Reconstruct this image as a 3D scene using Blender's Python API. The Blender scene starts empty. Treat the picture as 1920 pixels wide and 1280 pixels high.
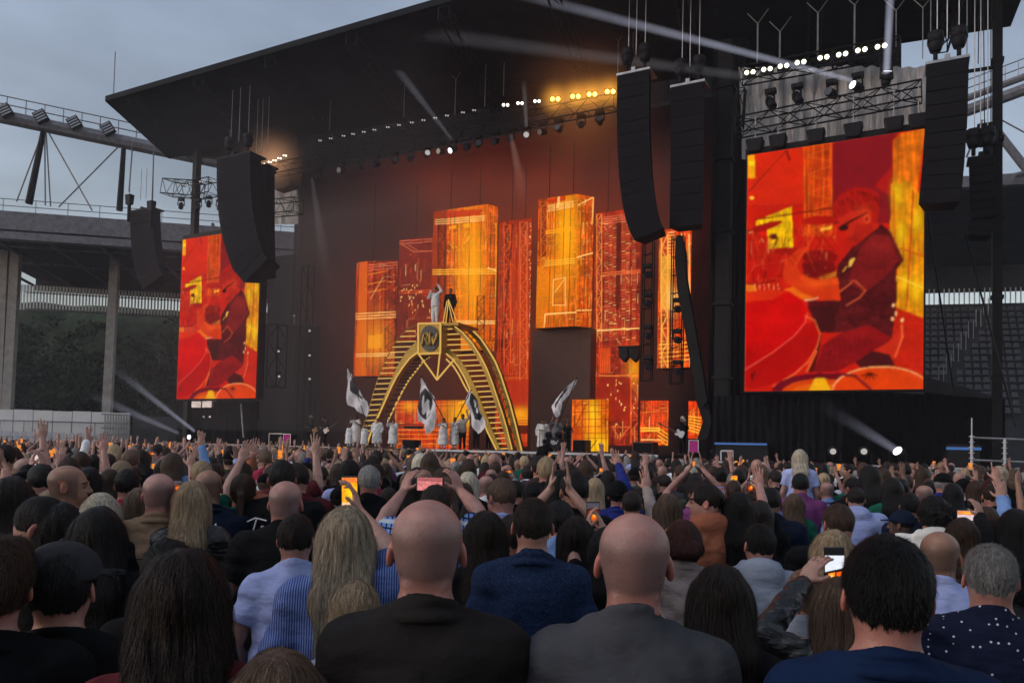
import bpy, math, random
import numpy as np
from mathutils import Matrix, Vector

# ------------------------------------------------------------------ camera
FPX = 1450.0            # focal length in photo pixels (photo 1920 x 1280)
HCAM = 1.95
PITCH = math.radians(2.0)
ROLL = 0.0235
SHIFT = (202.0 / FPX) - math.tan(PITCH)
cam_data = bpy.data.cameras.new("camera")
cam = bpy.data.objects.new("camera", cam_data)
bpy.context.scene.collection.objects.link(cam)
bpy.context.scene.camera = cam
cam_data.sensor_width = 36.0
cam_data.lens = 36.0 * FPX / 1920.0
cam_data.shift_y = SHIFT * FPX / 1920.0
cam_data.clip_start = 0.1
cam_data.clip_end = 1200.0
CROT = Matrix.Rotation(math.pi / 2 + PITCH, 4, 'X') @ Matrix.Rotation(ROLL, 4, 'Z')
cam.matrix_world = Matrix.Translation((0, 0, HCAM)) @ CROT

# ------------------------------------------------------------------ sky, sun, exposure
SUN_EL, SUN_AZ = math.radians(16.0), math.radians(250.0)
world = bpy.data.worlds.new("World")
bpy.context.scene.world = world
world.use_nodes = True
wn = world.node_tree
for n_ in list(wn.nodes):
    wn.nodes.remove(n_)
sky = wn.nodes.new("ShaderNodeTexSky")
sky.sky_type = 'NISHITA'
sky.sun_disc = False
sky.sun_elevation = SUN_EL
sky.sun_rotation = SUN_AZ
sky.air_density = 1.6
sky.dust_density = 1.2
sky.ozone_density = 2.0
bgn = wn.nodes.new("ShaderNodeBackground")
bgn.inputs["Strength"].default_value = 0.15
# thin even overcast veil: the clear-sky colour is greyed, as under a closed cloud layer
hsv = wn.nodes.new("ShaderNodeHueSaturation")
hsv.inputs['Saturation'].default_value = 0.62
wout = wn.nodes.new("ShaderNodeOutputWorld")
wn.links.new(sky.outputs[0], hsv.inputs['Color'])
tcw = wn.nodes.new('ShaderNodeTexCoord'); mpw = wn.nodes.new('ShaderNodeMapping'); mpw.inputs['Scale'].default_value = (1, 1, 2.6)
nzw = wn.nodes.new('ShaderNodeTexNoise'); nzw.inputs['Scale'].default_value = 2.2; nzw.inputs['Detail'].default_value = 5
mrw = wn.nodes.new('ShaderNodeMapRange'); mrw.inputs['From Min'].default_value = .3; mrw.inputs['From Max'].default_value = .7; mrw.inputs['To Min'].default_value = .62; mrw.inputs['To Max'].default_value = 1.28
wn.links.new(tcw.outputs['Generated'], mpw.inputs[0]); wn.links.new(mpw.outputs[0], nzw.inputs['Vector']); wn.links.new(nzw.outputs['Fac'], mrw.inputs['Value'])
vmw = wn.nodes.new('ShaderNodeVectorMath'); vmw.operation = 'MULTIPLY'
cmb = wn.nodes.new('ShaderNodeVectorMath'); cmb.operation = 'SCALE'; cmb.inputs[0].default_value = (1.06, 1.05, 1.17)
wn.links.new(mrw.outputs[0], cmb.inputs['Scale'])
wn.links.new(hsv.outputs[0], vmw.inputs[0]); wn.links.new(cmb.outputs[0], vmw.inputs[1]); wn.links.new(vmw.outputs[0], bgn.inputs['Color'])
wn.links.new(bgn.outputs[0], wout.inputs['Surface'])
sun_data = bpy.data.lights.new("sun", 'SUN')
sun_data.energy = 0.5
sun_data.angle = math.radians(40.0)
sun_data.color = (1.0, 0.97, 0.95)
sun = bpy.data.objects.new("sun", sun_data)
bpy.context.scene.collection.objects.link(sun)
# the cloud-veiled sun: soft light from high behind the crowd
sun.rotation_euler = Vector((math.sin(SUN_AZ) * math.cos(SUN_EL + .85), math.cos(SUN_AZ) * math.cos(SUN_EL + .85), math.sin(SUN_EL + .85))).to_track_quat('Z', 'Y').to_euler()
sc = bpy.context.scene
sc.view_settings.view_transform = 'Standard'
sc.view_settings.look = 'None'
sc.view_settings.gamma = 1.0
sc.view_settings.use_curve_mapping = False
sc.view_settings.exposure = 0.05
sc.cycles.max_bounces = 5
sc.cycles.diffuse_bounces = 2
sc.cycles.glossy_bounces = 2
sc.cycles.transmission_bounces = 2
sc.cycles.transparent_max_bounces = 12
sc.cycles.volume_bounces = 0
sc.cycles.sample_clamp_indirect = 3.0

# ------------------------------------------------------------------ pixel <-> world
RM = np.array([[CROT[i][j] for j in range(3)] for i in range(3)])
CAMP = np.array([0.0, 0.0, HCAM])

def ray(px, py):
    return RM @ np.array([(px - 960.0) / FPX, (640.0 - py) / FPX + SHIFT, -1.0])

def proj(P):
    q = (np.asarray(P, float) - CAMP) @ RM
    z = -q[..., 2]
    z = np.where(np.abs(z) < 1e-6, 1e-6, z)
    return 960 + FPX * q[..., 0] / z, 640 - FPX * (q[..., 1] / z - SHIFT)

def at_y(px, py, Y):                      # point of the view ray at world distance Y
    r = ray(px, py)
    return CAMP + r * (Y / r[1])

def at_z(px, py, z):
    r = ray(px, py)
    return CAMP + r * ((z - HCAM) / r[2])

class Plane:                              # a vertical plane: origin, direction u (to the right), normal n (away)
    def __init__(s, ox, oy, phi):
        s.o = np.array([ox, oy, 0.0])
        s.u = np.array([math.cos(phi), math.sin(phi), 0.0])
        s.n = np.array([-math.sin(phi), math.cos(phi), 0.0])
        s.phi = phi
    def hit(s, px, py, d=0.0):            # world point
        r = ray(px, py)
        t = (d - (CAMP - s.o) @ s.n) / (r @ s.n)
        return CAMP + r * t
    def loc(s, px, py, d=0.0):            # (s, z) in the plane
        p = s.hit(px, py, d)
        return float((p - s.o) @ s.u), float(p[2])
    def W(s, a, d, z):
        return s.o + s.u * a + s.n * d + np.array([0, 0, z])

ST = Plane(0, 34.25, math.radians(-27.5))       # the stage
LS = Plane(*at_y(0, 822, 62.0)[:2], math.radians(11))    # left stand
RS = Plane(*at_y(1735, 858, 58.0)[:2], math.radians(-14))  # right stand

# ------------------------------------------------------------------ object helpers
COL = bpy.context.scene.collection

def tag(o, label=None, cat=None, group=None, kind=None):
    if label: o['label'] = label
    if cat: o['category'] = cat
    if group: o['group'] = group
    if kind: o['kind'] = kind
    return o

ORD = 'first second third fourth fifth sixth seventh eighth ninth tenth eleventh twelfth thirteenth fourteenth fifteenth sixteenth seventeenth eighteenth nineteenth twentieth'.split()

def empty(name, loc, label=None, cat=None, group=None, rz=0.0):
    o = bpy.data.objects.new(name, None)
    o.empty_display_size = .2
    COL.objects.link(o)
    o.location = loc
    o.rotation_euler = (0, 0, rz)
    return tag(o, label, cat, group)

def link(name, me, parent=None):
    o = bpy.data.objects.new(name, me)
    COL.objects.link(o)
    if parent is not None:
        o.parent = parent
    return o

def mesh_np(name, V, F, mat=None, smooth=False):
    """V (n,3), F list of tuples or (m,4)/(m,3) array"""
    me = bpy.data.meshes.new(name)
    V = np.asarray(V, dtype=np.float32)
    if isinstance(F, np.ndarray):
        k = F.shape[1]
        me.vertices.add(len(V)); me.vertices.foreach_set('co', V.ravel())
        me.loops.add(F.size); me.loops.foreach_set('vertex_index', F.astype(np.int32).ravel())
        me.polygons.add(len(F))
        me.polygons.foreach_set('loop_start', np.arange(0, F.size, k, dtype=np.int32))
        me.polygons.foreach_set('loop_total', np.full(len(F), k, dtype=np.int32))
        me.update(calc_edges=True)
    else:
        me.from_pydata([tuple(map(float, v)) for v in V], [], [tuple(f) for f in F])
        me.update()
    if smooth:
        me.polygons.foreach_set('use_smooth', [True] * len(me.polygons))
    for m in (mat if isinstance(mat, (list, tuple)) else [mat]):
        if m is not None:
            me.materials.append(m)
    return me

class MB:
    """collects boxes, tubes and prisms in WORLD coordinates; build() links them as ONE mesh under its thing"""
    def __init__(s):
        s.v = []; s.f = []; s.n = 0
    def add(s, V, F):
        s.v.append(np.asarray(V, float).reshape(-1, 3))
        s.f += [tuple(i + s.n for i in f) for f in F]
        s.n += len(s.v[-1])
        return s
    def hexa(s, P):      # 8 corners: bottom 0-3, top 4-7
        return s.add(P, [(0, 3, 2, 1), (4, 5, 6, 7), (0, 1, 5, 4), (1, 2, 6, 5), (2, 3, 7, 6), (3, 0, 4, 7)])
    def box(s, pl, a0, a1, d0, d1, z0, z1):
        W = pl.W
        return s.hexa([W(a0, d0, z0), W(a1, d0, z0), W(a1, d1, z0), W(a0, d1, z0), W(a0, d0, z1), W(a1, d0, z1), W(a1, d1, z1), W(a0, d1, z1)])
    def tube(s, p, q, r, r2=None, k=6, cap=True):
        p = np.asarray(p, float); q = np.asarray(q, float)
        r2 = r if r2 is None else r2
        w = q - p; L = np.linalg.norm(w)
        if L < 1e-6: return s
        w = w / L
        a = np.cross(w, [0, 0, 1.0]) if abs(w[2]) < .9 else np.cross(w, [1.0, 0, 0])
        a /= np.linalg.norm(a); b = np.cross(w, a)
        t = np.arange(k) * 2 * math.pi / k
        c = np.cos(t)[:, None] * a + np.sin(t)[:, None] * b
        V = np.vstack([p + c * r, q + c * r2])
        F = [(i, (i + 1) % k, k + (i + 1) % k, k + i) for i in range(k)]
        if cap: F += [tuple(range(k))[::-1], tuple(range(k, 2 * k))]
        return s.add(V, F)
    def path(s, pts, r, k=6):
        for a, b in zip(pts[:-1], pts[1:]): s.tube(a, b, r, k=k)
        return s
    def prism(s, poly, off):       # poly: list of 3D points (planar), extruded by vector off
        P = np.asarray(poly, float); n = len(P)
        V = np.vstack([P, P + np.asarray(off, float)])
        F = [tuple(range(n)), tuple(range(n, 2 * n))[::-1]] + [(i, (i + 1) % n, n + (i + 1) % n, n + i) for i in range(n)]
        return s.add(V, F)
    def ball(s, c, r, k=8, sq=(1, 1, 1)):
        V = []; F = []
        m = max(4, k // 2)
        for i in range(m + 1):
            th = math.pi * i / m
            for j in range(k):
                ph = 2 * math.pi * j / k
                V.append((c[0] + r * sq[0] * math.sin(th) * math.cos(ph), c[1] + r * sq[1] * math.sin(th) * math.sin(ph), c[2] + r * sq[2] * math.cos(th)))
        for i in range(m):
            for j in range(k):
                F.append((i * k + j, (i + 1) * k + j, (i + 1) * k + (j + 1) % k, i * k + (j + 1) % k))
        return s.add(V, F)
    def build(s, name, mat, parent=None, smooth=False, bev=0.0):
        V = np.vstack(s.v)
        if parent is not None:
            M = parent.matrix_basis
            Mi = np.array(M.inverted())
            V = V @ Mi[:3, :3].T + Mi[:3, 3]
            o = link(name, mesh_np(name, V, s.f, mat, smooth), parent)
        else:                     # a top-level mesh: its origin at its own base
            c = np.array([(V[:, 0].min() + V[:, 0].max()) / 2, (V[:, 1].min() + V[:, 1].max()) / 2, V[:, 2].min()])
            o = link(name, mesh_np(name, V - c, s.f, mat, smooth))
            o.location = c
        if bev:
            b = o.modifiers.new('bevel', 'BEVEL'); b.width = bev; b.segments = 2; b.limit_method = 'ANGLE'
        return o

def truss(mb, p, q, size=.5, up=(0, 0, 1), bay=.6, r=.028, rd=.014, k=5):
    """box truss between two points"""
    p = np.asarray(p, float); q = np.asarray(q, float)
    w = q - p; L = np.linalg.norm(w); w /= L
    u = np.cross(w, up); u /= np.linalg.norm(u); v = np.cross(u, w)
    h = size / 2
    cs = [(h, h), (-h, h), (-h, -h), (h, -h)]
    for a, b in cs:
        mb.tube(p + u * a + v * b, q + u * a + v * b, r, k=k)
    n = max(1, int(round(L / bay)))
    for i in range(n):
        A = p + w * L * i / n; B = p + w * L * (i + 1) / n
        for j in range(4):
            a, b = cs[j], cs[(j + 1) % 4]
            if (i + j) % 2: a, b = b, a
            mb.tube(A + u * a[0] + v * a[1], B + u * b[0] + v * b[1], rd, k=4, cap=False)
    for X in (p, q):
        for j in range(4):
            a, b = cs[j], cs[(j + 1) % 4]
            mb.tube(X + u * a[0] + v * a[1], X + u * b[0] + v * b[1], rd, k=4, cap=False)
    return mb

# ------------------------------------------------------------------ materials
def new_mat(name):
    m = bpy.data.materials.new(name); m.use_nodes = True
    nt = m.node_tree
    for x in list(nt.nodes): nt.nodes.remove(x)
    out = nt.nodes.new('ShaderNodeOutputMaterial')
    return m, nt, out

def coords(nt, scale=(1, 1, 1)):
    tc = nt.nodes.new('ShaderNodeTexCoord'); mp = nt.nodes.new('ShaderNodeMapping')
    mp.inputs['Scale'].default_value = scale
    nt.links.new(tc.outputs['Object'], mp.inputs['Vector'])
    return mp.outputs['Vector']

def noise(nt, vec, scale, detail=3, rough=.6):
    n = nt.nodes.new('ShaderNodeTexNoise'); n.inputs['Scale'].default_value = scale
    n.inputs['Detail'].default_value = detail; n.inputs['Roughness'].default_value = rough
    nt.links.new(vec, n.inputs['Vector'])
    return n.outputs['Fac']

def ramp(nt, fac, stops):
    r = nt.nodes.new('ShaderNodeValToRGB')
    e = r.color_ramp.elements
    while len(e) < len(stops): e.new(.5)
    for i, (p, c) in enumerate(stops):
        e[i].position = p; e[i].color = (*c[:3], 1)
    nt.links.new(fac, r.inputs['Fac'])
    return r.outputs['Color']

def pbr(name, col, rough=.6, metal=0.0, var=.25, nscale=3.0, stretch=(1, 1, 1), bump=0.0, bscale=40.0, bstretch=None, spec=.3, bdist=.01, attr=None):
    m, nt, out = new_mat(name)
    b = nt.nodes.new('ShaderNodeBsdfPrincipled')
    b.inputs['Roughness'].default_value = rough
    b.inputs['Metallic'].default_value = metal
    b.inputs['Specular IOR Level'].default_value = spec
    v = coords(nt, stretch)
    c0 = tuple(max(0, x * (1 - var)) for x in col[:3]); c1 = tuple(min(1, x * (1 + var)) for x in col[:3])
    c = ramp(nt, noise(nt, v, nscale), [(.3, c0), (.7, c1)])
    if attr:
        a = nt.nodes.new('ShaderNodeAttribute'); a.attribute_name = attr
        mx = nt.nodes.new('ShaderNodeMix'); mx.data_type = 'RGBA'; mx.blend_type = 'MULTIPLY'
        mx.inputs['Factor'].default_value = 1.0
        nt.links.new(c, mx.inputs['A']); nt.links.new(a.outputs['Color'], mx.inputs['B'])
        c = mx.outputs['Result']
    nt.links.new(c, b.inputs['Base Color'])
    if bump:
        bm = nt.nodes.new('ShaderNodeBump'); bm.inputs['Strength'].default_value = bump; bm.inputs['Distance'].default_value = bdist
        nt.links.new(noise(nt, coords(nt, bstretch or (1, 1, 1)), bscale, 4), bm.inputs['Height'])
        nt.links.new(bm.outputs[0], b.inputs['Normal'])
    nt.links.new(b.outputs[0], out.inputs['Surface'])
    return m

def emis(name, col, strength):
    m, nt, out = new_mat(name)
    e = nt.nodes.new('ShaderNodeEmission'); e.inputs['Color'].default_value = (*col, 1); e.inputs['Strength'].default_value = strength
    nt.links.new(e.outputs[0], out.inputs['Surface'])
    return m

def led_mat(name, strength=1.0, attr='col'):
    m, nt, out = new_mat(name)
    a = nt.nodes.new('ShaderNodeAttribute'); a.attribute_name = attr
    e = nt.nodes.new('ShaderNodeEmission'); e.inputs['Strength'].default_value = strength
    nt.links.new(a.outputs['Color'], e.inputs['Color'])
    nt.links.new(e.outputs[0], out.inputs['Surface'])
    return m

def srgb(r, g, b):
    f = lambda c: (c / 255 / 12.92) if c / 255 <= .04045 else ((c / 255 + .055) / 1.055) ** 2.4
    return (f(r), f(g), f(b))

def set_col(me, C, name='col'):
    a = me.color_attributes.new(name, 'FLOAT_COLOR', 'POINT')
    C = np.asarray(C, np.float32)
    if C.shape[1] == 3: C = np.hstack([C, np.ones((len(C), 1), np.float32)])
    a.data.foreach_set('color', C.ravel())
# ------------------------------------------------------------------ shaped solids from distance fields (people, hair, cloth)
def nonuni(lo, hi, coarse, fines):
    """axis samples: coarse spacing, finer inside the given spans [(a,b,h),...]"""
    xs = [lo]; x = lo
    while x < hi:
        h = coarse
        for a, b, f in fines:
            if a - f <= x <= b: h = min(h, f)
            elif x < a: h = min(h, max(f, (a - x) * .7))
            else: h = min(h, max(f, (x - b) * .7))
        x += h; xs.append(x)
    return np.array(xs, np.float32)

class Field:
    def __init__(s, xs, ys, zs):
        s.ax = (xs, ys, zs)
        s.F = np.full((len(xs), len(ys), len(zs)), .5, np.float32)
    def clone_empty(s):
        return Field(*s.ax)
    def block(s, lo, hi):
        sl = []
        for a, l, h in zip(s.ax, lo, hi):
            i = int(np.searchsorted(a, l)); j = int(np.searchsorted(a, h))
            sl.append(slice(max(0, i - 1), min(len(a), j + 1)))
        X = s.ax[0][sl[0]][:, None, None]; Y = s.ax[1][sl[1]][None, :, None]; Z = s.ax[2][sl[2]][None, None, :]
        return tuple(sl), X, Y, Z
    def comb(s, sl, D, k, mode='u'):
        A = s.F[sl]
        if A.size == 0: return
        if mode == 'u':
            if k > 0:
                h = np.maximum(k - np.abs(A - D), 0) / k
                s.F[sl] = np.minimum(A, D) - h * h * k * .25
            else: s.F[sl] = np.minimum(A, D)
        elif mode == 'sub':
            D = -D
            if k > 0:
                h = np.maximum(k - np.abs(A - D), 0) / k
                s.F[sl] = np.maximum(A, D) + h * h * k * .25
            else: s.F[sl] = np.maximum(A, D)
    def cone(s, a, b, ra, rb=None, k=.03, mode='u', m=.09):
        rb = ra if rb is None else rb
        a = np.asarray(a, np.float32); b = np.asarray(b, np.float32)
        R = max(ra, rb) + m
        sl, X, Y, Z = s.block(np.minimum(a, b) - R, np.maximum(a, b) + R)
        w = b - a; L2 = float(w @ w) + 1e-9
        px, py, pz = X - a[0], Y - a[1], Z - a[2]
        t = np.clip((px * w[0] + py * w[1] + pz * w[2]) / L2, 0, 1)
        D = np.sqrt((px - t * w[0]) ** 2 + (py - t * w[1]) ** 2 + (pz - t * w[2]) ** 2) - (ra + (rb - ra) * t)
        s.comb(sl, D, k, mode); return s
    def ell(s, c, r, R=None, k=.03, mode='u', m=.09):
        c = np.asarray(c, np.float32); r = np.asarray(r, np.float32)
        q = float(r.max()) + m
        sl, X, Y, Z = s.block(c - q, c + q)
        X = X - c[0]; Y = Y - c[1]; Z = Z - c[2]
        if R is not None:
            x = X * R[0, 0] + Y * R[1, 0] + Z * R[2, 0]
            y = X * R[0, 1] + Y * R[1, 1] + Z * R[2, 1]
            z = X * R[0, 2] + Y * R[1, 2] + Z * R[2, 2]
        else: x, y, z = X, Y, Z
        x = x / r[0]; y = y / r[1]; z = z / r[2]
        k0 = np.sqrt(x * x + y * y + z * z)
        k1 = np.sqrt((x / r[0]) ** 2 + (y / r[1]) ** 2 + (z / r[2]) ** 2) + 1e-6
        D = k0 * (k0 - 1) / k1
        s.comb(sl, D, k, mode); return s
    def cut(s, p, n):             # keep the side where (x-p).n < 0
        X = s.ax[0][:, None, None]; Y = s.ax[1][None, :, None]; Z = s.ax[2][None, None, :]
        D = (X - p[0]) * n[0] + (Y - p[1]) * n[1] + (Z - p[2]) * n[2]
        s.F = np.maximum(s.F, D.astype(np.float32)); return s
    def wob(s, amp, f, seed=0, st=(1, 1, 1)):
        r = np.random.RandomState(seed)
        X = s.ax[0][:, None, None] * st[0]; Y = s.ax[1][None, :, None] * st[1]; Z = s.ax[2][None, None, :] * st[2]
        for i in range(3):
            ff = f * (1.7 ** i)
            a = r.rand(3) * 6.28; w = r.randn(3, 3) * .5 + np.eye(3)
            n = np.sin(ff * (w[0, 0] * X + w[0, 1] * Y + w[0, 2] * Z) + a[0]) * np.sin(ff * (w[1, 0] * X + w[1, 1] * Y + w[1, 2] * Z) + a[1]) \
                + np.sin(ff * (w[2, 0] * X + w[2, 1] * Y + w[2, 2] * Z) + a[2]) * .5
            s.F += (amp / (1.6 ** i) * n).astype(np.float32)
        return s
    def mesh(s):
        F = s.F; ax = s.ax
        ins = F < 0
        nx, ny, nz = F.shape
        c = ins[:-1, :-1, :-1].astype(np.int8)
        tot = np.zeros((nx - 1, ny - 1, nz - 1), np.int8)
        for i in (0, 1):
            for j in (0, 1):
                for k in (0, 1):
                    tot += ins[i:nx - 1 + i, j:ny - 1 + j, k:nz - 1 + k]
        act = (tot > 0) & (tot < 8)
        ids = np.full(act.shape, -1, np.int32)
        I = np.argwhere(act)
        ids[act] = np.arange(len(I))
        acc = np.zeros((len(I), 3), np.float32); cnt = np.zeros(len(I), np.float32)
        for axn in range(3):
            o1, o2 = [a for a in range(3) if a != axn]
            for u in (0, 1):
                for v in (0, 1):
                    A = I.copy(); A[:, o1] += u; A[:, o2] += v
                    B = A.copy(); B[:, axn] += 1
                    fa = F[A[:, 0], A[:, 1], A[:, 2]]; fb = F[B[:, 0], B[:, 1], B[:, 2]]
                    m = (fa < 0) != (fb < 0)
                    t = fa[m] / (fa[m] - fb[m])
                    P = np.empty((m.sum(), 3), np.float32)
                    for d in range(3):
                        pa = ax[d][A[m, d]]; pb = ax[d][B[m, d]]
                        P[:, d] = pa + (pb - pa) * t
                    acc[m] += P; cnt[m] += 1
        V = acc / np.maximum(cnt, 1)[:, None]
        Q = []
        for axn in range(3):
            o1, o2 = [(1, 2), (2, 0), (0, 1)][axn]
            sl = [slice(None)] * 3; sl2 = [slice(None)] * 3
            sl[axn] = slice(0, -1); sl2[axn] = slice(1, None)
            a = ins[tuple(sl)]; b = ins[tuple(sl2)]
            E = np.argwhere(a != b)
            E = E[(E[:, o1] > 0) & (E[:, o2] > 0) & (E[:, o1] < F.shape[o1] - 1) & (E[:, o2] < F.shape[o2] - 1)]
            def g(d1, d2):
                C = E.copy(); C[:, o1] -= d1; C[:, o2] -= d2
                return ids[C[:, 0], C[:, 1], C[:, 2]]
            q = np.stack([g(1, 1), g(0, 1), g(0, 0), g(1, 0)], 1)
            fl = ~a[E[:, 0], E[:, 1], E[:, 2]]
            q[fl] = q[fl][:, ::-1]
            Q.append(q)
        Q = np.vstack(Q)
        Q = Q[(Q >= 0).all(1)]
        return V, Q
    def sample(s, P):
        """trilinear value and gradient at points"""
        idx = []; w = []
        for d in range(3):
            a = s.ax[d]
            i = np.clip(np.searchsorted(a, P[:, d]) - 1, 0, len(a) - 2)
            idx.append(i); w.append(np.clip((P[:, d] - a[i]) / (a[i + 1] - a[i]), 0, 1))
        i, j, k = idx; u, v, t = w
        F = s.F
        c = {}
        for a in (0, 1):
            for b in (0, 1):
                for e in (0, 1):
                    c[a, b, e] = F[i + a, j + b, k + e]
        x00 = c[0,0,0]*(1-u)+c[1,0,0]*u; x10 = c[0,1,0]*(1-u)+c[1,1,0]*u
        x01 = c[0,0,1]*(1-u)+c[1,0,1]*u; x11 = c[0,1,1]*(1-u)+c[1,1,1]*u
        y0 = x00*(1-v)+x10*v; y1 = x01*(1-v)+x11*v
        val = y0*(1-t)+y1*t
        hx = s.ax[0][i+1]-s.ax[0][i]; hy = s.ax[1][j+1]-s.ax[1][j]; hz = s.ax[2][k+1]-s.ax[2][k]
        gz = (y1-y0)/hz
        gy = ((x10-x00)*(1-t)+(x11-x01)*t)/hy
        gx = (((c[1,0,0]-c[0,0,0])*(1-v)+(c[1,1,0]-c[0,1,0])*v)*(1-t)+((c[1,0,1]-c[0,0,1])*(1-v)+(c[1,1,1]-c[0,1,1])*v)*t)/hx
        g = np.stack([gx, gy, gz], 1)
        return val, g / (np.linalg.norm(g, axis=1, keepdims=True) + 1e-6)

def rotm(yaw=0, pitch=0, roll=0):
    """yaw about z (+ = turns to the person's left), pitch + = chin down, roll + = tilts to the right"""
    return np.array((Matrix.Rotation(yaw, 3, 'Z') @ Matrix.Rotation(-pitch, 3, 'X') @ Matrix.Rotation(roll, 3, 'Y')), np.float32)

# ------------------------------------------------------------------ a person. Local frame: feet at 0, faces +y, x to the right
def make_person(pose=None, h=1.75, sex='m', build=1.0, hair='short', top='tee', sleeve='short', yaw=0., pitch=0., roll=0.,
                lod=1, seed=0, hat=None, arms=None, strands=0, legs='jeans', hat_yaw=0., bald_cap=False, shaft=1.0, collar=None, torso_yaw=0., skirt=False):
    """returns dict part -> (V, F) meshes plus hand frames. arms: {'l':(elbow, wrist, finger direction, grip)} local, heights for h=1.75"""
    rs = np.random.RandomState(seed)
    S = h / 1.73
    W = (1.0 if sex == 'm' else .9) * build
    HB = np.array([0, .0, 1.500], np.float32)                  # neck pivot
    R = rotm(yaw, pitch, roll)
    hs = 1.0 if sex == 'm' else .95
    def H(p): return HB + R @ (np.array(p, np.float32) * hs + np.array([0, .012, .118], np.float32) * 1.0)
    arms = arms or {}
    sh = {}
    for sd, sx in (('l', -1), ('r', 1)):
        if sd in arms:
            e, w = np.array(arms[sd][0], np.float32), np.array(arms[sd][1], np.float32)
            up = e[2] > 1.40
            shp = np.array([sx * .165 * W, 0.0, 1.405 + (.035 if up else 0)], np.float32)
        else:
            shp = np.array([sx * .163 * W, 0, 1.382], np.float32)
            e = np.array([sx * (.235 * W + .015), -.02, 1.13], np.float32); w = np.array([sx * (.22 * W + .02), .09, .89], np.float32)
        sh[sd] = (shp, e, w)
    # ---- grid
    fh = {0: .0056, 1: .0085, 2: .016, 3: .026}[lod]
    co = {0: .013, 1: .019, 2: .032, 3: .045}[lod]
    hp = {0: .0056, 1: .0075, 2: .014, 3: .024}[lod]
    fx = [(-.105, .105, fh)]; fy = [(-.12, .13, fh)]; fz = [(1.46, 1.79, fh)]
    for sd in arms:
        w = sh[sd][2]
        if w[2] > 1.2:
            fx.append((w[0] - .07, w[0] + .07, hp)); fy.append((w[1] - .06, w[1] + .09, hp)); fz.append((w[2] - .03, w[2] + .2, hp))
    allp = np.array([q for t in sh.values() for q in t])
    xs = nonuni(min(-.3 * build, allp[:, 0].min() - .12), max(.3 * build, allp[:, 0].max() + .12), co, fx)
    ys = nonuni(-.26, max(.2, allp[:, 1].max() + .22), co, fy)
    ztop = max(1.84, allp[:, 2].max() + .24)
    za = np.arange(-.02, .86, .05); zb = nonuni(.86, ztop, co, fz)
    zs = np.concatenate([za, zb]).astype(np.float32)
    B = Field(xs, ys, zs)
    T = B.clone_empty()                                  # torso and upper arms, shared by body and cloth
    # torso
    T.ell((0, .005, 1.27), (.163 * W, .108 * build, .21))
    T.ell((0, .0, 1.06), (.142 * W, .10 * build, .17), k=.06)
    T.ell((0, -.005, .93), (.168 * W if sex == 'm' else .18 * W, .118 * build, .13), k=.06)
    if sex == 'm': T.ell((0, -.02, 1.36), (.175 * W, .088 * build, .085), k=.06)
    else: T.ell((0, .075, 1.27), (.12 * W, .06, .07), k=.05)
    for sd, sx in (('l', -1), ('r', 1)):
        s0, e, w = sh[sd]
        T.cone((sx * .02, -.016, 1.468), (sx * .150 * W, -.008, s0[2] + .006), .046, .046, k=.04)
        T.cone((sx * .10 * W, 0, 1.355), s0, .066, .058 * build, k=.04)
    # arms for the body
    armR = .9 if sex == 'f' else 1.0
    B.F = T.F.copy()
    for sd, sx in (('l', -1), ('r', 1)):
        s0, e, w = sh[sd]
        B.cone(s0, e, .054 * build * armR, .039 * armR, k=.03)
    # neck and head
    nr = (.058 if sex == 'm' else .048) * (1 + (build - 1) * .8)
    B.cone((0, -.02, 1.45), H((0, -.018, -.035)), nr * 1.06, nr, k=.03)
    B.ell(H((0, -.012, .020)), np.array([.0775, .098, .094]) * hs, R, k=.02)
    if hair == 'bald': B.ell(H((0, -.026, .040)), np.array([.0785, .086, .070]) * hs, R, k=.02)
    B.ell(H((0, .030, -.050)), np.array([.057, .064, .066]) * hs, R, k=.035)
    B.ell(H((0, -.045, -.03)), np.array([.06, .048, .05]) * hs, R, k=.03)
    for sx in (-1, 1):
        B.ell(H((sx * .083, -.008, -.012)), np.array([.0085, .019, .032]) * hs, R @ rotm(sx * .42, 0, sx * -.12), k=.008)
        if lod <= 1:
            B.ell(H((sx * .089, .002, -.010)), np.array([.005, .009, .014]), R, k=.006, mode='sub')
            B.cone(H((sx * .018, .088, .02)), H((sx * .045, .083, .022)), .011, .008, k=.012)    # brow
            B.ell(H((sx * .032, .098, .0)), (.017, .012, .012), R, k=.012, mode='sub')
            B.ell(H((sx * .032, .082, .0)), (.0125, .0125, .0115), R, k=.0)
    if lod <= 2:
        B.cone(H((0, .088, .008)), H((0, .110, -.030)), .009, .0125, k=.014)
        B.cone(H((-.012, .1, -.034)), H((.012, .1, -.034)), .0075, k=.008)
        B.cone(H((-.018, .086, -.060)), H((.018, .086, -.060)), .0075, k=.008)
        B.cone(H((-.014, .084, -.071)), H((.014, .084, -.071)), .0075, k=.006)
        B.ell(H((0, .076, -.098)), (.02, .016, .014), R, k=.02)
    if hair == 'bald' and lod <= 1:
        for dz, r_ in ((-.075, .020), (-.105, .022)):
            B.cone(H((-.035, -.062, dz)), H((.035, -.062, dz)), r_, k=.012)
    # forearm, hand
    hands = {}
    for sd, sx in (('l', -1), ('r', 1)):
        s0, e, w = sh[sd]
        B.cone(e, e + (w - e) * .3, .038 * armR, .041 * armR * build, k=.006)
        B.cone(e + (w - e) * .3, w, .041 * armR * build, .0255 * armR, k=.006)
        a = arms.get(sd)
        fd = np.array(a[2] if a else (sx * -.1, .25, -1), np.float32); fd /= np.linalg.norm(fd)
        grip = a[3] if a else 'relax'
        pn = np.array(a[4] if a and len(a) > 4 else (-sx, 0, 0), np.float32)    # palm normal
        pn = pn - fd * (pn @ fd); pn /= np.linalg.norm(pn) + 1e-6
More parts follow.
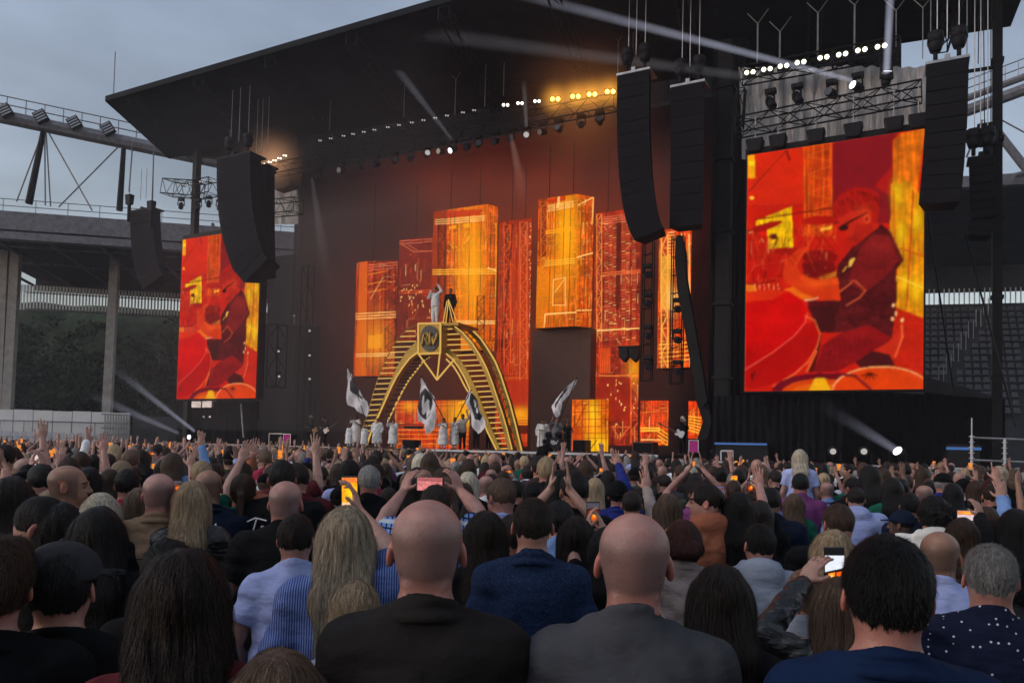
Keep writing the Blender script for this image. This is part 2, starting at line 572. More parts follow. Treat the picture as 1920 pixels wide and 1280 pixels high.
        sd_ = np.cross(fd, pn)                                # across the palm
        if sd == 'l': sd_ = -sd_
        # sd_ points to the thumb
        hsz = .96 if sex == 'm' else .88
        pc = w + fd * .052 * hsz
        Rh = np.stack([sd_, pn, fd], 1)
        B.ell(pc, np.array([.041, .0165, .056]) * hsz, Rh, k=.02)
        fr = .0088 * hsz if lod < 2 else .0105
        curl = {'relax': .55, 'open': .08, 'hold': .75, 'fist': 1.3, 'point': 1.4}[grip]
        for i in range(4):
            off = (.028 - .0188 * i) * hsz
            Ls = np.array([.041, .026, .021]) * hsz * (1.0, 1.08, 1.0, .8)[i]
            c_ = curl * (1 + .12 * i) + rs.uniform(-.08, .08)
            if grip == 'point' and i == 0: c_ = .05
            p = w + fd * (.097 - .004 * abs(i - 1)) * hsz + sd_ * off
            ang = (.10 if grip == 'open' else .03) * (1.5 - i) + (0)
            d0 = fd * math.cos(ang) + sd_ * math.sin(ang)
            th = c_ * .45
            for j in range(3):
                d = d0 * math.cos(th) + pn * math.sin(th)
                q = p + d * Ls[j]
                B.cone(p, q, fr * (1 - .08 * j), fr * (.92 - .08 * j), k=.004, m=.03)
                p = q; th += c_ * .62
        p = w + fd * .022 * hsz + sd_ * .026 * hsz
        d = fd * .62 + sd_ * .72 + pn * .25; d /= np.linalg.norm(d)
        q = p + d * .045 * hsz
        B.cone(p, q, .0135 * hsz, .0105 * hsz, k=.012, m=.03)
        d2 = fd * .88 + sd_ * .3 + pn * (.35 + .3 * curl); d2 /= np.linalg.norm(d2)
        B.cone(q, q + d2 * .038 * hsz, .0105 * hsz, .0085 * hsz, k=.004, m=.03)
        hands[sd] = dict(w=w, pc=pc, fd=fd, pn=pn, sd=sd_)
    # legs
    Lg = B.clone_empty()
    for sx in (-1, 1):
        hipx = .09 * W
        Lg.cone((sx * hipx, 0, .90), (sx * .10, .01, .48), .092 * build, .058 * build, k=.05)
        Lg.cone((sx * .10, .01, .48), (sx * .105, -.02, .09), .058 * build, .040, k=.04)
    B.F = np.minimum(B.F, Lg.F)
    for sx in (-1, 1):
        B.cone((sx * .105, -.03, .05), (sx * .12, .14, .035), .042, .032, k=.03)
    # ---- cloth
    out = {}
    C = T.clone_empty()
    ease = {'tee': .014, 'jacket': .020, 'hoodie': .032, 'polo': .014, 'shirt': .018, 'tank': .006, 'robe': .03, 'coat': .03}[top]
    C.F = T.F.copy()
    # loose torso: fill the small of the back
    C.cone((0, -.005, 1.25), (0, -.005, .95), .115 * W, .125 * W, k=.08)
    if top in ('jacket', 'hoodie', 'coat', 'shirt', 'tee', 'robe'):
        C.ell((0, 0, 1.0), (.175 * W, .13 * build, .19), k=.08)
    if top == 'robe':
        C.cone((-.05, 0, 1.0), (-.09, 0, .2), .16, .2, k=.1); C.cone((.05, 0, 1.0), (.09, 0, .2), .16, .2, k=.1)
    C.F -= ease
    C.cone((0, -.02, 1.40), (0, -.017, 1.50), nr * 1.08 + .012, nr * 1.02 + .010, k=.02)
    nl = 1.488 if top in ('tee', 'robe') else (1.475 if top == 'tank' else 1.484)
    C.cut((0, 0, nl), (0, .5, .87))
    if top == 'tee':      # ribbed neck band
        for i in range(20):
            t = 2 * math.pi * i / 20; t2 = 2 * math.pi * (i + 1) / 20; rr = nr + .012
            C.cone((math.sin(t) * rr, -.006 + math.cos(t) * rr, nl + .002 - math.cos(t) * rr * .57), (math.sin(t2) * rr, -.006 + math.cos(t2) * rr, nl + .002 - math.cos(t2) * rr * .57), .006, k=0, m=.03)
    if sleeve != 'none':
        A_ = C.clone_empty()
        se = ease * .8
        for sd, sx in (('l', -1), ('r', 1)):
            s0, e, w = sh[sd]
            if sleeve == 'long':
                A_.cone(s0, e, .054 * build + se, .043 * build + se * .9, k=.01)
                A_.cone(e, w - (w - e) * .05, .043 * build + se * .9, .034 + se * .4, k=.01)
            else:
                f = .60 if sleeve == 'short' else .95
                A_.cone(s0, s0 + (e - s0) * f, .054 * build + se, (.054 if sleeve == 'short' else .05) * build + se * 1.3, k=.01)
        if sleeve != 'long':
            X = A_.ax[0][:, None, None]; Y = A_.ax[1][None, :, None]; Z = A_.ax[2][None, None, :]
            for sd, sx in (('l', -1), ('r', 1)):
                s0, e, w = sh[sd]
                f = .60 if sleeve == 'short' else .95
                c0 = s0 + (e - s0) * f; d = (e - s0) / np.linalg.norm(e - s0)
                D = (X - c0[0]) * d[0] + (Y - c0[1]) * d[1] + (Z - c0[2]) * d[2]
                A_.F = np.where(X * sx > 0, np.maximum(A_.F, D), A_.F)
        h_ = np.maximum(.035 - np.abs(C.F - A_.F), 0) / .035
        C.F = np.minimum(C.F, A_.F) - h_ * h_ * .035 * .25
    wf = {'tee': (.0055, 18), 'polo': (.005, 17), 'jacket': (.006, 19), 'hoodie': (.006, 17), 'shirt': (.004, 24), 'coat': (.004, 18), 'tank': (.002, 20), 'robe': (.012, 16)}[top]
    if lod <= 2: C.wob(wf[0], wf[1], seed + 5, (1, 1, 1.3))
    # neckline
    hem = {'robe': .25, 'coat': .65}.get(top, .82)
    C.cut((0, 0, hem), (0, 0, -1))
    if top in ('jacket', 'polo', 'shirt', 'coat'):
        # turned collar: a ring round the neck, lower at the front
        K = C.clone_empty(); K2 = C.clone_empty()
        k_ = 28; rr = nr + (.015 if top != 'coat' else .022)
        pts = []
        for i in range(k_):
            t = 2 * math.pi * i / k_
            pts.append(np.array([math.sin(t) * rr, -.004 + math.cos(t) * rr * 1.05, 1.482 - .03 * math.cos(t) + (.006 if top in ('jacket', 'coat') else 0)], np.float32))
        for i in range(k_):
            a_, b_ = pts[i], pts[(i + 1) % k_]
            lo = np.array([0, 0, .036], np.float32)
            K.cone(a_, b_, .009, k=0, m=.05)
            o_ = lambda p_: p_ * np.array([1.24, 1.24, 1], np.float32) - lo
            K2.cone(o_(a_), o_(b_), .013, k=0, m=.05)
        h_ = np.maximum(.034 - np.abs(K.F - K2.F), 0) / .034
        K.F = np.minimum(K.F, K2.F) - h_ * h_ * .034 * .25
        C.F = np.where(K.F < .04, np.minimum(C.F, K.F), C.F)
    if top == 'hoodie' and hat != 'hood_up':
        C.ell((0, -.095, 1.475), (.125, .07, .085), k=.03)
        C.cone((-.085, -.02, 1.50), (.085, -.02, 1.50), .02, k=.02)
        C.cone((-.085, -.02, 1.50), (-.05, .09, 1.44), .03, k=.03); C.cone((.085, -.02, 1.50), (.05, .09, 1.44), .03, k=.03)
        C.cone((0, -.01, 1.50), (0, .01, 1.66), nr + .004, nr + .012, k=.005, mode='sub', m=.02)
    out['cloth'] = C.mesh()
    if sleeve == 'long':
        pass
    # trousers
    P_ = Lg
    P_.ell((0, -.005, .93), (.17 * W, .12 * build, .13), k=.05)
    P_.F -= .014
    P_.cut((0, 0, .97), (0, 0, 1)); P_.cut((0, 0, .07), (0, 0, -1))
    out['trousers'] = P_.mesh()
    # ---- hair
    Hf = None
    if hair not in ('bald', None):
        Hf = B.clone_empty()
        th = {'buzz': .003, 'short': .009, 'crop': .006, 'messy': .014, 'curly': .022, 'long': .013, 'bob': .016, 'bun': .010, 'pony': .010, 'wavy': .015, 'straight': .011, 'braid': .010, 'quiff': .013}[hair]
        Hf.ell(H((0, -.016, .022)), (np.array([.0775, .098, .094]) + th) * hs, R, k=0)
        if hair in ('short', 'crop', 'buzz', 'messy', 'curly', 'quiff'):
            Hf.ell(H((0, -.046, -.028)), (np.array([.060, .044, .050]) + th * .4) * hs, R, k=.02)
            # face opening and clean nape
            Hf.cone(H((0, .125, -.06)), H((0, .125, .03)), .078, .062, k=.012, mode='sub')
            Hf.cone(H((0, .045, -.13)), H((0, .03, -.085)), .10, .085, k=.01, mode='sub')
            for sx in (-1, 1):
                Hf.ell(H((sx * .092, .0, -.03)), (.022, .032, .042), R, k=.008, mode='sub')
            if hair in ('quiff', 'messy'): Hf.cone(H((-.04, .06, .085)), H((.04, .06, .085)), .035, k=.03)
            if hair == 'curly': Hf.wob(.006, 90, seed, (1, 1, 1))
            elif hair == 'messy': Hf.wob(.0035, 70, seed, (1, 1, .6))
            elif lod <= 1: Hf.wob(.0014, 90, seed, (1, 1, .5))
        else:
            Lh = {'long': .36, 'wavy': .34, 'straight': .40, 'bob': .14, 'bun': .0, 'pony': .0, 'braid': .0}[hair] * shaft
            Hf.ell(H((0, -.05, -.03)), (np.array([.064, .05, .06]) + th * .7) * hs, R, k=.03)
            if Lh > 0:
                hw = .062 if hair != 'wavy' else .068
                top_c = H((0, -.045, -.01))
                for sx, zz in ((-1, 1), (0, 1.06), (1, 1)):
                    a_ = H((sx * hw * .85, -.035, -.01))
                    b_ = np.array([a_[0] * 1.12 + 0, -.10 * build - .012 * (sx == 0), a_[2] - Lh * .55], np.float32)
                    c_ = np.array([a_[0] * 1.02, -.125 * build - .01, a_[2] - Lh * zz], np.float32)
                    Hf.cone(a_, b_, .047, .042, k=.04); Hf.cone(b_, c_, .042, .022, k=.04)
                if hair == 'bob': pass
                else:
                    for sx in (-1, 1):       # locks over the shoulder
                        a_ = H((sx * .078, -.005, -.02)); b_ = np.array([a_[0] * 1.18, -.02, a_[2] - Lh * .42], np.float32)
                        Hf.cone(a_, b_, .026, .022, k=.03)
                        Hf.cone(b_, b_ + np.array([sx * .01, -.05, -Lh * .3], np.float32), .022, .012, k=.02)
            if hair in ('bob', 'long', 'wavy', 'straight'):
                for sx in (-1, 1): Hf.cone(H((sx * .068, -.01, .03)), H((sx * .072, .0, -.085)), .026, .026, k=.03)
            if hair == 'bun':
                Hf.ell(H((0, -.105, .045)), (.042, .038, .038), R, k=.015)
            if hair == 'pony':
                Hf.cone(H((0, -.10, .03)), H((0, -.14, -.02)), .024, .026, k=.02)
                p0 = H((0, -.14, -.02)); Hf.cone(p0, p0 + np.array([0, -.02, -.2], np.float32), .026, .014, k=.02)
            if hair == 'braid':
                for sx in (-1, 1):
                    p0 = H((sx * .03, -.085, -.04))
                    for i in range(7):
                        p1 = p0 + np.array([sx * .004 + (.006 if i % 2 else -.006), -.008, -.022], np.float32)
                        Hf.ell(p1, (.017, .015, .018), None, k=.006); p0 = p1
                Hf.ell(H((0, -.10, -.045)), (.045, .03, .03), R, k=.02)
            Hf.cone(H((0, .135, -.10)), H((0, .132, .02)), .085, .065, k=.015, mode='sub')
            if hair in ('bun', 'pony', 'braid'):
                Hf.cone(H((0, .05, -.13)), H((0, .03, -.09)), .095, .08, k=.01, mode='sub')
                for sx in (-1, 1): Hf.ell(H((sx * .095, .0, -.03)), (.022, .03, .04), R, k=.008, mode='sub')
            if lod <= 1:
                Hf.wob(.0035 if hair == 'wavy' else .0022, 60, seed, (1, 1, .22))
        out['hair'] = Hf.mesh()
        if strands and hair != 'buzz':
            out['strands'] = hair_strands(Hf, B, H((0, -.03, .10)), R, H, hair, int(strands * 1.5), rs)
    if hat:
        K = B.clone_empty()
        if hat_yaw: R = rotm(yaw + hat_yaw, pitch, roll)
        if hat in ('cap', 'cap_back'):
            K.ell(H((0, -.014, .030)), np.array([.094, .113, .105]) * hs, R, k=0)
            pz = H((0, 0, .022)); nz = R @ np.array([0, .12, -1], np.float32)
            K.cut(pz, nz)
            f = 1 if hat == 'cap' else -1
            for i in range(-3, 4):
                K.cone(H((i * .024, f * .07, .040)), H((i * .022, f * (.175 - .006 * i * i), .030 + .012 * (i * i) * -.12)), .006, .005, k=.012)
            K.cone(H((0, -.014, .135)), H((0, -.014, .14)), .006, k=.004)
        elif hat == 'beanie':
            K.ell(H((0, -.02, .035)), np.array([.098, .114, .118]) * hs, R, k=0)
            K.cut(H((0, 0, -.005)), R @ np.array([0, .1, -1], np.float32))
            for i in range(14):
                t = i * math.pi * 2 / 14; t2 = (i + 1) * math.pi * 2 / 14
                K.cone(H((math.sin(t) * .094, -.018 + math.cos(t) * .111, .012)), H((math.sin(t2) * .094, -.018 + math.cos(t2) * .111, .012)), .013, k=.01)
        elif hat == 'bucket':
            K.ell(H((0, -.014, .040)), np.array([.092, .108, .098]) * hs, R, k=0)
            K.cut(H((0, 0, .012)), R @ np.array([0, .0, -1], np.float32))
            for i in range(18):
                t = i * math.pi * 2 / 18; t2 = (i + 1) * math.pi * 2 / 18
                K.cone(H((math.sin(t) * .112, -.014 + math.cos(t) * .13, .012)), H((math.sin(t2) * .112, -.014 + math.cos(t2) * .13, .012)), .010, k=.02)
        elif hat == 'hood_up':
            K.ell(H((0, -.03, .02)), np.array([.112, .125, .125]), R, k=0)
            K.cone(H((0, -.05, -.04)), (0, -.05, 1.43), .10, .11, k=.05)
            K.cone(H((0, .16, -.06)), H((0, .15, .02)), .095, .085, k=.02, mode='sub')
        out['hat'] = K.mesh()
        if hat_yaw: R = rotm(yaw, pitch, roll)
    Vb, Qb = B.mesh()
    # colour weights on the skin, in the head frame: lips, brows, eyes, stubble
    q = ((Vb - HB) @ R - np.array([0, .012, .118], np.float32)) / hs
    Cc = np.ones((len(Vb), 3), np.float32)
    mt_ = vnoise(Vb[:, 0] * 28 + 9, Vb[:, 2] * 28 + Vb[:, 1] * 19, seed) * .6 + vnoise(Vb[:, 0] * 75, Vb[:, 2] * 75 + Vb[:, 1] * 50, seed + 1) * .4
    Cc *= (1 + (mt_[:, None] - .5) * np.array([.24, .42, .42], np.float32))
    if lod == 0 and hair == 'bald':
        for _ in range(14):
            c_ = H((rs.randn() * .045, -.08 + rs.randn() * .03, rs.randn() * .05)); Cc[np.linalg.norm(Vb - c_, axis=1) < rs.uniform(.003, .006)] *= (.6, .5, .45)
    hd = Vb[:, 2] > 1.49
    x, y, z = np.abs(q[:, 0]), q[:, 1], q[:, 2]
    lips = hd & (x < .022) & (y > .08) & (np.abs(z + .066) < .012); Cc[lips] = (.85, .5, .5)
    eye = hd & (np.abs(x - .032) < .013) & (y > .078) & (np.abs(z) < .009); Cc[eye] = (.5, .55, .6)
    pup = hd & (np.abs(x - .032) < .005) & (y > .078) & (np.abs(z) < .007); Cc[pup] = (.06, .05, .05)
    brow = hd & (np.abs(x - .032) < .02) & (y > .078) & (np.abs(z - .024) < .005); Cc[brow] = (.25, .2, .18)
    ear = hd & (x > .080) & (x < .11) & (np.abs(y) < .05) & (np.abs(z + .01) < .045); Cc[ear] = (1.05, .72, .68)
    if hair == 'buzz' or bald_cap:
        st = hd & (y < .055) & (z > -.085) & ((z < .092) | (hair == 'buzz')) & ~ear
        wv = np.clip((z + .085) / .03, 0, 1) * (np.clip((.085 - z) / .05, 0, 1) if hair != 'buzz' else 1)
        c2 = Cc * (1 - wv[:, None] * np.array([.50, .44, .38], np.float32) * (.8 + .4 * mt_[:, None]))
        Cc[st] = c2[st]
    nk = (Vb[:, 2] < 1.56) & (Vb[:, 2] > 1.44) & (np.abs(Vb[:, 0]) < .09); Cc[nk] *= (1.0, .88, .86)
    out['body'] = (Vb, Qb)
    out['_col'] = Cc
    for k_ in list(out):
        if k_[0] != '_':
            out[k_] = (out[k_][0] * S, out[k_][1])
    for hd_ in hands.values():
        hd_['w'] = hd_['w'] * S; hd_['pc'] = hd_['pc'] * S
    out['_hands'] = hands
    out['_top'] = (H((0, -.012, .115)) * S)
    out['_S'] = S
    return out

def hair_strands(Hf, B, crown, R, H, kind, n, rs):
    """thin ribbons combed over the hair volume, running from the crown downwards"""
    V, Q = Hf.mesh()
    # area weights: prefer even cover
    c = V[Q].mean(1)
    e1 = V[Q[:, 1]] - V[Q[:, 0]]; e2 = V[Q[:, 3]] - V[Q[:, 0]]
    A = np.linalg.norm(np.cross(e1, e2), axis=1)
    bv, _ = B.sample(c)
    A = A * (bv > .001)
    if kind in ('short', 'crop', 'messy', 'quiff', 'curly'):
        lz_ = ((c - np.array([0, 0, 1.5])) @ R)[:, 2] - .118
        A = A * (lz_ > -.082)
    pick = rs.choice(len(Q), n, p=A / A.sum())
    P = c[pick] + rs.randn(n, 3) * .002
    longh = kind in ('long', 'wavy', 'straight', 'bob', 'pony', 'bun', 'braid')
    seg = 9 if longh else 4
    step = (.020 if longh else (.0035 if kind == 'crop' else .0055)) * rs.uniform(.6, 1.25, n)
    lift = np.abs(rs.randn(n)) * (.0016 if longh else .0011) + .0005
    fly = rs.rand(n) < .13
    pts = [P.copy()]
    side = rs.randn(n, 3) * .22
    fwd = R @ np.array([0, 1, 0], np.float32)
    for i in range(seg):
        away = P - crown; away /= np.linalg.norm(away, axis=1, keepdims=True) + 1e-6
        d = away * (1.0 if not longh else .55) + np.array([0, 0, -1.0]) * (.55 if not longh else 1.0) + side * (.35 if longh else .8)
        if kind in ('bun', 'pony', 'braid'):
            tgt = H((0, -.105, .04)) if kind == 'bun' else H((0, -.10, 0.0))
            t = tgt - P; d = t / (np.linalg.norm(t, axis=1, keepdims=True) + 1e-6) + side * .2
        if kind == 'wavy': d = d + side * 1.1 * np.sin(i * 1.3 + side[:, :1] * 20)
        val, g = Hf.sample(P)
        d = d - g * (d * g).sum(1, keepdims=True)
        d /= np.linalg.norm(d, axis=1, keepdims=True) + 1e-6
        P = P + d * step[:, None]
        val, g = Hf.sample(P)
        val = np.clip(val, -.02, .02)
        tgt = lift * (1 + (i / seg) * (1.2 if not longh else .8)) + np.where(fly, (.006 if longh else .0045) * i / seg * 2, 0)
        P = P + g * (tgt - val)[:, None]
        pts.append(P.copy())
    pts = np.stack(pts, 1)                   # n, seg+1, 3
    tang = np.gradient(pts, axis=1); tang /= np.linalg.norm(tang, axis=2, keepdims=True) + 1e-6
    _, g = Hf.sample(pts.reshape(-1, 3)); g = g.reshape(pts.shape)
    bi = np.cross(tang, g); bi /= np.linalg.norm(bi, axis=2, keepdims=True) + 1e-6
    wd = rs.uniform(.0004, .0010, (n, 1, 1)) * np.array([1 - .8 * (j / seg) ** 3 for j in range(seg + 1)])[None, :, None]
    L = pts - bi * wd; Rr = pts + bi * wd
    VV = np.stack([L, Rr], 2).reshape(-1, 3)
    base = (np.arange(n) * (seg + 1) * 2)[:, None] + np.arange(seg)[None, :] * 2
    F = np.stack([base, base + 1, base + 3, base + 2], 2).reshape(-1, 4)
    return VV.astype(np.float32), F.astype(np.int32)
# ------------------------------------------------------------------ LED picture painter (colours per LED, linear)
class Paint:
    def __init__(s, X, Y, base, seed=0):
        s.X = X; s.Y = Y; s.C = np.tile(np.array(base, np.float32), (len(X), 1)); s.seed = seed
    def inpoly(s, pts):
        X, Y = s.X, s.Y
        m = np.zeros(len(X), bool)
        n = len(pts)
        for i in range(n):
            x1, y1 = pts[i]; x2, y2 = pts[(i + 1) % n]
            if y1 == y2: continue
            c = ((y1 > Y) != (y2 > Y)) & (X < (x2 - x1) * (Y - y1) / (y2 - y1) + x1)
            m ^= c
        return m
    def poly(s, pts, c, a=1.0):
        m = s.inpoly(pts); s.C[m] = s.C[m] * (1 - a) + np.array(c, np.float32) * a; return m
    def line(s, pts, w, c, a=1.0):
        for (x1, y1), (x2, y2) in zip(pts[:-1], pts[1:]):
            dx, dy = x2 - x1, y2 - y1; L = dx * dx + dy * dy + 1e-9
            t = np.clip(((s.X - x1) * dx + (s.Y - y1) * dy) / L, 0, 1)
            d = np.hypot(s.X - x1 - t * dx, s.Y - y1 - t * dy)
            k = (np.clip((w / 2 + .35 - d) / .7, 0, 1) * a)[:, None]
            s.C = s.C * (1 - k) + np.array(c, np.float32) * k
    def ell(s, cx, cy, rx, ry, c, a=1.0, rot=0):
        X = s.X - cx; Y = s.Y - cy
        ca, sa = math.cos(rot), math.sin(rot)
        m = ((X * ca + Y * sa) / rx) ** 2 + ((-X * sa + Y * ca) / ry) ** 2 < 1
        s.C[m] = s.C[m] * (1 - a) + np.array(c, np.float32) * a; return m
    def glow(s, cx, cy, rx, ry, c, a=1.0):
        k = (np.exp(-(((s.X - cx) / rx) ** 2 + ((s.Y - cy) / ry) ** 2)) * a)[:, None]
        s.C = s.C * (1 - k) + np.array(c, np.float32) * k
    def streak(s, amp, freq=1.0, m=None, fy=.03):
        """vertical streaks"""
        v = vnoise(s.X * freq, s.Y * fy, s.seed) * .6 + vnoise(s.X * freq * 2.7, s.Y * fy * 2, s.seed + 3) * .4
        k = 1 + amp * (v * 2 - 1)
        if m is None: s.C *= k[:, None]
        else: s.C[m] *= k[m][:, None]
    def blotch(s, amp, f, m=None):
        v = vnoise(s.X * f, s.Y * f, s.seed + 7) * .6 + vnoise(s.X * f * 2.3, s.Y * f * 2.3, s.seed + 9) * .4
        k = 1 + amp * (v * 2 - 1)
        if m is None: s.C *= k[:, None]
        else: s.C[m] *= k[m][:, None]

def vnoise(x, y, seed=0):
    xi = np.floor(x).astype(np.int64); yi = np.floor(y).astype(np.int64)
    fx = x - xi; fy = y - yi
    fx = fx * fx * (3 - 2 * fx); fy = fy * fy * (3 - 2 * fy)
    def h(a, b):
        n = (a * 374761393 + b * 668265263 + seed * 1442695041) & 0x7fffffff
        n = ((n ^ (n >> 13)) * 1274126177) & 0x7fffffff
        return ((n ^ (n >> 16)) & 0xffff) / 65535.0
    return (h(xi, yi) * (1 - fx) + h(xi + 1, yi) * fx) * (1 - fy) + (h(xi, yi + 1) * (1 - fx) + h(xi + 1, yi + 1) * fx) * fy

def grid_quad(P00, P10, P11, P01, nx, ny):
    """bilinear grid; P00 bottom-left, P10 bottom-right, P11 top-right, P01 top-left"""
    u = np.linspace(0, 1, nx + 1)[None, :, None]; v = np.linspace(0, 1, ny + 1)[:, None, None]
    P = (1 - v) * ((1 - u) * P00 + u * P10) + v * ((1 - u) * P01 + u * P11)
    V = P.reshape(-1, 3)
    i = (np.arange(ny)[:, None] * (nx + 1) + np.arange(nx)[None, :]).ravel()
    F = np.stack([i, i + 1, i + nx + 2, i + nx + 1], 1).astype(np.int32)
    return V, F

OR = srgb(225, 85, 12); YE = srgb(250, 175, 20); RD = srgb(170, 42, 15); DK = srgb(75, 22, 12); WT = srgb(255, 205, 125); BR = srgb(66, 28, 22); PK = srgb(235, 130, 90)

def lattice(p, x0, x1, y0, y1, n, c, w=1.2, a=.9, top=0.0):
    """a painted truss column in the picture: two posts and zig-zag braces"""
    sl = lambda x, y: y + top * (x - x0)
    p.line([(x0, sl(x0, y0)), (x0, y1)], w * 1.2, c, a); p.line([(x1, sl(x1, y0)), (x1, y1)], w * 1.2, c, a)
    h = (y1 - y0) / n
    for i in range(n):
        ya = y0 + i * h; yb = ya + h
        p.line([(x0, ya), (x1, yb)] if i % 2 else [(x1, ya), (x0, yb)], w, c, a * .9)
        p.line([(x0, ya), (x1, ya)], w * .8, c, a * .7)

def bars(p, x0, x1, y, n, c, sl=-.14, w=1.6, gap=4, a=1):
    for i in range(n):
        p.line([(x0, y + i * gap), (x1, y + i * gap + sl * (x1 - x0))], w, c, a)

def clutter(p, x0, x1, y0, y1, n, seed, bright=(.95, .5, .2), mix=.55):
    r = np.random.RandomState(seed)
    for i in range(n):
        x = x0 + r.rand() * (x1 - x0); y = y0 + r.rand() * (y1 - y0); k = r.rand()
        L = r.uniform(4, 22)
        if k < .45: q = [(x, y), (x - .5, min(y1, y + L * 1.6))]
        elif k < .75: q = [(x, y), (min(x1, x + L * .7), y - L * .05)]
        else: q = [(x, y), (min(x1, max(x0, x + r.choice([-1, 1]) * L * .45)), min(y1, y + L * .6))]
        b = r.rand()
        c = srgb(58, 18, 10) if b < mix else (bright if b < .9 else WT)
        p.line(q, r.uniform(.5, 1.1), c, r.uniform(.45, .9))
# ------------------------------------------------------------------ materials of the place
M = {}
M['black_metal'] = pbr('black_metal', (.010, .010, .011), .6, .0, var=.4, spec=.12)
M['steel'] = pbr('steel', (.22, .22, .24), .45, .6)
M['alu'] = pbr('alu', (.32, .32, .34), .4, .7)
M['black_cloth'] = pbr('black_cloth', (.008, .008, .010), .9, spec=.08, bump=.8, bscale=2.2, bstretch=(3, 3, .5), bdist=.25)
M['roof_cloth'] = pbr('roof_cloth', (.012, .014, .018), .8, spec=.1, var=.35, nscale=.5, bump=.5, bscale=.7, bdist=.3)
M['grey_scrim'] = pbr('grey_scrim', (.46, .46, .48), .6, var=.35, nscale=1.2, stretch=(2, 2, .6), bump=1.0, bscale=1.2, bstretch=(2.2, 2.2, .45), bdist=.4)
M['deck'] = pbr('deck', (.03, .03, .033), .5, var=.4)
M['edge_strip'] = pbr('edge_strip', (.55, .56, .6), .5, var=.15)
M['gold'] = pbr('gold', (.36, .235, .055), .42, .75, var=.6, nscale=60, bump=.6, bscale=90, bdist=.02)
M['gold_lamp'] = emis('gold_lamp', srgb(232, 184, 92), .85)
M['white_cloth'] = pbr('white_cloth', (.62, .60, .64), .85, var=.12, bump=.7, bscale=9, bdist=.03)
M['speaker'] = pbr('speaker', (.007, .007, .009), .7, var=.3, spec=.1)
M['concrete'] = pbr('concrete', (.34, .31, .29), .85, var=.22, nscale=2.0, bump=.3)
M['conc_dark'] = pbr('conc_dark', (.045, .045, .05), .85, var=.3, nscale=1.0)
M['beam_grey'] = pbr('beam_grey', (.16, .16, .18), .6, .2, var=.3)
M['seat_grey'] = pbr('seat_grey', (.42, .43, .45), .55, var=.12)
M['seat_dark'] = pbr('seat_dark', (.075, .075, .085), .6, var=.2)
M['panel_white'] = pbr('panel_white', (.80, .78, .78), .6, var=.08, nscale=.6)
M['louvre'] = pbr('louvre', (.62, .64, .66), .5, .1, var=.15)
M['ground'] = pbr('ground', (.06, .06, .055), .95, var=.4, nscale=.4, bump=.4)
M['leaf'] = pbr('leaf', (.025, .04, .02), .9, var=.6, nscale=.9)
M['bark'] = pbr('bark', (.07, .055, .045), .9)
M['lens_white'] = emis('lens_white', (.9, .95, 1.0), 3.0)
M['lens_warm'] = emis('lens_warm', (1.0, .93, .7), 3.2)
M['lens_amber'] = emis('lens_amber', (1.0, .50, .06), 9.0)
M['lens_dim'] = emis('lens_dim', (.75, .7, .66), .6)
M['glass_dark'] = pbr('glass_dark', (.02, .02, .03), .08, spec=.6)
M['pink_face'] = emis('pink_face', srgb(190, 60, 140), .45)
M['blue_strip'] = emis('blue_strip', srgb(95, 140, 215), .45)
M['led'] = led_mat('led', 1.0)
M['led_hot'] = led_mat('led_hot', 1.0)
M['case'] = pbr('case', (.013, .013, .016), .6, var=.3, spec=.12)
M['wood_amp'] = pbr('wood_amp', (.08, .035, .02), .5)

# ------------------------------------------------------------------ ground
V, F = grid_quad(np.array([-160, -40, 0.]), np.array([160, -40, 0.]), np.array([160, 260, 0.]), np.array([-160, 260, 0.]), 32, 30)
g = link('ground', mesh_np('ground', V, F, M['ground'])); g['kind'] = 'structure'

# ------------------------------------------------------------------ stage deck
def sxz(px, py, d=0.0): return ST.loc(px, py, d)
s_l = sxz(430, 832)[0]; s_r = sxz(1236, 849)[0]; s_end = sxz(1822, 885)[0]
DECK = sxz(960, 845.5)[1]
mb = MB(); mb.box(ST, s_l - 6, s_r, 0, 15, DECK - .25, DECK)
stage = empty('stage_deck', ST.W(0, 6, 0), 'black main stage deck with a pale front edge strip, under the arch', 'stage')
mb.build('deck', M['deck'], stage)
mb = MB(); mb.box(ST, s_l - 6, s_r - .02, .05, 14.9, 0, DECK - .25); mb.build('skirt', M['black_cloth'], stage)
mb = MB(); a0 = sxz(800, 847)[0]; mb.box(ST, a0, sxz(1012, 847)[0], -.05, 0, DECK - .09, DECK + .004); mb.box(ST, sxz(1030, 847)[0], s_r - .05, -.05, 0, DECK - .09, DECK + .004)
mb.build('edge_strip', M['edge_strip'], stage)
mb = MB(); mb.box(ST, s_l - 6, sxz(620, 840)[0], -.04, 0, DECK - .05, DECK + .003); mb.build('edge_strip', M['steel'], stage)
# right wing, a little lower and further out
WZ = sxz(1300, 863, -1.0)[1]
wing = empty('stage_wing', ST.W(s_r + 4, 4, 0), 'lower black side stage with a pale edge strip below the right screen', 'stage')
mb = MB(); mb.box(ST, sxz(1262, 860, -1)[0], s_end + 1.5, -1, 12, WZ - .22, WZ); mb.build('deck', M['deck'], wing)
mb = MB(); mb.box(ST, sxz(1262, 860, -1)[0], s_end + 1.5, -.92, 11.9, 0, WZ - .22); mb.build('skirt', M['black_cloth'], wing)
mb = MB()
for a, b in ((1294, 1438), (1450, 1590), (1602, 1682), (1688, 1818)):
    mb.box(ST, sxz(a, 870, -1)[0], sxz(b, 870, -1)[0], -1.05, -1, WZ - .06, WZ + .004)
mb.build('edge_strip', M['edge_strip'], wing)

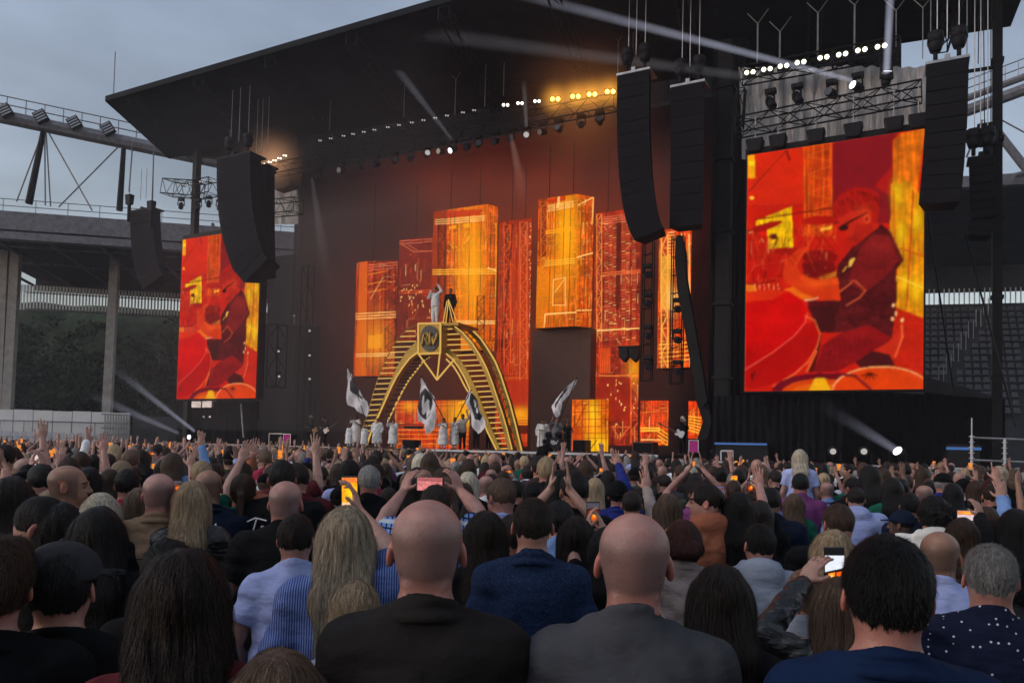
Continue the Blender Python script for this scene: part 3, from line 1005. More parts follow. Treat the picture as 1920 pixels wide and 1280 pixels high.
# ------------------------------------------------------------------ LED backdrop wall (one large screen behind the set, smoke glow painted in)
def led_obj(name, V, F, base, painter, parent=None, mat='led', mat_dim=False, step=None, label=None, cat=None):
    X, Y = proj(V)
    p = Paint(X, Y, base); painter(p)
    p.C = np.clip(p.C, 0, 3) ** (1.0 if mat_dim else 1.18) * (.8 if mat_dim else 1.08)
    c = V.mean(0)
    if parent is not None:
        Mi = np.array(parent.matrix_basis.inverted()); Vl = V @ Mi[:3, :3].T + Mi[:3, 3]
    else: Vl = V - c
    me = mesh_np(name, Vl, F, M[mat]); set_col(me, np.clip(p.C, 0, 4))
    o = link(name, me, parent)
    if parent is None: o.location = c; tag(o, label, cat)
    return o

BD = 9.0
TOPZ = float(ST.hit(197, 190, -3.0)[2]) - .7
def smoke_glow_paint(p):  # glow of orange smoke around the towers, painted as soft blobs
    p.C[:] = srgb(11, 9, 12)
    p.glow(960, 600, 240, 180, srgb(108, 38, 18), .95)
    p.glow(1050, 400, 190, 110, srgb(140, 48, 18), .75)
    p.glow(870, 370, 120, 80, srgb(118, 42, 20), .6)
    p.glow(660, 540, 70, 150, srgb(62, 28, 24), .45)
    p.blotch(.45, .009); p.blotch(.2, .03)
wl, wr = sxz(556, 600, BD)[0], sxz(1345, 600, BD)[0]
video = empty('video_wall', ST.W((wl + wr) / 2, BD, DECK), 'wide LED wall behind the towers, its dim brown red smoke glow painted on', 'video wall')
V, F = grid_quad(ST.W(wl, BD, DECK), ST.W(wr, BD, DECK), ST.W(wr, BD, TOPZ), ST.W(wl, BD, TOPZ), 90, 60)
led_obj('screen_face', V, F, BR, smoke_glow_paint, video, mat_dim=True)
mb = MB(); mb.box(ST, wl - .2, wr + .2, BD + .05, BD + .5, DECK, TOPZ + .2); mb.build('frame', M['black_metal'], video)
for q_, l_ in (((wl - 2.2, wl, DECK - 1, sxz(560, 480, BD)[1]), 'left'), ((wr, wr + 6, 0, TOPZ + 3), 'right')):
    mb = MB(); mb.box(ST, q_[0], q_[1], BD - .5, BD - .3, q_[2], q_[3])
    o = mb.build('black_drape', M['black_cloth']); tag(o, 'tall plain black drape closing the stage just %s of the LED wall' % l_, 'drape')

# tower-shaped LED blocks: front face and a receding right face
def tower(px0, pxc, px1, ytop, ybot, d, painter, label, side=.8, sub=1.35):
    aL, zt = sxz(px0, ytop, d); aC = sxz(pxc, ytop, d)[0]
    zb = sxz(px0, ybot, d)[1]
    r = ray(px1, ytop)
    t = (d + side - (CAMP - ST.o) @ ST.n) / (r @ ST.n); Pr = CAMP + r * t; aR = float((Pr - ST.o) @ ST.u)
    root = empty('led_tower', ST.W((aL + aC) / 2, d + .8, zb), label, 'LED tower', 'LED blocks of the stage set')
    W = ST.W
    nx = max(6, int((pxc - px0) / sub)); ny = max(10, int((ybot - ytop) / sub))
    V, F = grid_quad(W(aL, d, zb), W(aC, d, zb), W(aC, d, zt), W(aL, d, zt), nx, ny)
    led_obj('front_screen', V, F, OR, painter, root)
    if px1 > pxc:
        nx = max(4, int((px1 - pxc) / sub))
        V, F = grid_quad(W(aC, d, zb), W(aR, d + side, zb), W(aR, d + side, zt), W(aC, d, zt), nx, ny)
        led_obj('side_screen', V, F, OR, painter, root)
    mb = MB(); e = .03
    mb.hexa([W(aL, d + e, zb), W(aC, d + e, zb), W(aR, d + side + e, zb), W(aL, d + side + .9, zb), W(aL, d + e, zt), W(aC, d + e, zt), W(aR, d + side + e, zt), W(aL, d + side + .9, zt)])
    mb.build('casing', M['black_metal'], root)
    return root

def seg_common(p, base, seed, st=.35, dark=None):
    p.seed = seed; p.C[:] = base; p.streak(st, .22); p.streak(st * .7, 1.1, None, .01); p.blotch(.55, .045); p.blotch(.3, .16)
    x0, x1, y0, y1 = p.X.min(), p.X.max(), p.Y.min(), p.Y.max()
    lum = srgb(255, 165, 60) if base[0] > .5 else srgb(232, 98, 50)
    clutter(p, x0, x1, y0, y1, int((x1 - x0) * (y1 - y0) / 52) + 16, seed, lum)
    for y in np.arange(y0 + 22, y1, 34): p.line([(x0, y), (x1, y - .05 * (x1 - x0))], 1.0, lum, .5)

def tw1(p):      # far-left tower
    seg_common(p, srgb(172, 58, 12), 11)
    p.poly([(674, 490), (690, 488), (688, 705), (666, 705)], srgb(225, 110, 14), .8)
    p.glow(706, 640, 26, 50, srgb(245, 150, 20), .9)
    for x in (690, 702, 716, 730, 742): p.line([(x, 492), (x - 3, 705)], 1.3, srgb(50, 18, 10), .75)
    bars(p, 690, 745, 497, 3, PK, -.1, 1.3, 5)
    lattice(p, 722, 742, 500, 700, 12, srgb(60, 20, 12), 1.6, .8)
    bars(p, 668, 742, 588, 3, WT, -.05, 2, 5, .8); bars(p, 668, 740, 664, 2, WT, -.03, 2, 4, .9)
    for y in (515, 533, 548): bars(p, 690, 722, y, 1, srgb(240, 150, 50), -.2, 1.4)
    p.line([(695, 560), (718, 520)], 1.2, WT, .7); p.poly([(690, 628), (716, 627), (716, 652), (690, 653)], YE, .6)
    p.streak(.3, .5, p.Y > 668)
def tw2(p):      # dim frame tower
    p.seed = 5; p.C[:] = srgb(128, 42, 24); clutter(p, 749, 815, 470, 640, 150, 5, srgb(215, 85, 40)); p.blotch(.3, .04); p.streak(.15, .3)
    bars(p, 749, 792, 452, 2, PK, -.06, 1.3, 5); bars(p, 795, 815, 449, 2, PK, -.1, 1.3, 5)
    p.line([(752, 457), (776, 472), (815, 470)], 1.6, PK, .8); p.line([(764, 458), (783, 470)], 1.3, PK, .7)
    for x in (750, 765, 782, 800): p.line([(x, 455), (x, 600)], 1, srgb(140, 55, 35), .6)
    bars(p, 749, 815, 546, 2, srgb(225, 90, 40), -.03, 2, 4, .9)
    r = np.random.RandomState(3)
    for i in range(34): p.ell(750 + r.rand() * 62, 530 + r.rand() * 60, .9, 1.8, WT, .9)
def tw3(p):      # tall bright tower
    seg_common(p, srgb(205, 88, 10), 21, .32)
    p.glow(885, 500, 26, 110, srgb(250, 170, 10), .95); p.glow(860, 640, 40, 40, srgb(240, 140, 10), .8)
    p.poly([(812, 395), (838, 392), (838, 640), (808, 640)], srgb(150, 48, 18), .8)
    lattice(p, 822, 834, 410, 640, 14, srgb(70, 24, 14), 1.8, .9)
    p.poly([(838, 396), (905, 392), (900, 403), (838, 408)], srgb(200, 60, 18), .9)
    for i in range(3): p.line([(816, 412 + i * 4), (836, 411 + i * 4)], 1.5, WT, .9); p.line([(838, 411 + i * 4), (908, 405 + i * 4)], 2, WT, .95)
    for x in (861, 889, 930): p.line([(x, 418), (x, 640)], 2.0, YE, .75)
    for x in (845, 853, 880, 902, 920): p.line([(x, 400), (x - 2, 640)], 1.1, srgb(95, 34, 12), .75)
    p.line([(915, 394), (913, 640)], 2.2, srgb(215, 85, 15), .9)
    bars(p, 812, 930, 506, 3, srgb(255, 190, 60), -.01, 2.2, 4, .9); p.line([(915, 502), (932, 508)], 2.5, WT, .9)
    bars(p, 858, 927, 602, 2, WT, -.0, 2.4, 4, .95)
    lattice(p, 895, 908, 555, 640, 6, srgb(95, 34, 12), 2.2, .8)
    for q in ([(842, 425), (856, 421), (856, 428), (842, 430)], [(870, 420), (880, 419), (880, 426), (870, 428)], [(870, 455), (880, 440), (879, 450), (870, 458)], [(840, 452), (850, 462), (850, 468)], [(868, 488), (880, 500), (876, 502)]): p.poly(q, YE, .85)
def tw4(p):      # dark red truss tower
    seg_common(p, srgb(150, 44, 20), 31, .4)
    p.glow(980, 580, 24, 160, srgb(205, 75, 20), .7)
    for x in (938, 942, 962, 966, 974, 978, 990): p.line([(x, 418), (x - 6, 800)], 1.2, srgb(220, 90, 40), .75)
    lattice(p, 945, 957, 422, 680, 14, srgb(235, 110, 50), 1.3, .9); lattice(p, 975, 988, 416, 800, 22, srgb(235, 120, 60), 1.3, .9)
    p.line([(962, 420), (940, 660)], 1.8, srgb(50, 14, 10), .8)
    bars(p, 940, 996, 708, 2, srgb(225, 110, 40), 0, 1.6, 4, .8)
    p.poly([(940, 712), (998, 712), (994, 850), (936, 850)], srgb(185, 50, 16), .75)
    p.glow(975, 775, 22, 12, YE, .9); bars(p, 940, 992, 780, 4, YE, 0, 2.2, 5, .9)
    p.poly([(936, 797), (996, 797), (996, 812), (936, 812)], srgb(60, 22, 14), .8)
    bars(p, 940, 992, 816, 3, srgb(240, 120, 40), 0, 1.6, 5, .8)
    r = np.random.RandomState(8)
    for i in range(60): p.ell(994 + r.randn() * .8, 420 + r.rand() * 360, .8, 1.4, WT, .8)
def tw5(p):      # hanging bright block
    seg_common(p, srgb(208, 90, 10), 41, .3)
    p.glow(1062, 440, 22, 90, srgb(252, 180, 8), .95); p.glow(1035, 540, 30, 60, srgb(240, 150, 10), .8)
    p.poly([(1012, 372), (1026, 370), (1024, 480), (1010, 480)], srgb(120, 38, 16), .75)
    lattice(p, 1014, 1025, 378, 480, 7, srgb(225, 120, 50), 1.3, .9)
    p.poly([(1028, 374), (1060, 366), (1060, 376), (1028, 382)], srgb(200, 60, 18), .9)
    for i in range(4): p.line([(1028, 386 + i * 3.4), (1075, 377 + i * 3.4)], 1.5, WT, .95)
    p.line([(1083, 385), (1116, 368)], 2.2, WT, .9); p.line([(1048, 370), (1046, 388)], 4, WT, .9)
    p.line([(1083, 362), (1080, 610)], 2, srgb(235, 140, 20), .8); p.line([(1113, 370), (1110, 420)], 2.6, WT, .7)
    for x in (1033, 1042, 1058, 1070, 1090, 1098, 1105): p.line([(x, 380), (x - 4, 612)], 1.1, srgb(120, 48, 10), .75)
    bars(p, 1022, 1078, 490, 3, srgb(255, 200, 70), -.1, 2, 4, .8); p.line([(1082, 482), (1112, 474)], 2.6, WT, .9)
    bars(p, 1024, 1070, 434, 2, YE, -.15, 3, 4, .8)
    p.line([(1038, 524), (1060, 520), (1060, 572), (1036, 572), (1038, 524)], 1.5, WT, .8); p.line([(1040, 548), (1058, 524)], 1.5, WT, .7)
    for i in range(8): p.line([(1040, 548 + i * 3), (1056, 547 + i * 3)], .9, srgb(160, 60, 20), .8)
    bars(p, 1022, 1080, 589, 1, WT, -.06, 2.4, 4, .95); p.line([(1080, 582), (1112, 581)], 2, WT, .9); p.line([(1022, 590), (1020, 614)], 2, WT, .9)
    p.poly([(1004, 500), (1020, 498), (1020, 614), (1002, 615)], srgb(230, 140, 15), .5)
def tw6(p):      # ladder and dot tower
    seg_common(p, srgb(158, 46, 22), 51, .35)
    lattice(p, 1119, 1128, 402, 640, 16, srgb(245, 150, 70), 1.6, .9)
    for x in (1134, 1142, 1166, 1174, 1186, 1150):
        for i in range(64):
            y = 410 + i * 3.6
            p.line([(x, y), (x + 6, y - .6)], 1.1, srgb(225, 110, 70) if (i * 7 + int(x)) % 5 else WT, .85)
    p.poly([(1156, 415), (1164, 414), (1162, 580), (1154, 580)], srgb(90, 26, 16), .8)
    bars(p, 1130, 1204, 408, 4, PK, -.12, 1.4, 4, .9); bars(p, 1130, 1204, 512, 2, srgb(240, 120, 60), -.08, 2, 4, .9)
    bars(p, 1118, 1204, 620, 1, WT, -.06, 3, 4, .9)
    bars(p, 1124, 1200, 704, 1, srgb(235, 130, 60), 0, 3, 4, .95)
    p.poly([(1122, 652), (1145, 652), (1145, 700), (1122, 700)], srgb(205, 70, 18), .8)
    for i in range(5): p.line([(1126 + i * 4, 655), (1126 + i * 4, 698)], 1, srgb(245, 130, 40), .8)
    p.glow(1190, 690, 14, 30, YE, .7)
    p.poly([(1122, 708), (1182, 708), (1182, 790), (1122, 790)], srgb(165, 40, 14), .85); p.blotch(.25, .05)
    lattice(p, 1183, 1200, 700, 830, 6, srgb(235, 110, 40), 2.0, .9)
    p.line([(1148, 800), (1162, 822), (1180, 800), (1150, 800)], 2, srgb(240, 120, 50), .8)
    r = np.random.RandomState(2)
    for i in range(26): p.ell(1122 + r.rand() * 78, 710 + r.rand() * 110, .9, 2.6, WT, .9)
def tw7(p):      # narrow far-right block
    seg_common(p, srgb(205, 72, 25), 61, .3)
    lattice(p, 1240, 1252, 440, 690, 10, srgb(255, 190, 90), 2, .9)
    for i in range(12): p.line([(1253, 436 + i * 6), (1264, 435 + i * 6)], 2.4, WT, .8)
    p.poly([(1238, 480), (1262, 480), (1262, 580), (1238, 580)], srgb(250, 190, 70), .6); p.glow(1262, 560, 12, 24, WT, .8)
    p.line([(1292, 440), (1294, 690)], 3, WT, .8); p.line([(1284, 440), (1284, 690)], 2, srgb(240, 130, 50), .8)
    bars(p, 1236, 1296, 646, 5, srgb(255, 190, 80), -.08, 2.2, 8, .9)
    for x in (1266, 1274): p.line([(x, 436), (x, 690)], 1.4, srgb(90, 26, 14), .9)
def tw8(p):      # row behind the arch
    seg_common(p, srgb(200, 64, 12), 71, .4)
    p.glow(870, 775, 34, 30, srgb(255, 190, 20), .95); p.glow(768, 762, 14, 10, YE, .9)
    for x in range(748, 990, 13): p.line([(x, 750), (x, 845)], 1.3, srgb(90, 28, 10), .8)
    for y in (757, 764, 806, 814, 822, 832): p.line([(742, y), (880, y)], 1.6, srgb(255, 150, 40), .8)
    for y in (795, 800): p.line([(742, y), (850, y)], 2.5, srgb(70, 20, 10), .8)
    p.line([(860, 756), (880, 750), (880, 800)], 3, srgb(255, 210, 80), .8)
def tw9(p):      # low yellow block on the right
    seg_common(p, srgb(225, 112, 16), 81, .35)
    p.glow(1120, 835, 26, 26, srgb(255, 205, 20), .98); p.glow(1112, 775, 12, 26, srgb(255, 205, 30), .9)
    for x in (1078, 1092, 1104, 1116, 1128, 1136): p.line([(x, 750), (x, 846)], 1.5, srgb(130, 36, 10), .85)
    for y in (760, 772, 786, 800, 812, 822): p.line([(1074, y), (1140, y - 1)], 1.4, srgb(175, 50, 10), .8)
    p.line([(1078, 800), (1100, 756)], 2, srgb(160, 44, 10), .8); p.line([(1104, 846), (1118, 826)], 2.4, srgb(130, 36, 10), .8)
    p.poly([(1072, 800), (1092, 800), (1098, 848), (1072, 848)], srgb(190, 60, 14), .6)
def tw10(p):
    seg_common(p, srgb(205, 62, 16), 91, .55)
    for x in range(1206, 1256, 5): p.line([(x, 750), (x, 800)], 1, srgb(240, 120, 50), .7)
    bars(p, 1202, 1236, 802, 2, srgb(255, 200, 70), 0, 3, 5, .95)
    for i in range(4): p.line([(1234, 802 + i * 7), (1254, 815 + i * 7)], 2.6, srgb(255, 190, 60), .9)
    p.line([(1202, 824), (1240, 824)], 2, WT, .9); bars(p, 1228, 1252, 826, 2, srgb(255, 150, 50), 0, 2, 5, .9)
def tw11(p):
    seg_common(p, srgb(215, 70, 18), 101, .4)
    for i in range(6): p.line([(1290, 780 + i * 5), (1314, 783 + i * 6)], 2.4, srgb(255, 195, 70), .9)
    p.line([(1314, 752), (1328, 790)], 3, srgb(255, 170, 70), .9)

tower(669, 690, 746, 492, 705, 5.6, tw1, 'orange LED tower lowest and furthest left of the set, with crossed trusses', .5)
tower(749, 815, 815, 450, 640, 6.8, tw2, 'dim maroon LED tower between the leftmost and the tall bright one')
tower(813, 914, 934, 397, 660, 5.4, tw3, 'tall bright orange LED tower right behind the two singers', .7)
tower(937, 998, 998, 416, 836, 6.4, tw4, 'dark red LED tower of thin trusses between the two brightest towers')
tower(1010, 1083, 1114, 374, 615, 4.6, tw5, 'yellow LED block hanging free above the gap right of the arch', .8)
tower(1117, 1203, 1203, 400, 834, 6.2, tw6, 'red LED tower of dotted ladders right of the hanging yellow block')
tower(1236, 1297, 1297, 432, 690, 5.6, tw7, 'narrow LED block seen behind the lamp ladders and square speaker stack')
tower(741, 881, 881, 751, 842, 7.0, tw8, 'low wide orange LED block behind the arch feet')
tower(1073, 1142, 1142, 749, 845, 4.4, tw9, 'low yellow LED block right of the drum kit')
tower(1201, 1254, 1254, 751, 834, 5.6, tw10, 'low red striped LED block with yellow slashes near the stage right edge')
tower(1291, 1332, 1332, 752, 822, 6.0, tw11, 'small LED block half hidden by the black side column')
# dark hanging block under the free one
a0, z0 = sxz(996, 770, 5.4); a1, z1 = sxz(1108, 614, 5.4)
mb = MB(); mb.box(ST, a0, a1, 5.4, 6.4, DECK, z1)
o = mb.build('scenic_block', pbr('block_brown', (.075, .028, .020), .6, var=.2)); tag(o, 'plain dark brown scenery block below the hanging yellow LED block', 'scenery block')
# suspension cables of the LED blocks
for px, py, d, w_ in ((700, 490, 5.6, 'lowest orange LED tower on the left'), (780, 450, 6.8, 'dim maroon LED tower'), (845, 397, 5.4, 'tall bright orange LED tower, its left cable'), (900, 392, 5.4, 'tall bright orange LED tower, its right cable'),
        (960, 414, 6.4, 'dark red truss-patterned LED tower, its left cable'), (985, 412, 6.4, 'dark red truss-patterned LED tower, its right cable'), (1030, 372, 4.6, 'free hanging yellow LED block, its left cable'), (1075, 362, 4.6, 'free hanging yellow LED block, its right cable'),
        (1140, 398, 6.2, 'red LED tower of dotted ladders, its left cable'), (1185, 392, 6.2, 'red LED tower of dotted ladders, its right cable')):
    P = ST.hit(px, py, d + .5); mb = MB(); mb.tube(P, P + np.array([0, 0, max(1, 17.5 - P[2])]), .018, k=4)
    o = mb.build('hanging_cable', M['black_metal'])
    tag(o, 'thin dark cable above the ' + w_, 'cable', 'cables above the LED blocks')
def poly_thing(name, pts, d, th, mat, label, cat, parent=None):
    mb = MB(); mb.prism([ST.hit(x, y, d) for x, y in pts], ST.n * th)
    o = mb.build(name, mat, parent)
    if parent is None: tag(o, label, cat)
    return o

# ------------------------------------------------------------------ big side screens (the same live picture on both)
def screen_paint(V, uv):
    # painted in the pixel frame of the right screen: u,v -> photo px
    u, v = uv
    xl = 1395 + 7 * v; xr = 1730.5 + 1.5 * v
    yt0 = 292; yt1 = 243
    X = xl + (xr - xl) * u
    yt = yt0 + (yt1 - yt0) * u
    Y = 733 + (yt - 733) * v
    p = Paint(X, Y, srgb(205, 34, 10), 5)
    A = lambda L: [(1360 + x / 3.2, 360 + y / 3.2) for x, y in L]            # from the lower close-up
    B = lambda L: [(1360 + x * .29693, y * .29693) for x, y in L]            # from the upper close-up
    c = lambda r, g, b: srgb(r, g, b)
    p.blotch(.12, .02)
    p.poly(B([(140, 975), (510, 930), (520, 1290), (140, 1300)]), c(218, 48, 8), .9)
    p.poly(B([(704, 895), (1110, 840), (1065, 890), (1062, 1420), (700, 1420)]), c(140, 26, 34))
    p.poly(B([(1062, 1060), (1062, 1250), (960, 1180)]), c(185, 28, 22), .8)
    m = p.poly(B([(512, 925), (700, 900), (700, 1500), (520, 1500)]), c(205, 66, 8)); p.streak(.55, .28, m, .02); p.blotch(.35, .08, m)
    for x in (520, 545, 580, 640, 690): p.line(B([(x, 920), (x + 8, 1480)]), 1.1, c(245, 150, 30), .7)
    for i in range(9): p.line(B([(545, 930 + i * 60), (690, 960 + i * 60)] if i % 2 else [(690, 930 + i * 60), (545, 985 + i * 60)]), 1.1, c(240, 130, 30), .7)
    p.poly(B([(140, 985), (190, 978), (195, 1128), (142, 1130)]), c(245, 170, 15)); p.poly(B([(150, 1020), (190, 1020), (188, 1050), (150, 1050)]), c(250, 225, 30), .8)
    p.poly(B([(155, 1245), (185, 1245), (185, 1262), (155, 1262)]), c(255, 200, 60))
    p.line(B([(150, 1215), (400, 955)]), 1.6, c(110, 16, 10), .9); p.line(B([(405, 955), (425, 1010)]), 4, c(95, 16, 12), .9)
    m = p.poly(B([(1072, 890), (1115, 850), (1256, 815), (1215, 1180), (1190, 1500), (1062, 1500)]), c(214, 112, 8)); p.seed = 9; p.streak(.6, .30, m, .02); p.blotch(.4, .06, m)
    m = p.poly(A([(1008, -40), (1100, -60), (1192, 60), (1190, 772), (1030, 700), (1040, 480), (1000, 300)]), c(214, 140, 6)); p.streak(.6, .26, m, .015); p.blotch(.4, .07, m)
    for gx, gy in ((1150, 180), (1060, 260), (1150, 600), (1090, 560), (1040, 20)): p.glow(*A([(gx, gy)])[0], 9, 22, c(245, 205, 20), .8)
    p.line(A([(1130, 0), (1115, 300), (1095, 700)]), 3, c(200, 45, 10), .9); p.line(A([(1020, 0), (1030, 450)]), 3, c(215, 80, 10), .8)
    p.line(A([(1060, 350), (1190, 400)]), 4, c(210, 90, 12), .8); p.line(A([(1040, 520), (1190, 590)]), 2, c(255, 215, 80), .8)
    # window glow and stands
    p.poly(A([(190, 178), (416, 90), (426, 345), (270, 345), (262, 230), (190, 225)]), c(232, 182, 0)); m = p.inpoly(A([(190, 178), (416, 90), (426, 345), (270, 345)])); p.streak(.45, .35, m, .02); p.blotch(.5, .10, m)
    p.line(A([(190, 170), (668, 100)]), 2.6, c(120, 10, 10), .95)
    for k in ((130, 420, 200, 220), (200, 260, 280, 420), (380, 270, 330, 440), (500, 200, 505, 420), (560, 220, 680, 360), (660, 180, 540, 400), (150, 260, 150, 420), (610, 330, 640, 470)):
        p.line(A([(k[0], k[1]), (k[2], k[3])]), 1.6, c(120, 14, 10), .85)
    p.ell(*A([(300, 272)])[0], 8, 6, c(90, 20, 10)); p.line(A([(330, 280), (300, 340)]), 3, c(90, 20, 10))
    p.ell(*A([(240, 215)])[0], 38, 6.5, c(165, 18, 10), 1, -.28); p.ell(*A([(590, 175)])[0], 34, 8.5, c(180, 28, 12), 1, -.05)
    p.ell(*A([(390, 360)])[0], 32, 7, c(170, 24, 12)); p.ell(*A([(590, 395)])[0], 34, 14, c(150, 18, 14))
    p.poly(A([(480, 430), (680, 430), (690, 520), (500, 520)]), c(120, 18, 16), .9)
    p.poly(A([(585, 520), (690, 480), (700, 510), (600, 540)]), c(238, 150, 40), .8); p.poly(A([(590, 225), (668, 208), (668, 225), (600, 240)]), c(255, 190, 60), .9)
    p.poly(A([(110, 560), (180, 560), (200, 600), (110, 605)]), c(235, 130, 30), .9)
    p.ell(*A([(235, 500)])[0], 39, 17, c(196, 24, 10)); p.line(A([(120, 530), (180, 450), (250, 430)]), 1.2, c(235, 90, 50), .8)
    p.line(A([(120, 550), (200, 556), (290, 540), (360, 500)]), 1.6, c(90, 10, 8), .9)
    for x in range(180, 340, 30): p.line(A([(x, 556), (x + 4, 590)]), 1.2, c(250, 190, 120), .8)
    p.poly(A([(440, 568), (560, 640), (500, 655), (420, 630), (370, 590)]), c(228, 110, 20))
    clutter(p, 1402, 1574, 425, 530, 190, 21, c(238, 105, 30), .6)
    for q in ((150, 200, 240, 470), (300, 240, 230, 430), (500, 330, 560, 480), (620, 210, 600, 380), (470, 200, 520, 330)): p.line(A([(q[0], q[1]), (q[2], q[3])]), 1.3, c(232, 96, 40), .7)
    p.glow(*A([(600, 470)])[0], 36, 26, c(120, 14, 12), .6); p.glow(*A([(230, 380)])[0], 26, 18, c(170, 26, 8), .5)
    # floor
    p.poly(A([(1030, 700), (1190, 775), (1190, 1195), (1000, 1195), (1000, 800)]), c(196, 40, 12)); p.seed = 3; p.blotch(.2, .09, p.inpoly(A([(1030, 700), (1190, 775), (1190, 1195), (1000, 1195)])))
    # jacket and trousers
    jk = A([(690, 520), (695, 450), (790, 330), (905, 240), (950, 200), (1005, 250), (1040, 330), (1078, 420), (1036, 482), (1042, 640), (1012, 890), (960, 860), (860, 810), (740, 850), (600, 850), (515, 700), (520, 660), (715, 655), (705, 560)])
    m = p.poly(jk, c(92, 24, 26)); p.seed = 12; p.blotch(.5, .07, m); p.blotch(.3, .2, m)
    m = p.poly(A([(830, 350), (900, 262), (990, 270), (1050, 420), (975, 520), (900, 580), (850, 620), (760, 540)]), c(134, 30, 30), .9); p.blotch(.25, .16, m)
    p.line(A([(710, 606), (770, 560), (790, 540)]), 2, c(225, 110, 60), .9); p.line(A([(800, 540), (860, 600), (830, 640), (750, 688)]), 1.8, c(225, 110, 60), .9)
    p.poly(A([(770, 410), (802, 405), (780, 450), (760, 462)]), c(250, 200, 90), .9); p.line(A([(750, 455), (728, 486)]), 1.6, c(250, 190, 80), .9)
    for q in ([(840, 700), (960, 720), (1000, 700)], [(860, 740), (1000, 760)], [(880, 640), (1020, 650)], [(900, 560), (1020, 540)], [(820, 440), (930, 470), (1000, 430)], [(690, 780), (800, 740)]): p.line(A(q), 1.6, c(60, 16, 20), .6)
    p.poly(A([(520, 690), (690, 690), (690, 830), (600, 850), (560, 800)]), c(76, 24, 24)); p.line(A([(686, 660), (690, 840)]), 1, c(110, 40, 40), .6)
    m = p.poly(A([(600, 930), (700, 860), (880, 805), (1000, 880), (1010, 915), (900, 960), (800, 1030), (690, 1085), (540, 1085), (590, 990)]), c(142, 20, 24)); p.seed = 44
    for i in range(9): p.line(A([(640 + i * 30, 900 - i * 6), (655 + i * 30, 960 - i * 6), (650 + i * 30, 1010 - i * 12)]), 2.2, c(88, 14, 18), .55)
    p.poly(A([(530, 800), (600, 860), (590, 960), (550, 1080), (520, 1085), (590, 880)]), c(72, 14, 16), .9)
    def wr(poly_, n_, c_, seed, a_=.5, dx=30, dy=18):
        mm = p.inpoly(poly_); sv = p.C.copy(); r = np.random.RandomState(seed)
        xs = [q[0] for q in poly_]; ys = [q[1] for q in poly_]
        for _ in range(n_):
            x = r.uniform(min(xs), max(xs)); y = r.uniform(min(ys), max(ys)); t = r.randn() * .5
            p.line([(x, y), (x + dx / 6 * (1 + r.rand()), y + t * dy / 6), (x + dx / 3 * (1 + r.rand()), y + t * dy / 2 + r.randn())], r.uniform(.7, 1.8), c_, a_ * r.uniform(.4, 1))
        p.C[~mm] = sv[~mm]
    wr(jk, 70, c(48, 14, 18), 3); wr(jk, 40, c(160, 52, 40), 4, .45)
    th_ = A([(600, 930), (700, 860), (880, 805), (1000, 880), (1010, 915), (900, 960), (800, 1030), (690, 1085), (540, 1085), (590, 990)])
    wr(th_, 50, c(80, 12, 16), 5, .6, 14, 40); wr(th_, 26, c(186, 44, 34), 6, .5, 14, 40)
    p.glow(*A([(960, 330)])[0], 24, 14, c(168, 48, 38), .45); p.glow(*A([(800, 860)])[0], 34, 10, c(175, 36, 32), .4)
    # seat
    p.poly(A([(1010, 900), (1070, 800), (1078, 880), (1030, 1010), (960, 1040), (830, 1030), (880, 980)]), c(200, 50, 22)); p.line(A([(1066, 810), (1072, 880), (1030, 1000)]), 2, c(250, 130, 70), .9)
    p.poly(A([(800, 1030), (900, 960), (1000, 985), (1030, 1050), (830, 1060)]), c(84, 24, 26))
    for q in ((1020, 690), (1035, 740), (1015, 772), (1070, 780)): p.ell(*A([q])[0], 2.4, 4, c(250, 190, 130))
    # head
    fc = A([(690, 120), (760, 60), (900, 110), (940, 215), (905, 245), (800, 330), (765, 318), (772, 285), (740, 262), (748, 240), (722, 222), (700, 180)])
    p.poly(fc, c(196, 44, 18)); p.poly(A([(800, 200), (900, 200), (905, 245), (810, 325), (790, 300)]), c(175, 34, 16), .8)
    hr = A([(676, 150), (664, 100), (690, 40), (740, 0), (800, -22), (880, -14), (930, 10), (948, 70), (935, 140), (922, 205), (900, 190), (890, 120), (850, 110), (780, 120), (720, 160), (700, 150)])
    m = p.poly(hr, c(178, 28, 14)); p.seed = 7
    r = np.random.RandomState(4)
    for i in range(60):
        x, y = 680 + r.rand() * 255, -15 + r.rand() * 125
        q = A([(x, y), (x + 16, y + 10), (x + 10, y + 24)]); mm = p.inpoly(hr); sv = p.C.copy(); p.line(q, 1.5, c(112, 14, 10), .8); p.C[~mm] = sv[~mm]
    p.line(A([(706, 222), (760, 190), (868, 132)]), 4, c(46, 12, 12), .95); p.ell(*A([(736, 222)])[0], 9, 5.5, c(60, 14, 16), 1, -.35)
    p.ell(*A([(870, 168)])[0], 6, 9, c(222, 80, 40)); p.ell(*A([(868, 170)])[0], 3, 5, c(150, 30, 20))
    p.line(A([(752, 285), (785, 290)]), 1.6, c(120, 20, 14), .8)
    p.glow(*A([(850, 120)])[0], 16, 12, c(226, 84, 34), .4); p.glow(*A([(790, 290)])[0], 9, 8, c(120, 20, 14), .5)
    # arms
    p.poly(A([(360, 500), (372, 455), (400, 400), (450, 350), (500, 335), (520, 345), (470, 400), (450, 450), (480, 500), (560, 535), (700, 522), (715, 658), (600, 656), (480, 610), (410, 565), (370, 540)]), c(212, 62, 14))
    p.poly(A([(480, 500), (560, 535), (700, 522), (706, 560), (560, 570), (470, 530)]), c(228, 84, 18), .7)
    p.line(A([(400, 410), (430, 440)]), 2, c(150, 30, 10), .7); p.line(A([(425, 385), (450, 415)]), 2, c(150, 30, 10), .7)
    p.line(A([(440, 440), (520, 330), (560, 250)]), 2, c(235, 90, 40), .8)
    p.line(A([(500, 655), (550, 650), (580, 640)]), 2.4, c(240, 190, 150), .8)
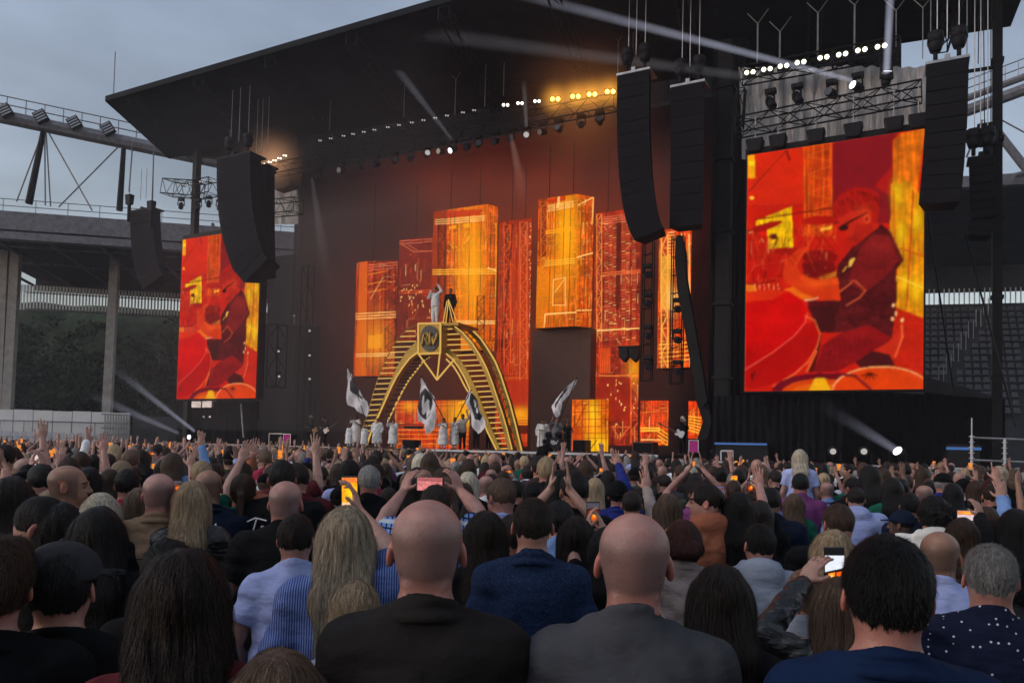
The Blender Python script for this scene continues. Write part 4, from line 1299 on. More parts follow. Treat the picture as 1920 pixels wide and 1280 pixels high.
    p.glow(*A([(560, 560)])[0], 30, 7, c(240, 110, 30), .35)
    # drums
    p.poly(A([(115, 1068), (505, 790), (560, 800), (590, 860), (575, 930), (520, 1020), (440, 1090), (330, 1140), (200, 1175), (118, 1188)]), c(186, 14, 6))
    p.poly(A([(115, 600), (300, 592), (400, 600), (480, 650), (516, 730), (500, 790), (430, 870), (300, 962), (115, 1066)]), c(206, 6, 2))
    p.glow(*A([(300, 760)])[0], 46, 26, c(226, 20, 8), .6); p.glow(*A([(140, 980)])[0], 30, 20, c(150, 4, 4), .5)
    p.poly(A([(115, 600), (300, 592), (380, 605), (300, 650), (115, 665)]), c(226, 66, 16), .6)
    p.line(A([(115, 1066), (300, 962), (430, 870), (500, 790), (516, 730)]), 1.6, c(240, 110, 90), .9)
    p.line(A([(500, 750), (560, 775), (592, 860), (575, 930), (520, 1020), (440, 1090), (300, 1165)]), 1.8, c(242, 130, 70), .9); p.line(A([(510, 1080), (570, 960)]), 4, c(235, 110, 50), .8)
    p.poly(A([(150, 1100), (185, 1070), (165, 1140)]), c(90, 8, 8), .8)
    p.ell(*A([(600, 1200)])[0], 97, 34, c(118, 12, 34)); p.ell(*A([(590, 1205)])[0], 74, 25, c(214, 74, 6)); p.ell(*A([(590, 1212)])[0], 60, 19, c(226, 104, 14))
    p.poly(A([(560, 1120), (620, 1120), (660, 1195), (520, 1195)]), c(240, 190, 20), .8)
    p.ell(*A([(945, 1200)])[0], 88, 46, c(240, 160, 100)); p.ell(*A([(945, 1203)])[0], 85.5, 44, c(222, 72, 4)); p.line(A([(690, 1095), (800, 1110), (890, 1190)]), 5, c(118, 12, 34), .95)
    for dx in (-46, -26, 0, 26, 44): p.line(A([(886, 1100), (886 + dx, 1118 + (10 if abs(dx) < 30 else -8))]), 2.4, c(95, 20, 6))
    p.ell(*A([(886, 1100)])[0], 8, 3.4, c(95, 20, 6))
    p.line(A([(116, 590), (116, 1190)]), 1, c(240, 110, 20), .5)
    n = (291, 201)
    K = p.C.reshape(291, 201, 3)
    p.seed = 31; g = (vnoise(X * .05, Y * .05, 5) * .6 + vnoise(X * .14, Y * .14, 6) * .4).reshape(291, 201, 1)
    K = K * (.86 + .28 * g)
    K = (K + np.roll(K, 1, 0) + np.roll(K, -1, 0) + np.roll(K, 1, 1) + np.roll(K, -1, 1)) / 5
    K = K * .55 + (np.roll(K, 1, 0) + np.roll(K, -1, 0) + np.roll(K, 1, 1) + np.roll(K, -1, 1)) * .1125
    g2 = vnoise(X * .8, Y * .8, 8).reshape(291, 201, 1); K = K * (.93 + .14 * g2)
    return np.clip(np.clip(K.reshape(-1, 3), 0, 2) ** 1.12 * .95, 0, 4)

def big_screen(quad, label, proto=None):
    """quad: px corners on the screen plane: left, right x at mid, bottom y left/right, top y left/right"""
    (xl, ybl, ytl), (xr, ybr, ytr), d = quad
    a0, zb = sxz(xl, ybl, d); a1, zb2 = sxz(xr, ybr, d); zt = sxz(xl, ytl, d)[1]
    W = ST.W
    root = empty('big_screen', W((a0 + a1) / 2, d, zb), label, 'video screen', 'big side screens', rz=0)
    nx, ny = 200, 290
    V, F = grid_quad(W(a0, d, zb), W(a1, d, zb), W(a1, d, zt), W(a0, d, zt), nx, ny)
    c = np.array(root.location)
    me = mesh_np('picture', V - c, F, M['led'])
    if proto is None:
        uu, vv = np.meshgrid(np.linspace(0, 1, nx + 1), np.linspace(0, 1, ny + 1))
        col = screen_paint(V, (uu.ravel(), vv.ravel()))
    else: col = proto
    set_col(me, col)
    link('picture', me, root)
    mb = MB(); t = .22
    mb.box(ST, a0 - .06, a1 + .06, d + .03, d + .5, zb - .06, zt + .06)
    mb.box(ST, a0 - .1, a1 + .1, d + .1, d + .6, zt + .06, zt + .28)
    mb.build('casing', M['black_metal'], root)
    return root, col, (a0, a1, zb, zt)

sR, scol, rR = big_screen(((1396, 733.5, 292), (1731, 733.5, 243), 0.0), 'big screen on the right showing a drummer with glasses in orange red')
sL, _, rL = big_screen(((331, 748, 451), (479, 747, 434), 0.0), 'smaller looking big screen on the left, partly covered by the hanging speakers', scol)
mb = MB(); W_ = ST.W
q = sxz(358, 752, -.1)
for k in (0, 1): mb.box(ST, q[0] + k * .85, q[0] + .75 + k * .85, -.05, .1, q[1] - .35, q[1])
o = mb.build('hanging_weight', M['alu']); tag(o, 'pair of pale plates under the left big screen', 'plates')

# ------------------------------------------------------------------ stage roof
def roof_pt(px, py, z): return at_z(px, py, z)
A = ST.hit(197, 190, -3.0); ZA = A[2]
B = at_z(316, 297, ZA - .3)
C = at_z(1895, 50, ZA - .3)
# rear edge from C, running back parallel to the stage until level with B
sA = float((A - ST.o) @ ST.u); dB = float((B - ST.o) @ ST.n); dC = float((C - ST.o) @ ST.n); sC = float((C - ST.o) @ ST.u); sB = float((B - ST.o) @ ST.u)
D = W_(sC + 1.0, -3.0, ZA)
roof = empty('stage_roof', W_(10, 6, ZA - 2), 'huge black fabric stage roof, its underside sloping down to the back', 'stage roof')
n1, n2 = 40, 14
Vv = []
for j in range(n2 + 1):
    for i in range(n1 + 1):
        u = i / n1; v = j / n2
        P = (A * (1 - u) + D * u) * (1 - v) + (B * (1 - u) + C * u) * v
        P = P + np.array([0, 0, -.35 * math.sin(u * math.pi * 10) ** 2 * math.sin(v * math.pi)])
        Vv.append(P)
n = len(Vv)
top_ = [p + np.array([0, 0, .3]) for p in Vv]
F = []
for j in range(n2):
    for i in range(n1):
        a = j * (n1 + 1) + i
        F.append((a, a + n1 + 1, a + n1 + 2, a + 1)); F.append((n + a, n + a + 1, n + a + n1 + 2, n + a + n1 + 1))
for i in range(n1):
    F.append((i, i + 1, n + i + 1, n + i)); b = n2 * (n1 + 1) + i; F.append((b + 1, b, n + b, n + b + 1))
for j in range(n2):
    a = j * (n1 + 1); F.append((a + n1 + 1, a, n + a, n + a + n1 + 1)); b = a + n1; F.append((b, b + n1 + 1, n + b + n1 + 1, n + b))
Vr = np.array(Vv + top_); Mi = np.array(roof.matrix_basis.inverted()); Vr = Vr @ Mi[:3, :3].T + Mi[:3, 3]
link('roof_sheet', mesh_np('roof_sheet', Vr, F, M['roof_cloth'], False), roof)
mb = MB()
for k in range(9):     # rafters under the sheet
    u = (k + .5) / 9
    P = A * (1 - u) + D * u - np.array([0, 0, .45]); Q = B * (1 - u) + C * u - np.array([0, 0, .45])
    truss(mb, P, Q, .5, bay=1.5, r=.05, rd=.03, k=4)
mb.build('rafter', M['black_metal'], roof)
# left side drape hanging from the roof (ragged lower edge) down to the mast
mb = MB()
jag = [(316, 297), (322, 291), (328, 293), (334, 290), (341, 292), (350, 290), (420, 295), (560, 300), (560, 240), (330, 240)]
dj = dB + .02
mb.prism([ST.hit(x, y, dj) for x, y in jag], ST.n * .15)
mb.build('side_drape', M['roof_cloth'], roof)
# back drapes above the video wall: close the view under the roof
mb = MB(); e_ = BD + 1.2
mb.box(ST, sxz(556, 300, e_)[0], sxz(1690, 100, e_)[0], e_, e_ + .2, 11, ZA + 2.6)
o = mb.build('back_drape', M['black_cloth']); tag(o, 'black drape closing the space between the LED wall and the roof', 'drape')
o = poly_thing('gable_drape', [(352, 150), (352, 292), (420, 300), (500, 322), (562, 330), (562, 150)], 6.4, .15, M['black_cloth'], 'dark drape under the left half of the roof above the left speakers', 'drape')
# roof lightning rod at the tip
P = A + np.array([.3, .3, .6]); mb = MB(); mb.tube(P, P + np.array([0, 0, 2.4]), .03, k=5)
o = mb.build('lightning_rod', M['steel']); tag(o, 'thin rod standing on the left tip of the stage roof', 'rod')

# ------------------------------------------------------------------ masts
def mast(px, ytop, ybot, d, w, label, ztop=None, name='mast_tower'):
    a = sxz(px, ybot, d)[0]; zt = sxz(px, ytop, d)[1] if ztop is None else ztop
    root = empty(name, W_(a, d, 0), label, 'mast')
    mb = MB(); mb.box(ST, a - w / 2, a + w / 2, d - w / 2, d + w / 2, 0, zt); mb.build('column', M['black_metal'], root)
    mb = MB(); mb.box(ST, a - w * 1.6, a + w * 1.6, d - w * 1.6, d + w * 1.6, 0, .3)
    mb.build('base', M['black_metal'], root)
    for z in np.arange(2, zt, 3):
        mb = MB(); mb.box(ST, a - w * .65, a + w * .65, d - w * .65, d + w * .65, z, z + .12); mb.build('collar', M['black_metal'], root)
    return a, zt
mast(1869, 0, 800, 3.5, .32, 'tall dark mast at the right end of the stage', sC and float(C[2]) + 1)
mast(353, 290, 740, 2.6, .36, 'thick dark mast left of the left big screen', float(ST.hit(350, 290, 2.6)[2]))
mast(1352, 200, 860, 1.5, .55, 'tall dark column between the square speaker stack and the right screen', 19)
# black side column structure right of the opening
mb = MB()
a0 = sxz(1330, 600, 3.2)[0]; a1 = sxz(1392, 600, 3.2)[0]
mb.box(ST, a0, a1, 3.2, 5.5, WZ, 20)
o = mb.build('side_tower', M['black_cloth']); tag(o, 'broad black cloth covered tower beside the right big screen', 'tower')

# leaning black lift arm in front of the LED blocks
poly_thing('leaning_lift', [(1268, 442), (1276, 440), (1284, 470), (1286, 520), (1300, 600), (1316, 690), (1326, 752), (1316, 762), (1298, 700), (1284, 620), (1270, 545), (1265, 480)], 2.2, .35, M['black_metal'], 'leaning black arm rising in front of the narrow right LED block', 'lift arm')
poly_thing('bent_prop', [(1300, 700), (1326, 752), (1334, 790), (1326, 822), (1306, 826), (1318, 790), (1304, 748)], 2.6, .35, M['black_metal'], 'bent black foot of the leaning arm, standing by the right wing', 'lift leg')

# ------------------------------------------------------------------ lamp ladders: vertical trusses with moving heads
def moving_head(P, aim, label, lit=None, s=1.0, group='moving lamps of the stage'):
    """P: clamp point (top). aim: direction of the beam"""
    aim = np.asarray(aim, float); aim /= np.linalg.norm(aim)
    root = empty('moving_lamp', P, label, 'stage lamp', group)
    mb = MB(); z = np.array([0, 0, 1.0])
    u = ST.u
    mb.hexa([P + u * a * .2 * s + ST.n * b * .13 * s + z * c * s for c in (-.16, 0) for a, b in ((-1, -1), (1, -1), (1, 1), (-1, 1))])
    mb.build('base', M['black_metal'], root, bev=.01)
    side = np.cross(aim, z); side = u if np.linalg.norm(side) < .2 else side / np.linalg.norm(side)
    mb = MB()
    H_ = P - z * .50 * s
    for k in (-1, 1):
        mb.tube(P - z * .16 * s + side * k * .19 * s, H_ + side * k * .21 * s, .035 * s, k=5)
    mb.tube(P - z * .17 * s - side * .2 * s, P - z * .17 * s + side * .2 * s, .035 * s, k=5)
    mb.build('yoke', M['black_metal'], root)
    mb = MB()
    mb.tube(H_ - aim * .22 * s, H_ - aim * .05 * s, .12 * s, .17 * s, 12); mb.tube(H_ - aim * .05 * s, H_ + aim * .24 * s, .17 * s, .155 * s, 12)
    mb.build('lamp_head', M['case'], root, True)
    mb = MB(); mb.tube(H_ + aim * .241 * s, H_ + aim * .25 * s, .14 * s, k=14)
    mb.build('lens', M[lit] if lit else M['glass_dark'], root)
    return H_ + aim * .25 * s

def ladder(px0, px1, y0, y1, d, label, heads):
    a0, zt = sxz(px0, y0, d); a1 = sxz(px1, y0, d)[0]; zb = sxz(px0, y1, d)[1]
    root = empty('lamp_ladder', W_((a0 + a1) / 2, d, zb), label, 'lamp ladder', 'hanging lamp ladders')
    mb = MB()
    for a in (a0, a1):
        for dd in (0, .3): mb.tube(W_(a, d + dd, zb), W_(a, d + dd, zt), .03, k=5)
    for z in np.arange(zb, zt, .8):
        mb.tube(W_(a0, d, z), W_(a1, d, z), .022, k=4); mb.tube(W_(a0, d + .3, z), W_(a1, d, z + .12), .018, k=4)
    mb.build('frame', M['black_metal'], root)
    for i, y in enumerate(heads):
        moving_head(ST.hit((px0 + px1) / 2, y - 13, d), (.1, -1, -.25), ['top', 'second', 'third', 'fourth', 'fifth'][i] + ' lamp of the ' + label, None, .95)
ladder(1206, 1224, 452, 714, 2.4, 'left lamp ladder under the curved speaker array', [508, 562, 622, 680])
ladder(1260, 1281, 442, 720, 2.8, 'right lamp ladder in front of the narrow LED block', [572, 630, 688])
for i, px in enumerate((1168, 1188)):
    P = ST.hit(px, 650, 3.0)
    o = poly_thing('shrouded_lamp', [(px - 8, 653), (px + 8, 653), (px + 8, 668), (px + 1, 678), (px - 7, 670)], 3.0, .4, M['case'], ('left' if i == 0 else 'right') + ' one of two shrouded lamps hanging before the dotted red LED tower', 'stage lamp')
mb = MB(); mb.box(ST, sxz(1158, 652, 3)[0], sxz(1200, 652, 3)[0], 3.0, 3.3, sxz(1158, 653, 3)[1], sxz(1158, 649, 3)[1]); o = mb.build('lamp_bar', M['black_metal']); tag(o, 'short black bar carrying the two shrouded lamps', 'bar')

# ------------------------------------------------------------------ line array speakers
def array(top, n, w_px, curve, d, label, dep=.75, yaw=0.0, wires=True, hoist=True):
    """top: (px left, py top) ; boxes described by pixel polyline of the left edge: curve=[(x,y),...]"""
    (x0, y0) = top
    a0, zt = sxz(x0, y0, d); a1 = sxz(x0 + w_px, y0, d)[0]
    w = a1 - a0
    root = empty('line_array', W_((a0 + a1) / 2, d + dep / 2, zt), label, 'speaker array', 'hanging speaker arrays')
    # left-edge curve to positions
    pts = [(x0, y0)] + list(curve)
    L = np.array([sxz(x, y, d) for x, y in pts])
    seg = np.r_[0, np.cumsum(np.hypot(*np.diff(L, axis=0).T))]
    mbx = MB()
    for i in range(n):
        t0, t1 = seg[-1] * i / n, seg[-1] * (i + 1) / n - .012
        p0 = [np.interp(t0, seg, L[:, j]) for j in (0, 1)]; p1 = [np.interp(t1, seg, L[:, j]) for j in (0, 1)]
        an = math.atan2(p1[0] - p0[0], p0[1] - p1[1])
        # the array curves towards the listeners: the lower boxes step back and tilt down
        cu, su = math.cos(an), math.sin(an)
        d0 = d; d1 = d
        P = [(p1, d1), (p0, d0)]
        C8 = []
        for (p, dd) in P:
            a, z = p
            for s_, q in ((0, 0), (1, 0), (.86, 1), (.14, 1)):
                C8.append(W_(a + s_ * w * cu, dd + q * dep, z + s_ * w * su * .6 - (0 if q == 0 else .0)))
        mb = MB(); mb.hexa(C8)
        f_ = (C8[0] + C8[1] + C8[4] + C8[5]) / 4
        mb.build('speaker_box', M['speaker'], root, bev=.012)
        # front grille seams
        mb = MB(); g0 = C8[4] - ST.n * .012; g1 = C8[5] - ST.n * .012; h0 = C8[0] - ST.n * .012; h1 = C8[1] - ST.n * .012
        k0, k1 = .06, .94
        def ip(a, b, t): return a * (1 - t) + b * t
        mb.hexa([ip(h0, h1, k0) + [0, 0, .03], ip(h0, h1, k1) + [0, 0, .03], ip(h0, h1, k1) + ST.n * .01 + [0, 0, .03], ip(h0, h1, k0) + ST.n * .01 + [0, 0, .03],
                 ip(g0, g1, k0) - [0, 0, .03], ip(g0, g1, k1) - [0, 0, .03], ip(g0, g1, k1) + ST.n * .01 - [0, 0, .03], ip(g0, g1, k0) + ST.n * .01 - [0, 0, .03]])
        mb.build('grille', M['grille'], root)
    mb = MB(); mb.box(ST, a0 - .03, a1 + .03, d - .02, d + dep + .02, zt + .01, zt + .1)
    mb.box(ST, (a0 + a1) / 2 - .08, (a0 + a1) / 2 + .08, d, d + dep + .6, zt + .11, zt + .25)
    mb.build('flying_frame', M['alu' if 'far right' in label or 'square' in label else 'black_metal'], root)
    if hoist:
        for k in (-.28, .28):
            mb = MB(); P = W_((a0 + a1) / 2 + k * w, d + .35, zt + .25)
            z3 = np.array([0, 0, 1.0]); mb.tube(P + z3 * .3, P + z3 * .62, .17, .27, 9); mb.tube(P + z3 * .6, P + z3 * .95, .27, .24, 9); mb.tube(P, P + z3 * .3, .07, k=6)
            mb.build('chain_bag', M['case'], root, True)
    if wires:
        for k in (-.12, .0, .14):
            mb = MB(); P = W_((a0 + a1) / 2 + k * w * 2, d + .35, zt + .9); mb.tube(P, P + np.array([0, 0, 20.6 - P[2]]), .018, k=4); mb.build('cable', M['alu'], root)
    return root
M['grille'] = pbr('grille', (.008, .0075, .010), .8, spec=.08, var=.4, nscale=14, bump=.3, bscale=120)
array((1157, 143), 14, 60, [(1156, 210), (1157, 270), (1160, 330), (1166, 380), (1176, 425), (1190, 452)], -1.2, 'curved main speaker array hanging left of the square stack', .9)
array((1258, 165), 9, 62, [(1257, 300), (1255, 428)], -.6, 'straight square speaker stack between the curved array and the right screen', .7)
array((1737, 122), 10, 80, [(1734, 240), (1729, 310), (1722, 384)], -1.6, 'far right speaker stack overlapping the edge of the right screen', .9)
array((1816, 300), 9, 48, [(1818, 360), (1820, 410), (1812, 442)], 1.5, 'small curved speaker array beside the tall right mast', .8)
array((406, 300), 13, 62, [(406, 350), (410, 410), (420, 460), (436, 505), (458, 530)], -2.0, 'curved speaker array in front of the left big screen', 1.1)
array((460, 318), 9, 40, [(460, 440), (462, 522)], -.6, 'straight speaker stack just behind the left curved array', .8, hoist=False)
array((243, 398), 12, 42, [(244, 440), (248, 480), (256, 515), (268, 542)], 4.0, 'faint speaker array hanging left of the left big screen', .9, hoist=False)
for px, py, lab in ((243, 372, 'first'), (284, 384, 'second')):
    P = ST.hit(px, py, 4.0)
    root = empty('chain_motor', P, lab + ' shrouded motor above the faint left speaker array', 'motor')
    mb = MB(); mb.hexa([P + ST.u * a * .28 + ST.n * b * .2 + np.array([0, 0, c]) for c, k in ((-.45, .8), (.25, 1)) for a, b in ((-k, -k), (k, -k), (k, k), (-k, k))]); mb.build('bag', M['case'], root, bev=.05)
    mb = MB(); mb.tube(P - [0, 0, .4], P - [0, 0, 1.6], .12, k=8); mb.build('hoist', M['black_metal'], root)
    mb = MB(); mb.tube(P + [0, 0, .2], P + [0, 0, 4.2], .02, k=4); mb.build('cable', M['steel'], root)

# ------------------------------------------------------------------ trusses with lamps
def truss_thing(x0, y0, x1, y1, d, size, label, group='lighting trusses', d1=None):
    P = ST.hit(x0, y0, d); Q = ST.hit(x1, y1, d if d1 is None else d1)
    mb = MB(); truss(mb, P, Q, size, bay=.62, r=.035, rd=.02, k=5)
    root = empty('lighting_truss', (P + Q) / 2, label, 'truss', group)
    mb.build('frame', M['black_metal'], root)
    return root

def blinder(px, py, d, lit, label, s=1.0, group='pairs of blinder lamps on the trusses'):
    P = ST.hit(px, py, d)
    root = empty('blinder_lamp', P, label, 'stage lamp', group)
    f = CAMP - P; f[2] *= .5; f /= np.linalg.norm(f); u = np.cross([0, 0, 1], f); u /= np.linalg.norm(u); v = np.cross(f, u)
    mb = MB()
    mb.hexa([P + u * a * .26 * s + v * b * .15 * s - f * c for c in (.02, .22) for a, b in ((-1, -1), (1, -1), (1, 1), (-1, 1))])
    mb.build('housing', M['black_metal'], root)
    for k in (-1, 1):
        mb = MB(); mb.tube(P + u * k * .13 * s, P + u * k * .13 * s + f * .02, .095 * s, k=12); mb.build('lamp', M[lit], root)

truss_thing(1390, 143, 1560, 112, .4, .55, 'upper right lighting truss above the right screen, left half'); truss_thing(1562, 111.5, 1688, 88, .4, .55, 'upper right lighting truss above the right screen, right half')
truss_thing(1382, 240, 1728, 172, .3, .62, 'long lattice truss just above the right big screen')
truss_thing(1390, 168, 1385, 240, .3, .3, 'short upright truss joining the two right trusses at their left end')
truss_thing(502, 322, 1155, 192, 2.0, .6, 'very long front lighting truss running across the stage opening')
truss_thing(560, 288, 1010, 196, 5.5, .5, 'rear lighting truss hanging behind the long front one')
truss_thing(314, 352, 372, 356, 2.0, .9, 'short truss sticking out left of the thick left mast')
truss_thing(372, 356, 402, 350, 2.0, .9, 'short truss between the thick left mast and the left array')
truss_thing(502, 392, 560, 386, 3.0, .8, 'truss seen against the sky in the gap left of the LED wall')
for i, (x, y) in enumerate([(1406, 136), (1438, 130), (1469, 124), (1501, 117), (1544, 108), (1579, 102), (1615, 94), (1652, 87)]):
    blinder(x, y, .1, 'lens_warm', ['first', 'second', 'third', 'fourth', 'fifth', 'sixth', 'seventh', 'eighth'][i] + ' lit lamp pair from the left on the upper right truss', .9)
for i, (x, y) in enumerate([(1041, 186), (1079, 181), (1110, 177), (1144, 172)]):
    blinder(x, y, 1.6, 'lens_amber', ['first', 'second', 'third', 'fourth'][i] + ' amber glowing lamp pair from the left on the front truss', 1.0)
for i, x in enumerate([1007, 975, 948]):
    blinder(x, 190 + (1007 - x) * .12, 1.6, 'lens_warm', ['nearest', 'second', 'third'][i] + ' white lamp pair left of the amber lamps on the front truss', .75)
xs_ = [889, 868, 838, 816, 794, 772, 748, 727, 702, 682, 662, 644, 620, 600]
for i, x in enumerate(xs_):
    blinder(x, 207 + (889 - x) * .196, 1.7, 'lens_dim', ORD[i + 3] + ' small white lamp pair leftwards from the amber ones on the front truss', .42)
for i, (x, y) in enumerate([(498, 308), (506, 304), (515, 301), (524, 297), (534, 292)]):
    blinder(x, y, 1.9, 'lens_warm', ['lowest', 'second', 'middle', 'fourth', 'highest'][i] + ' of five warm lamps at the far left end of the front truss', .5)
for i, (x, y) in enumerate([(345, 347), (358, 345), (377, 341), (392, 339)]):
    blinder(x, y, 1.6, 'lens_dim', ['first', 'second', 'third', 'fourth'][i] + ' small lamp pair on the short trusses by the thick left mast', .5)
hd = [(1445, 168, 0, (.3, -.5, -1)), (1495, 158, 0, (.3, -.5, -1)), (1560, 150, 0, (-1, -.8, .1)), (1608, 138, 1, (-1.2, -.55, .25)), (1662, 122, 1, (0, -.5, 1.2))]
for i, (x, y, lit, aim) in enumerate(hd):
    moving_head(ST.hit(x, y, .2), aim, ['leftmost', 'second', 'third', 'fourth, brightly lit', 'rightmost, brightly lit'][i] + ' moving lamp under the upper right truss', 'lens_white' if lit else None, 1.05)
rs_ = np.random.RandomState(11)
xs2 = [600, 640, 676, 706, 740, 770, 801, 828, 850, 877, 897, 930, 959, 987, 1018, 1048, 1090, 1125]
for i, x in enumerate(xs2):
    y = 322 - (x - 502) * .199 + 10
    lit = {801: 'lens_dim', 850: 'lens_white', 987: 'lens_dim'}.get(x)
    moving_head(ST.hit(x, y, 2.0), (rs_.uniform(-1, .4), -1, rs_.uniform(-1, .2)), ('brightly lit' if lit == 'lens_white' else 'faintly lit' if lit else 'dark') + ' moving lamp, ' + ORD[i] + ' from the left under the front truss', lit, .95)
for i, (x, y) in enumerate([(340, 382), (392, 378), (412, 384), (372, 384)]):
    moving_head(ST.hit(x, y - 10, 2.0), (.2, -.6, -1), ['first', 'third', 'fourth', 'second'][i] + ' dark lamp from the left below the short left trusses', None, .9)
# shrouded lamp boxes on top of the right screen
for i, (x, y) in enumerate([(1416, 274), (1459, 267), (1530, 257), (1600, 246), (1676, 235), (1722, 229)]):
    P = ST.hit(x, y, .1)
    root = empty('shrouded_motor', P, ['first', 'second', 'third', 'fourth', 'fifth', 'sixth'][i] + ' black shrouded box from the left on top of the right screen', 'motor', 'shrouded boxes over the right screen')
    mb = MB(); mb.hexa([P + ST.u * a * .30 * k + ST.n * b * .25 * k + np.array([0, 0, c]) for c, k in ((-.28, .85), (.24, 1.12)) for a, b in ((-1, -1), (1, -1), (1, 1), (-1, 1))]); mb.build('shroud', M['case'], root, bev=.06)
    mb = MB(); mb.tube(P + [0, 0, .2], P + [0, 0, 1.5 + i * .05], .02, k=4); mb.build('cable', M['steel'], root)
# suspension cables from roof to front truss
for i, (x, yt, yb) in enumerate([(430, 150, 270), (618, 115, 245), (757, 72, 220), (909, 30, 200), (944, 20, 180), (1158, 78, 165), (853, 150, 215), (1187, 0, 100)]):
    P = ST.hit(x, yb, 2.0); Q = P.copy(); Q[2] = ST.hit(x, yt, 2.0)[2]
    mb = MB(); mb.tube(P, Q, .022, k=4); mb.tube(Q, Q + ST.u * .35 + [0, 0, .4], .015, k=4); mb.tube(Q, Q - ST.u * .35 + [0, 0, .4], .015, k=4)
    o = mb.build('suspension_cable', M['steel']); tag(o, ORD[i] + ' pale suspension cable from the left, between roof and front truss', 'cable', 'suspension cables of the front truss')
for i, (x, yt, yb) in enumerate([(1420, 45, 120), (1462, 60, 110), (1533, 25, 108), (1602, 10, 95), (1680, 20, 88), (1730, 15, 110), (1745, 0, 88), (1813, 0, 118)]):
    P = ST.hit(x, yb, .4); Q = P.copy(); Q[2] = ST.hit(x, yt, .4)[2]
    mb = MB(); mb.tube(P, Q, .035 if x < 1620 else .018, k=5); mb.tube(Q, Q + ST.u * .4 + [0, 0, .5], .018, k=4); mb.tube(Q, Q - ST.u * .4 + [0, 0, .5], .018, k=4)
    o = mb.build('suspension_pole', M['alu']); tag(o, ORD[i] + ' pale hanging pole from the left above the right screen trusses', 'pole', 'hanging poles over the right trusses')
# grey scrim behind the right trusses, black drape below the right screen
def cloth(pts4, d, nx, ny, amp, freq, mat, label, cat, name, seed=0):
    """pleated hanging cloth: corner pixels bl, br, tr, tl at depth d"""
    P = [ST.hit(x, y, d) for x, y in pts4]
    V, F = grid_quad(*P, nx, ny)
    u = np.tile(np.linspace(0, 1, nx + 1), ny + 1); v = np.repeat(np.linspace(0, 1, ny + 1), nx + 1)
    x = u * freq
    f = np.sin(x * 6.28 + 2 * vnoise(u * 5, v * 3, seed)) * .5 + (vnoise(x * 1.7, v * 2.5, seed + 1) - .5) * 1.6 + (vnoise(x * .6, v * 7, seed + 2) - .5) * .8
    V = V + ST.n * (amp * f)[:, None]
    n = len(V); V2 = np.vstack([V, V + ST.n * .02]); F2 = np.vstack([F, F[:, ::-1] + n])
    c = V.mean(0); o = link(name, mesh_np(name, V2 - c, F2.astype(np.int32), mat, True)); o.location = c
    return tag(o, label, cat)
cloth([(1392, 300), (1738, 250), (1738, 124), (1386, 128)], 1.6, 70, 30, .16, 16, M['grey_scrim'], 'crumpled grey cloth hanging behind the trusses above the right screen', 'cloth', 'grey_cloth', 3)
cloth([(1336, 862), (1582, 862), (1582, 742), (1336, 742)], .9, 80, 40, .14, 17, M['black_cloth'], 'wrinkled black drape hanging below the right big screen', 'drape', 'black_drape', 5)
cloth([(1330, 862), (1396, 862), (1396, 430), (1330, 430)], 2.9, 30, 50, .13, 6, M['black_cloth'], 'black drape falling beside the left edge of the right screen', 'drape', 'black_drape', 8)
cloth([(1582, 868), (1885, 884), (1885, 748), (1582, 730)], 5.0, 60, 20, .08, 20, M['black_cloth'], 'black backdrop cloth under and right of the right screen', 'drape', 'black_drape', 9)
cloth([(484, 835), (600, 838), (600, 612), (484, 606)], 7.5, 40, 30, .1, 14, M['black_cloth'], 'dark cloth closing the left side of the stage opening', 'drape', 'black_drape', 12)
cloth([(330, 828), (484, 832), (484, 752), (330, 752)], 3.0, 40, 12, .08, 14, M['black_cloth'], 'black cloth under the left big screen', 'drape', 'black_drape', 14)
cloth([(505, 420), (560, 420), (556, 330), (508, 330)], 9.2, 14, 12, .1, 4, M['grey_scrim'], 'pale torn cloth in the gap left of the LED wall', 'cloth', 'grey_cloth', 15)
poly_thing('speaker_box', [(507, 326), (541, 322), (543, 348), (516, 356)], 2.6, .7, M['case'], 'tilted black box hanging under the left end of the front truss', 'box')
# left inner scaffold tower with small lamps
def scaffold(px0, px1, y0, y1, d, label, heads):
    a0, zt = sxz(px0, y0, d); a1 = sxz(px1, y0, d)[0]; zb = sxz(px0, y1, d)[1]
    root = empty('scaffold_tower', W_((a0 + a1) / 2, d, zb), label, 'scaffold tower')
    mb = MB(); truss(mb, W_((a0 + a1) / 2, d, zb), W_((a0 + a1) / 2, d, zt), abs(a1 - a0), up=tuple(ST.n), bay=1.0, r=.04, rd=.022)
    mb.build('frame', M['black_metal'], root)
    for i, (x, y) in enumerate(heads):
        moving_head(ST.hit(x, y - 8, d - .3), (.5, -1, -.3), ORD[i] + ' small lamp down the ' + label, 'lens_dim', .5)
scaffold(512, 530, 610, 726, 4.5, 'scaffold tower left of the LED wall', [(522, 658), (523, 705)])
scaffold(572, 584, 500, 836, 6.5, 'thin upright truss at the left edge of the LED wall', [(580, 620), (580, 666), (580, 710)])
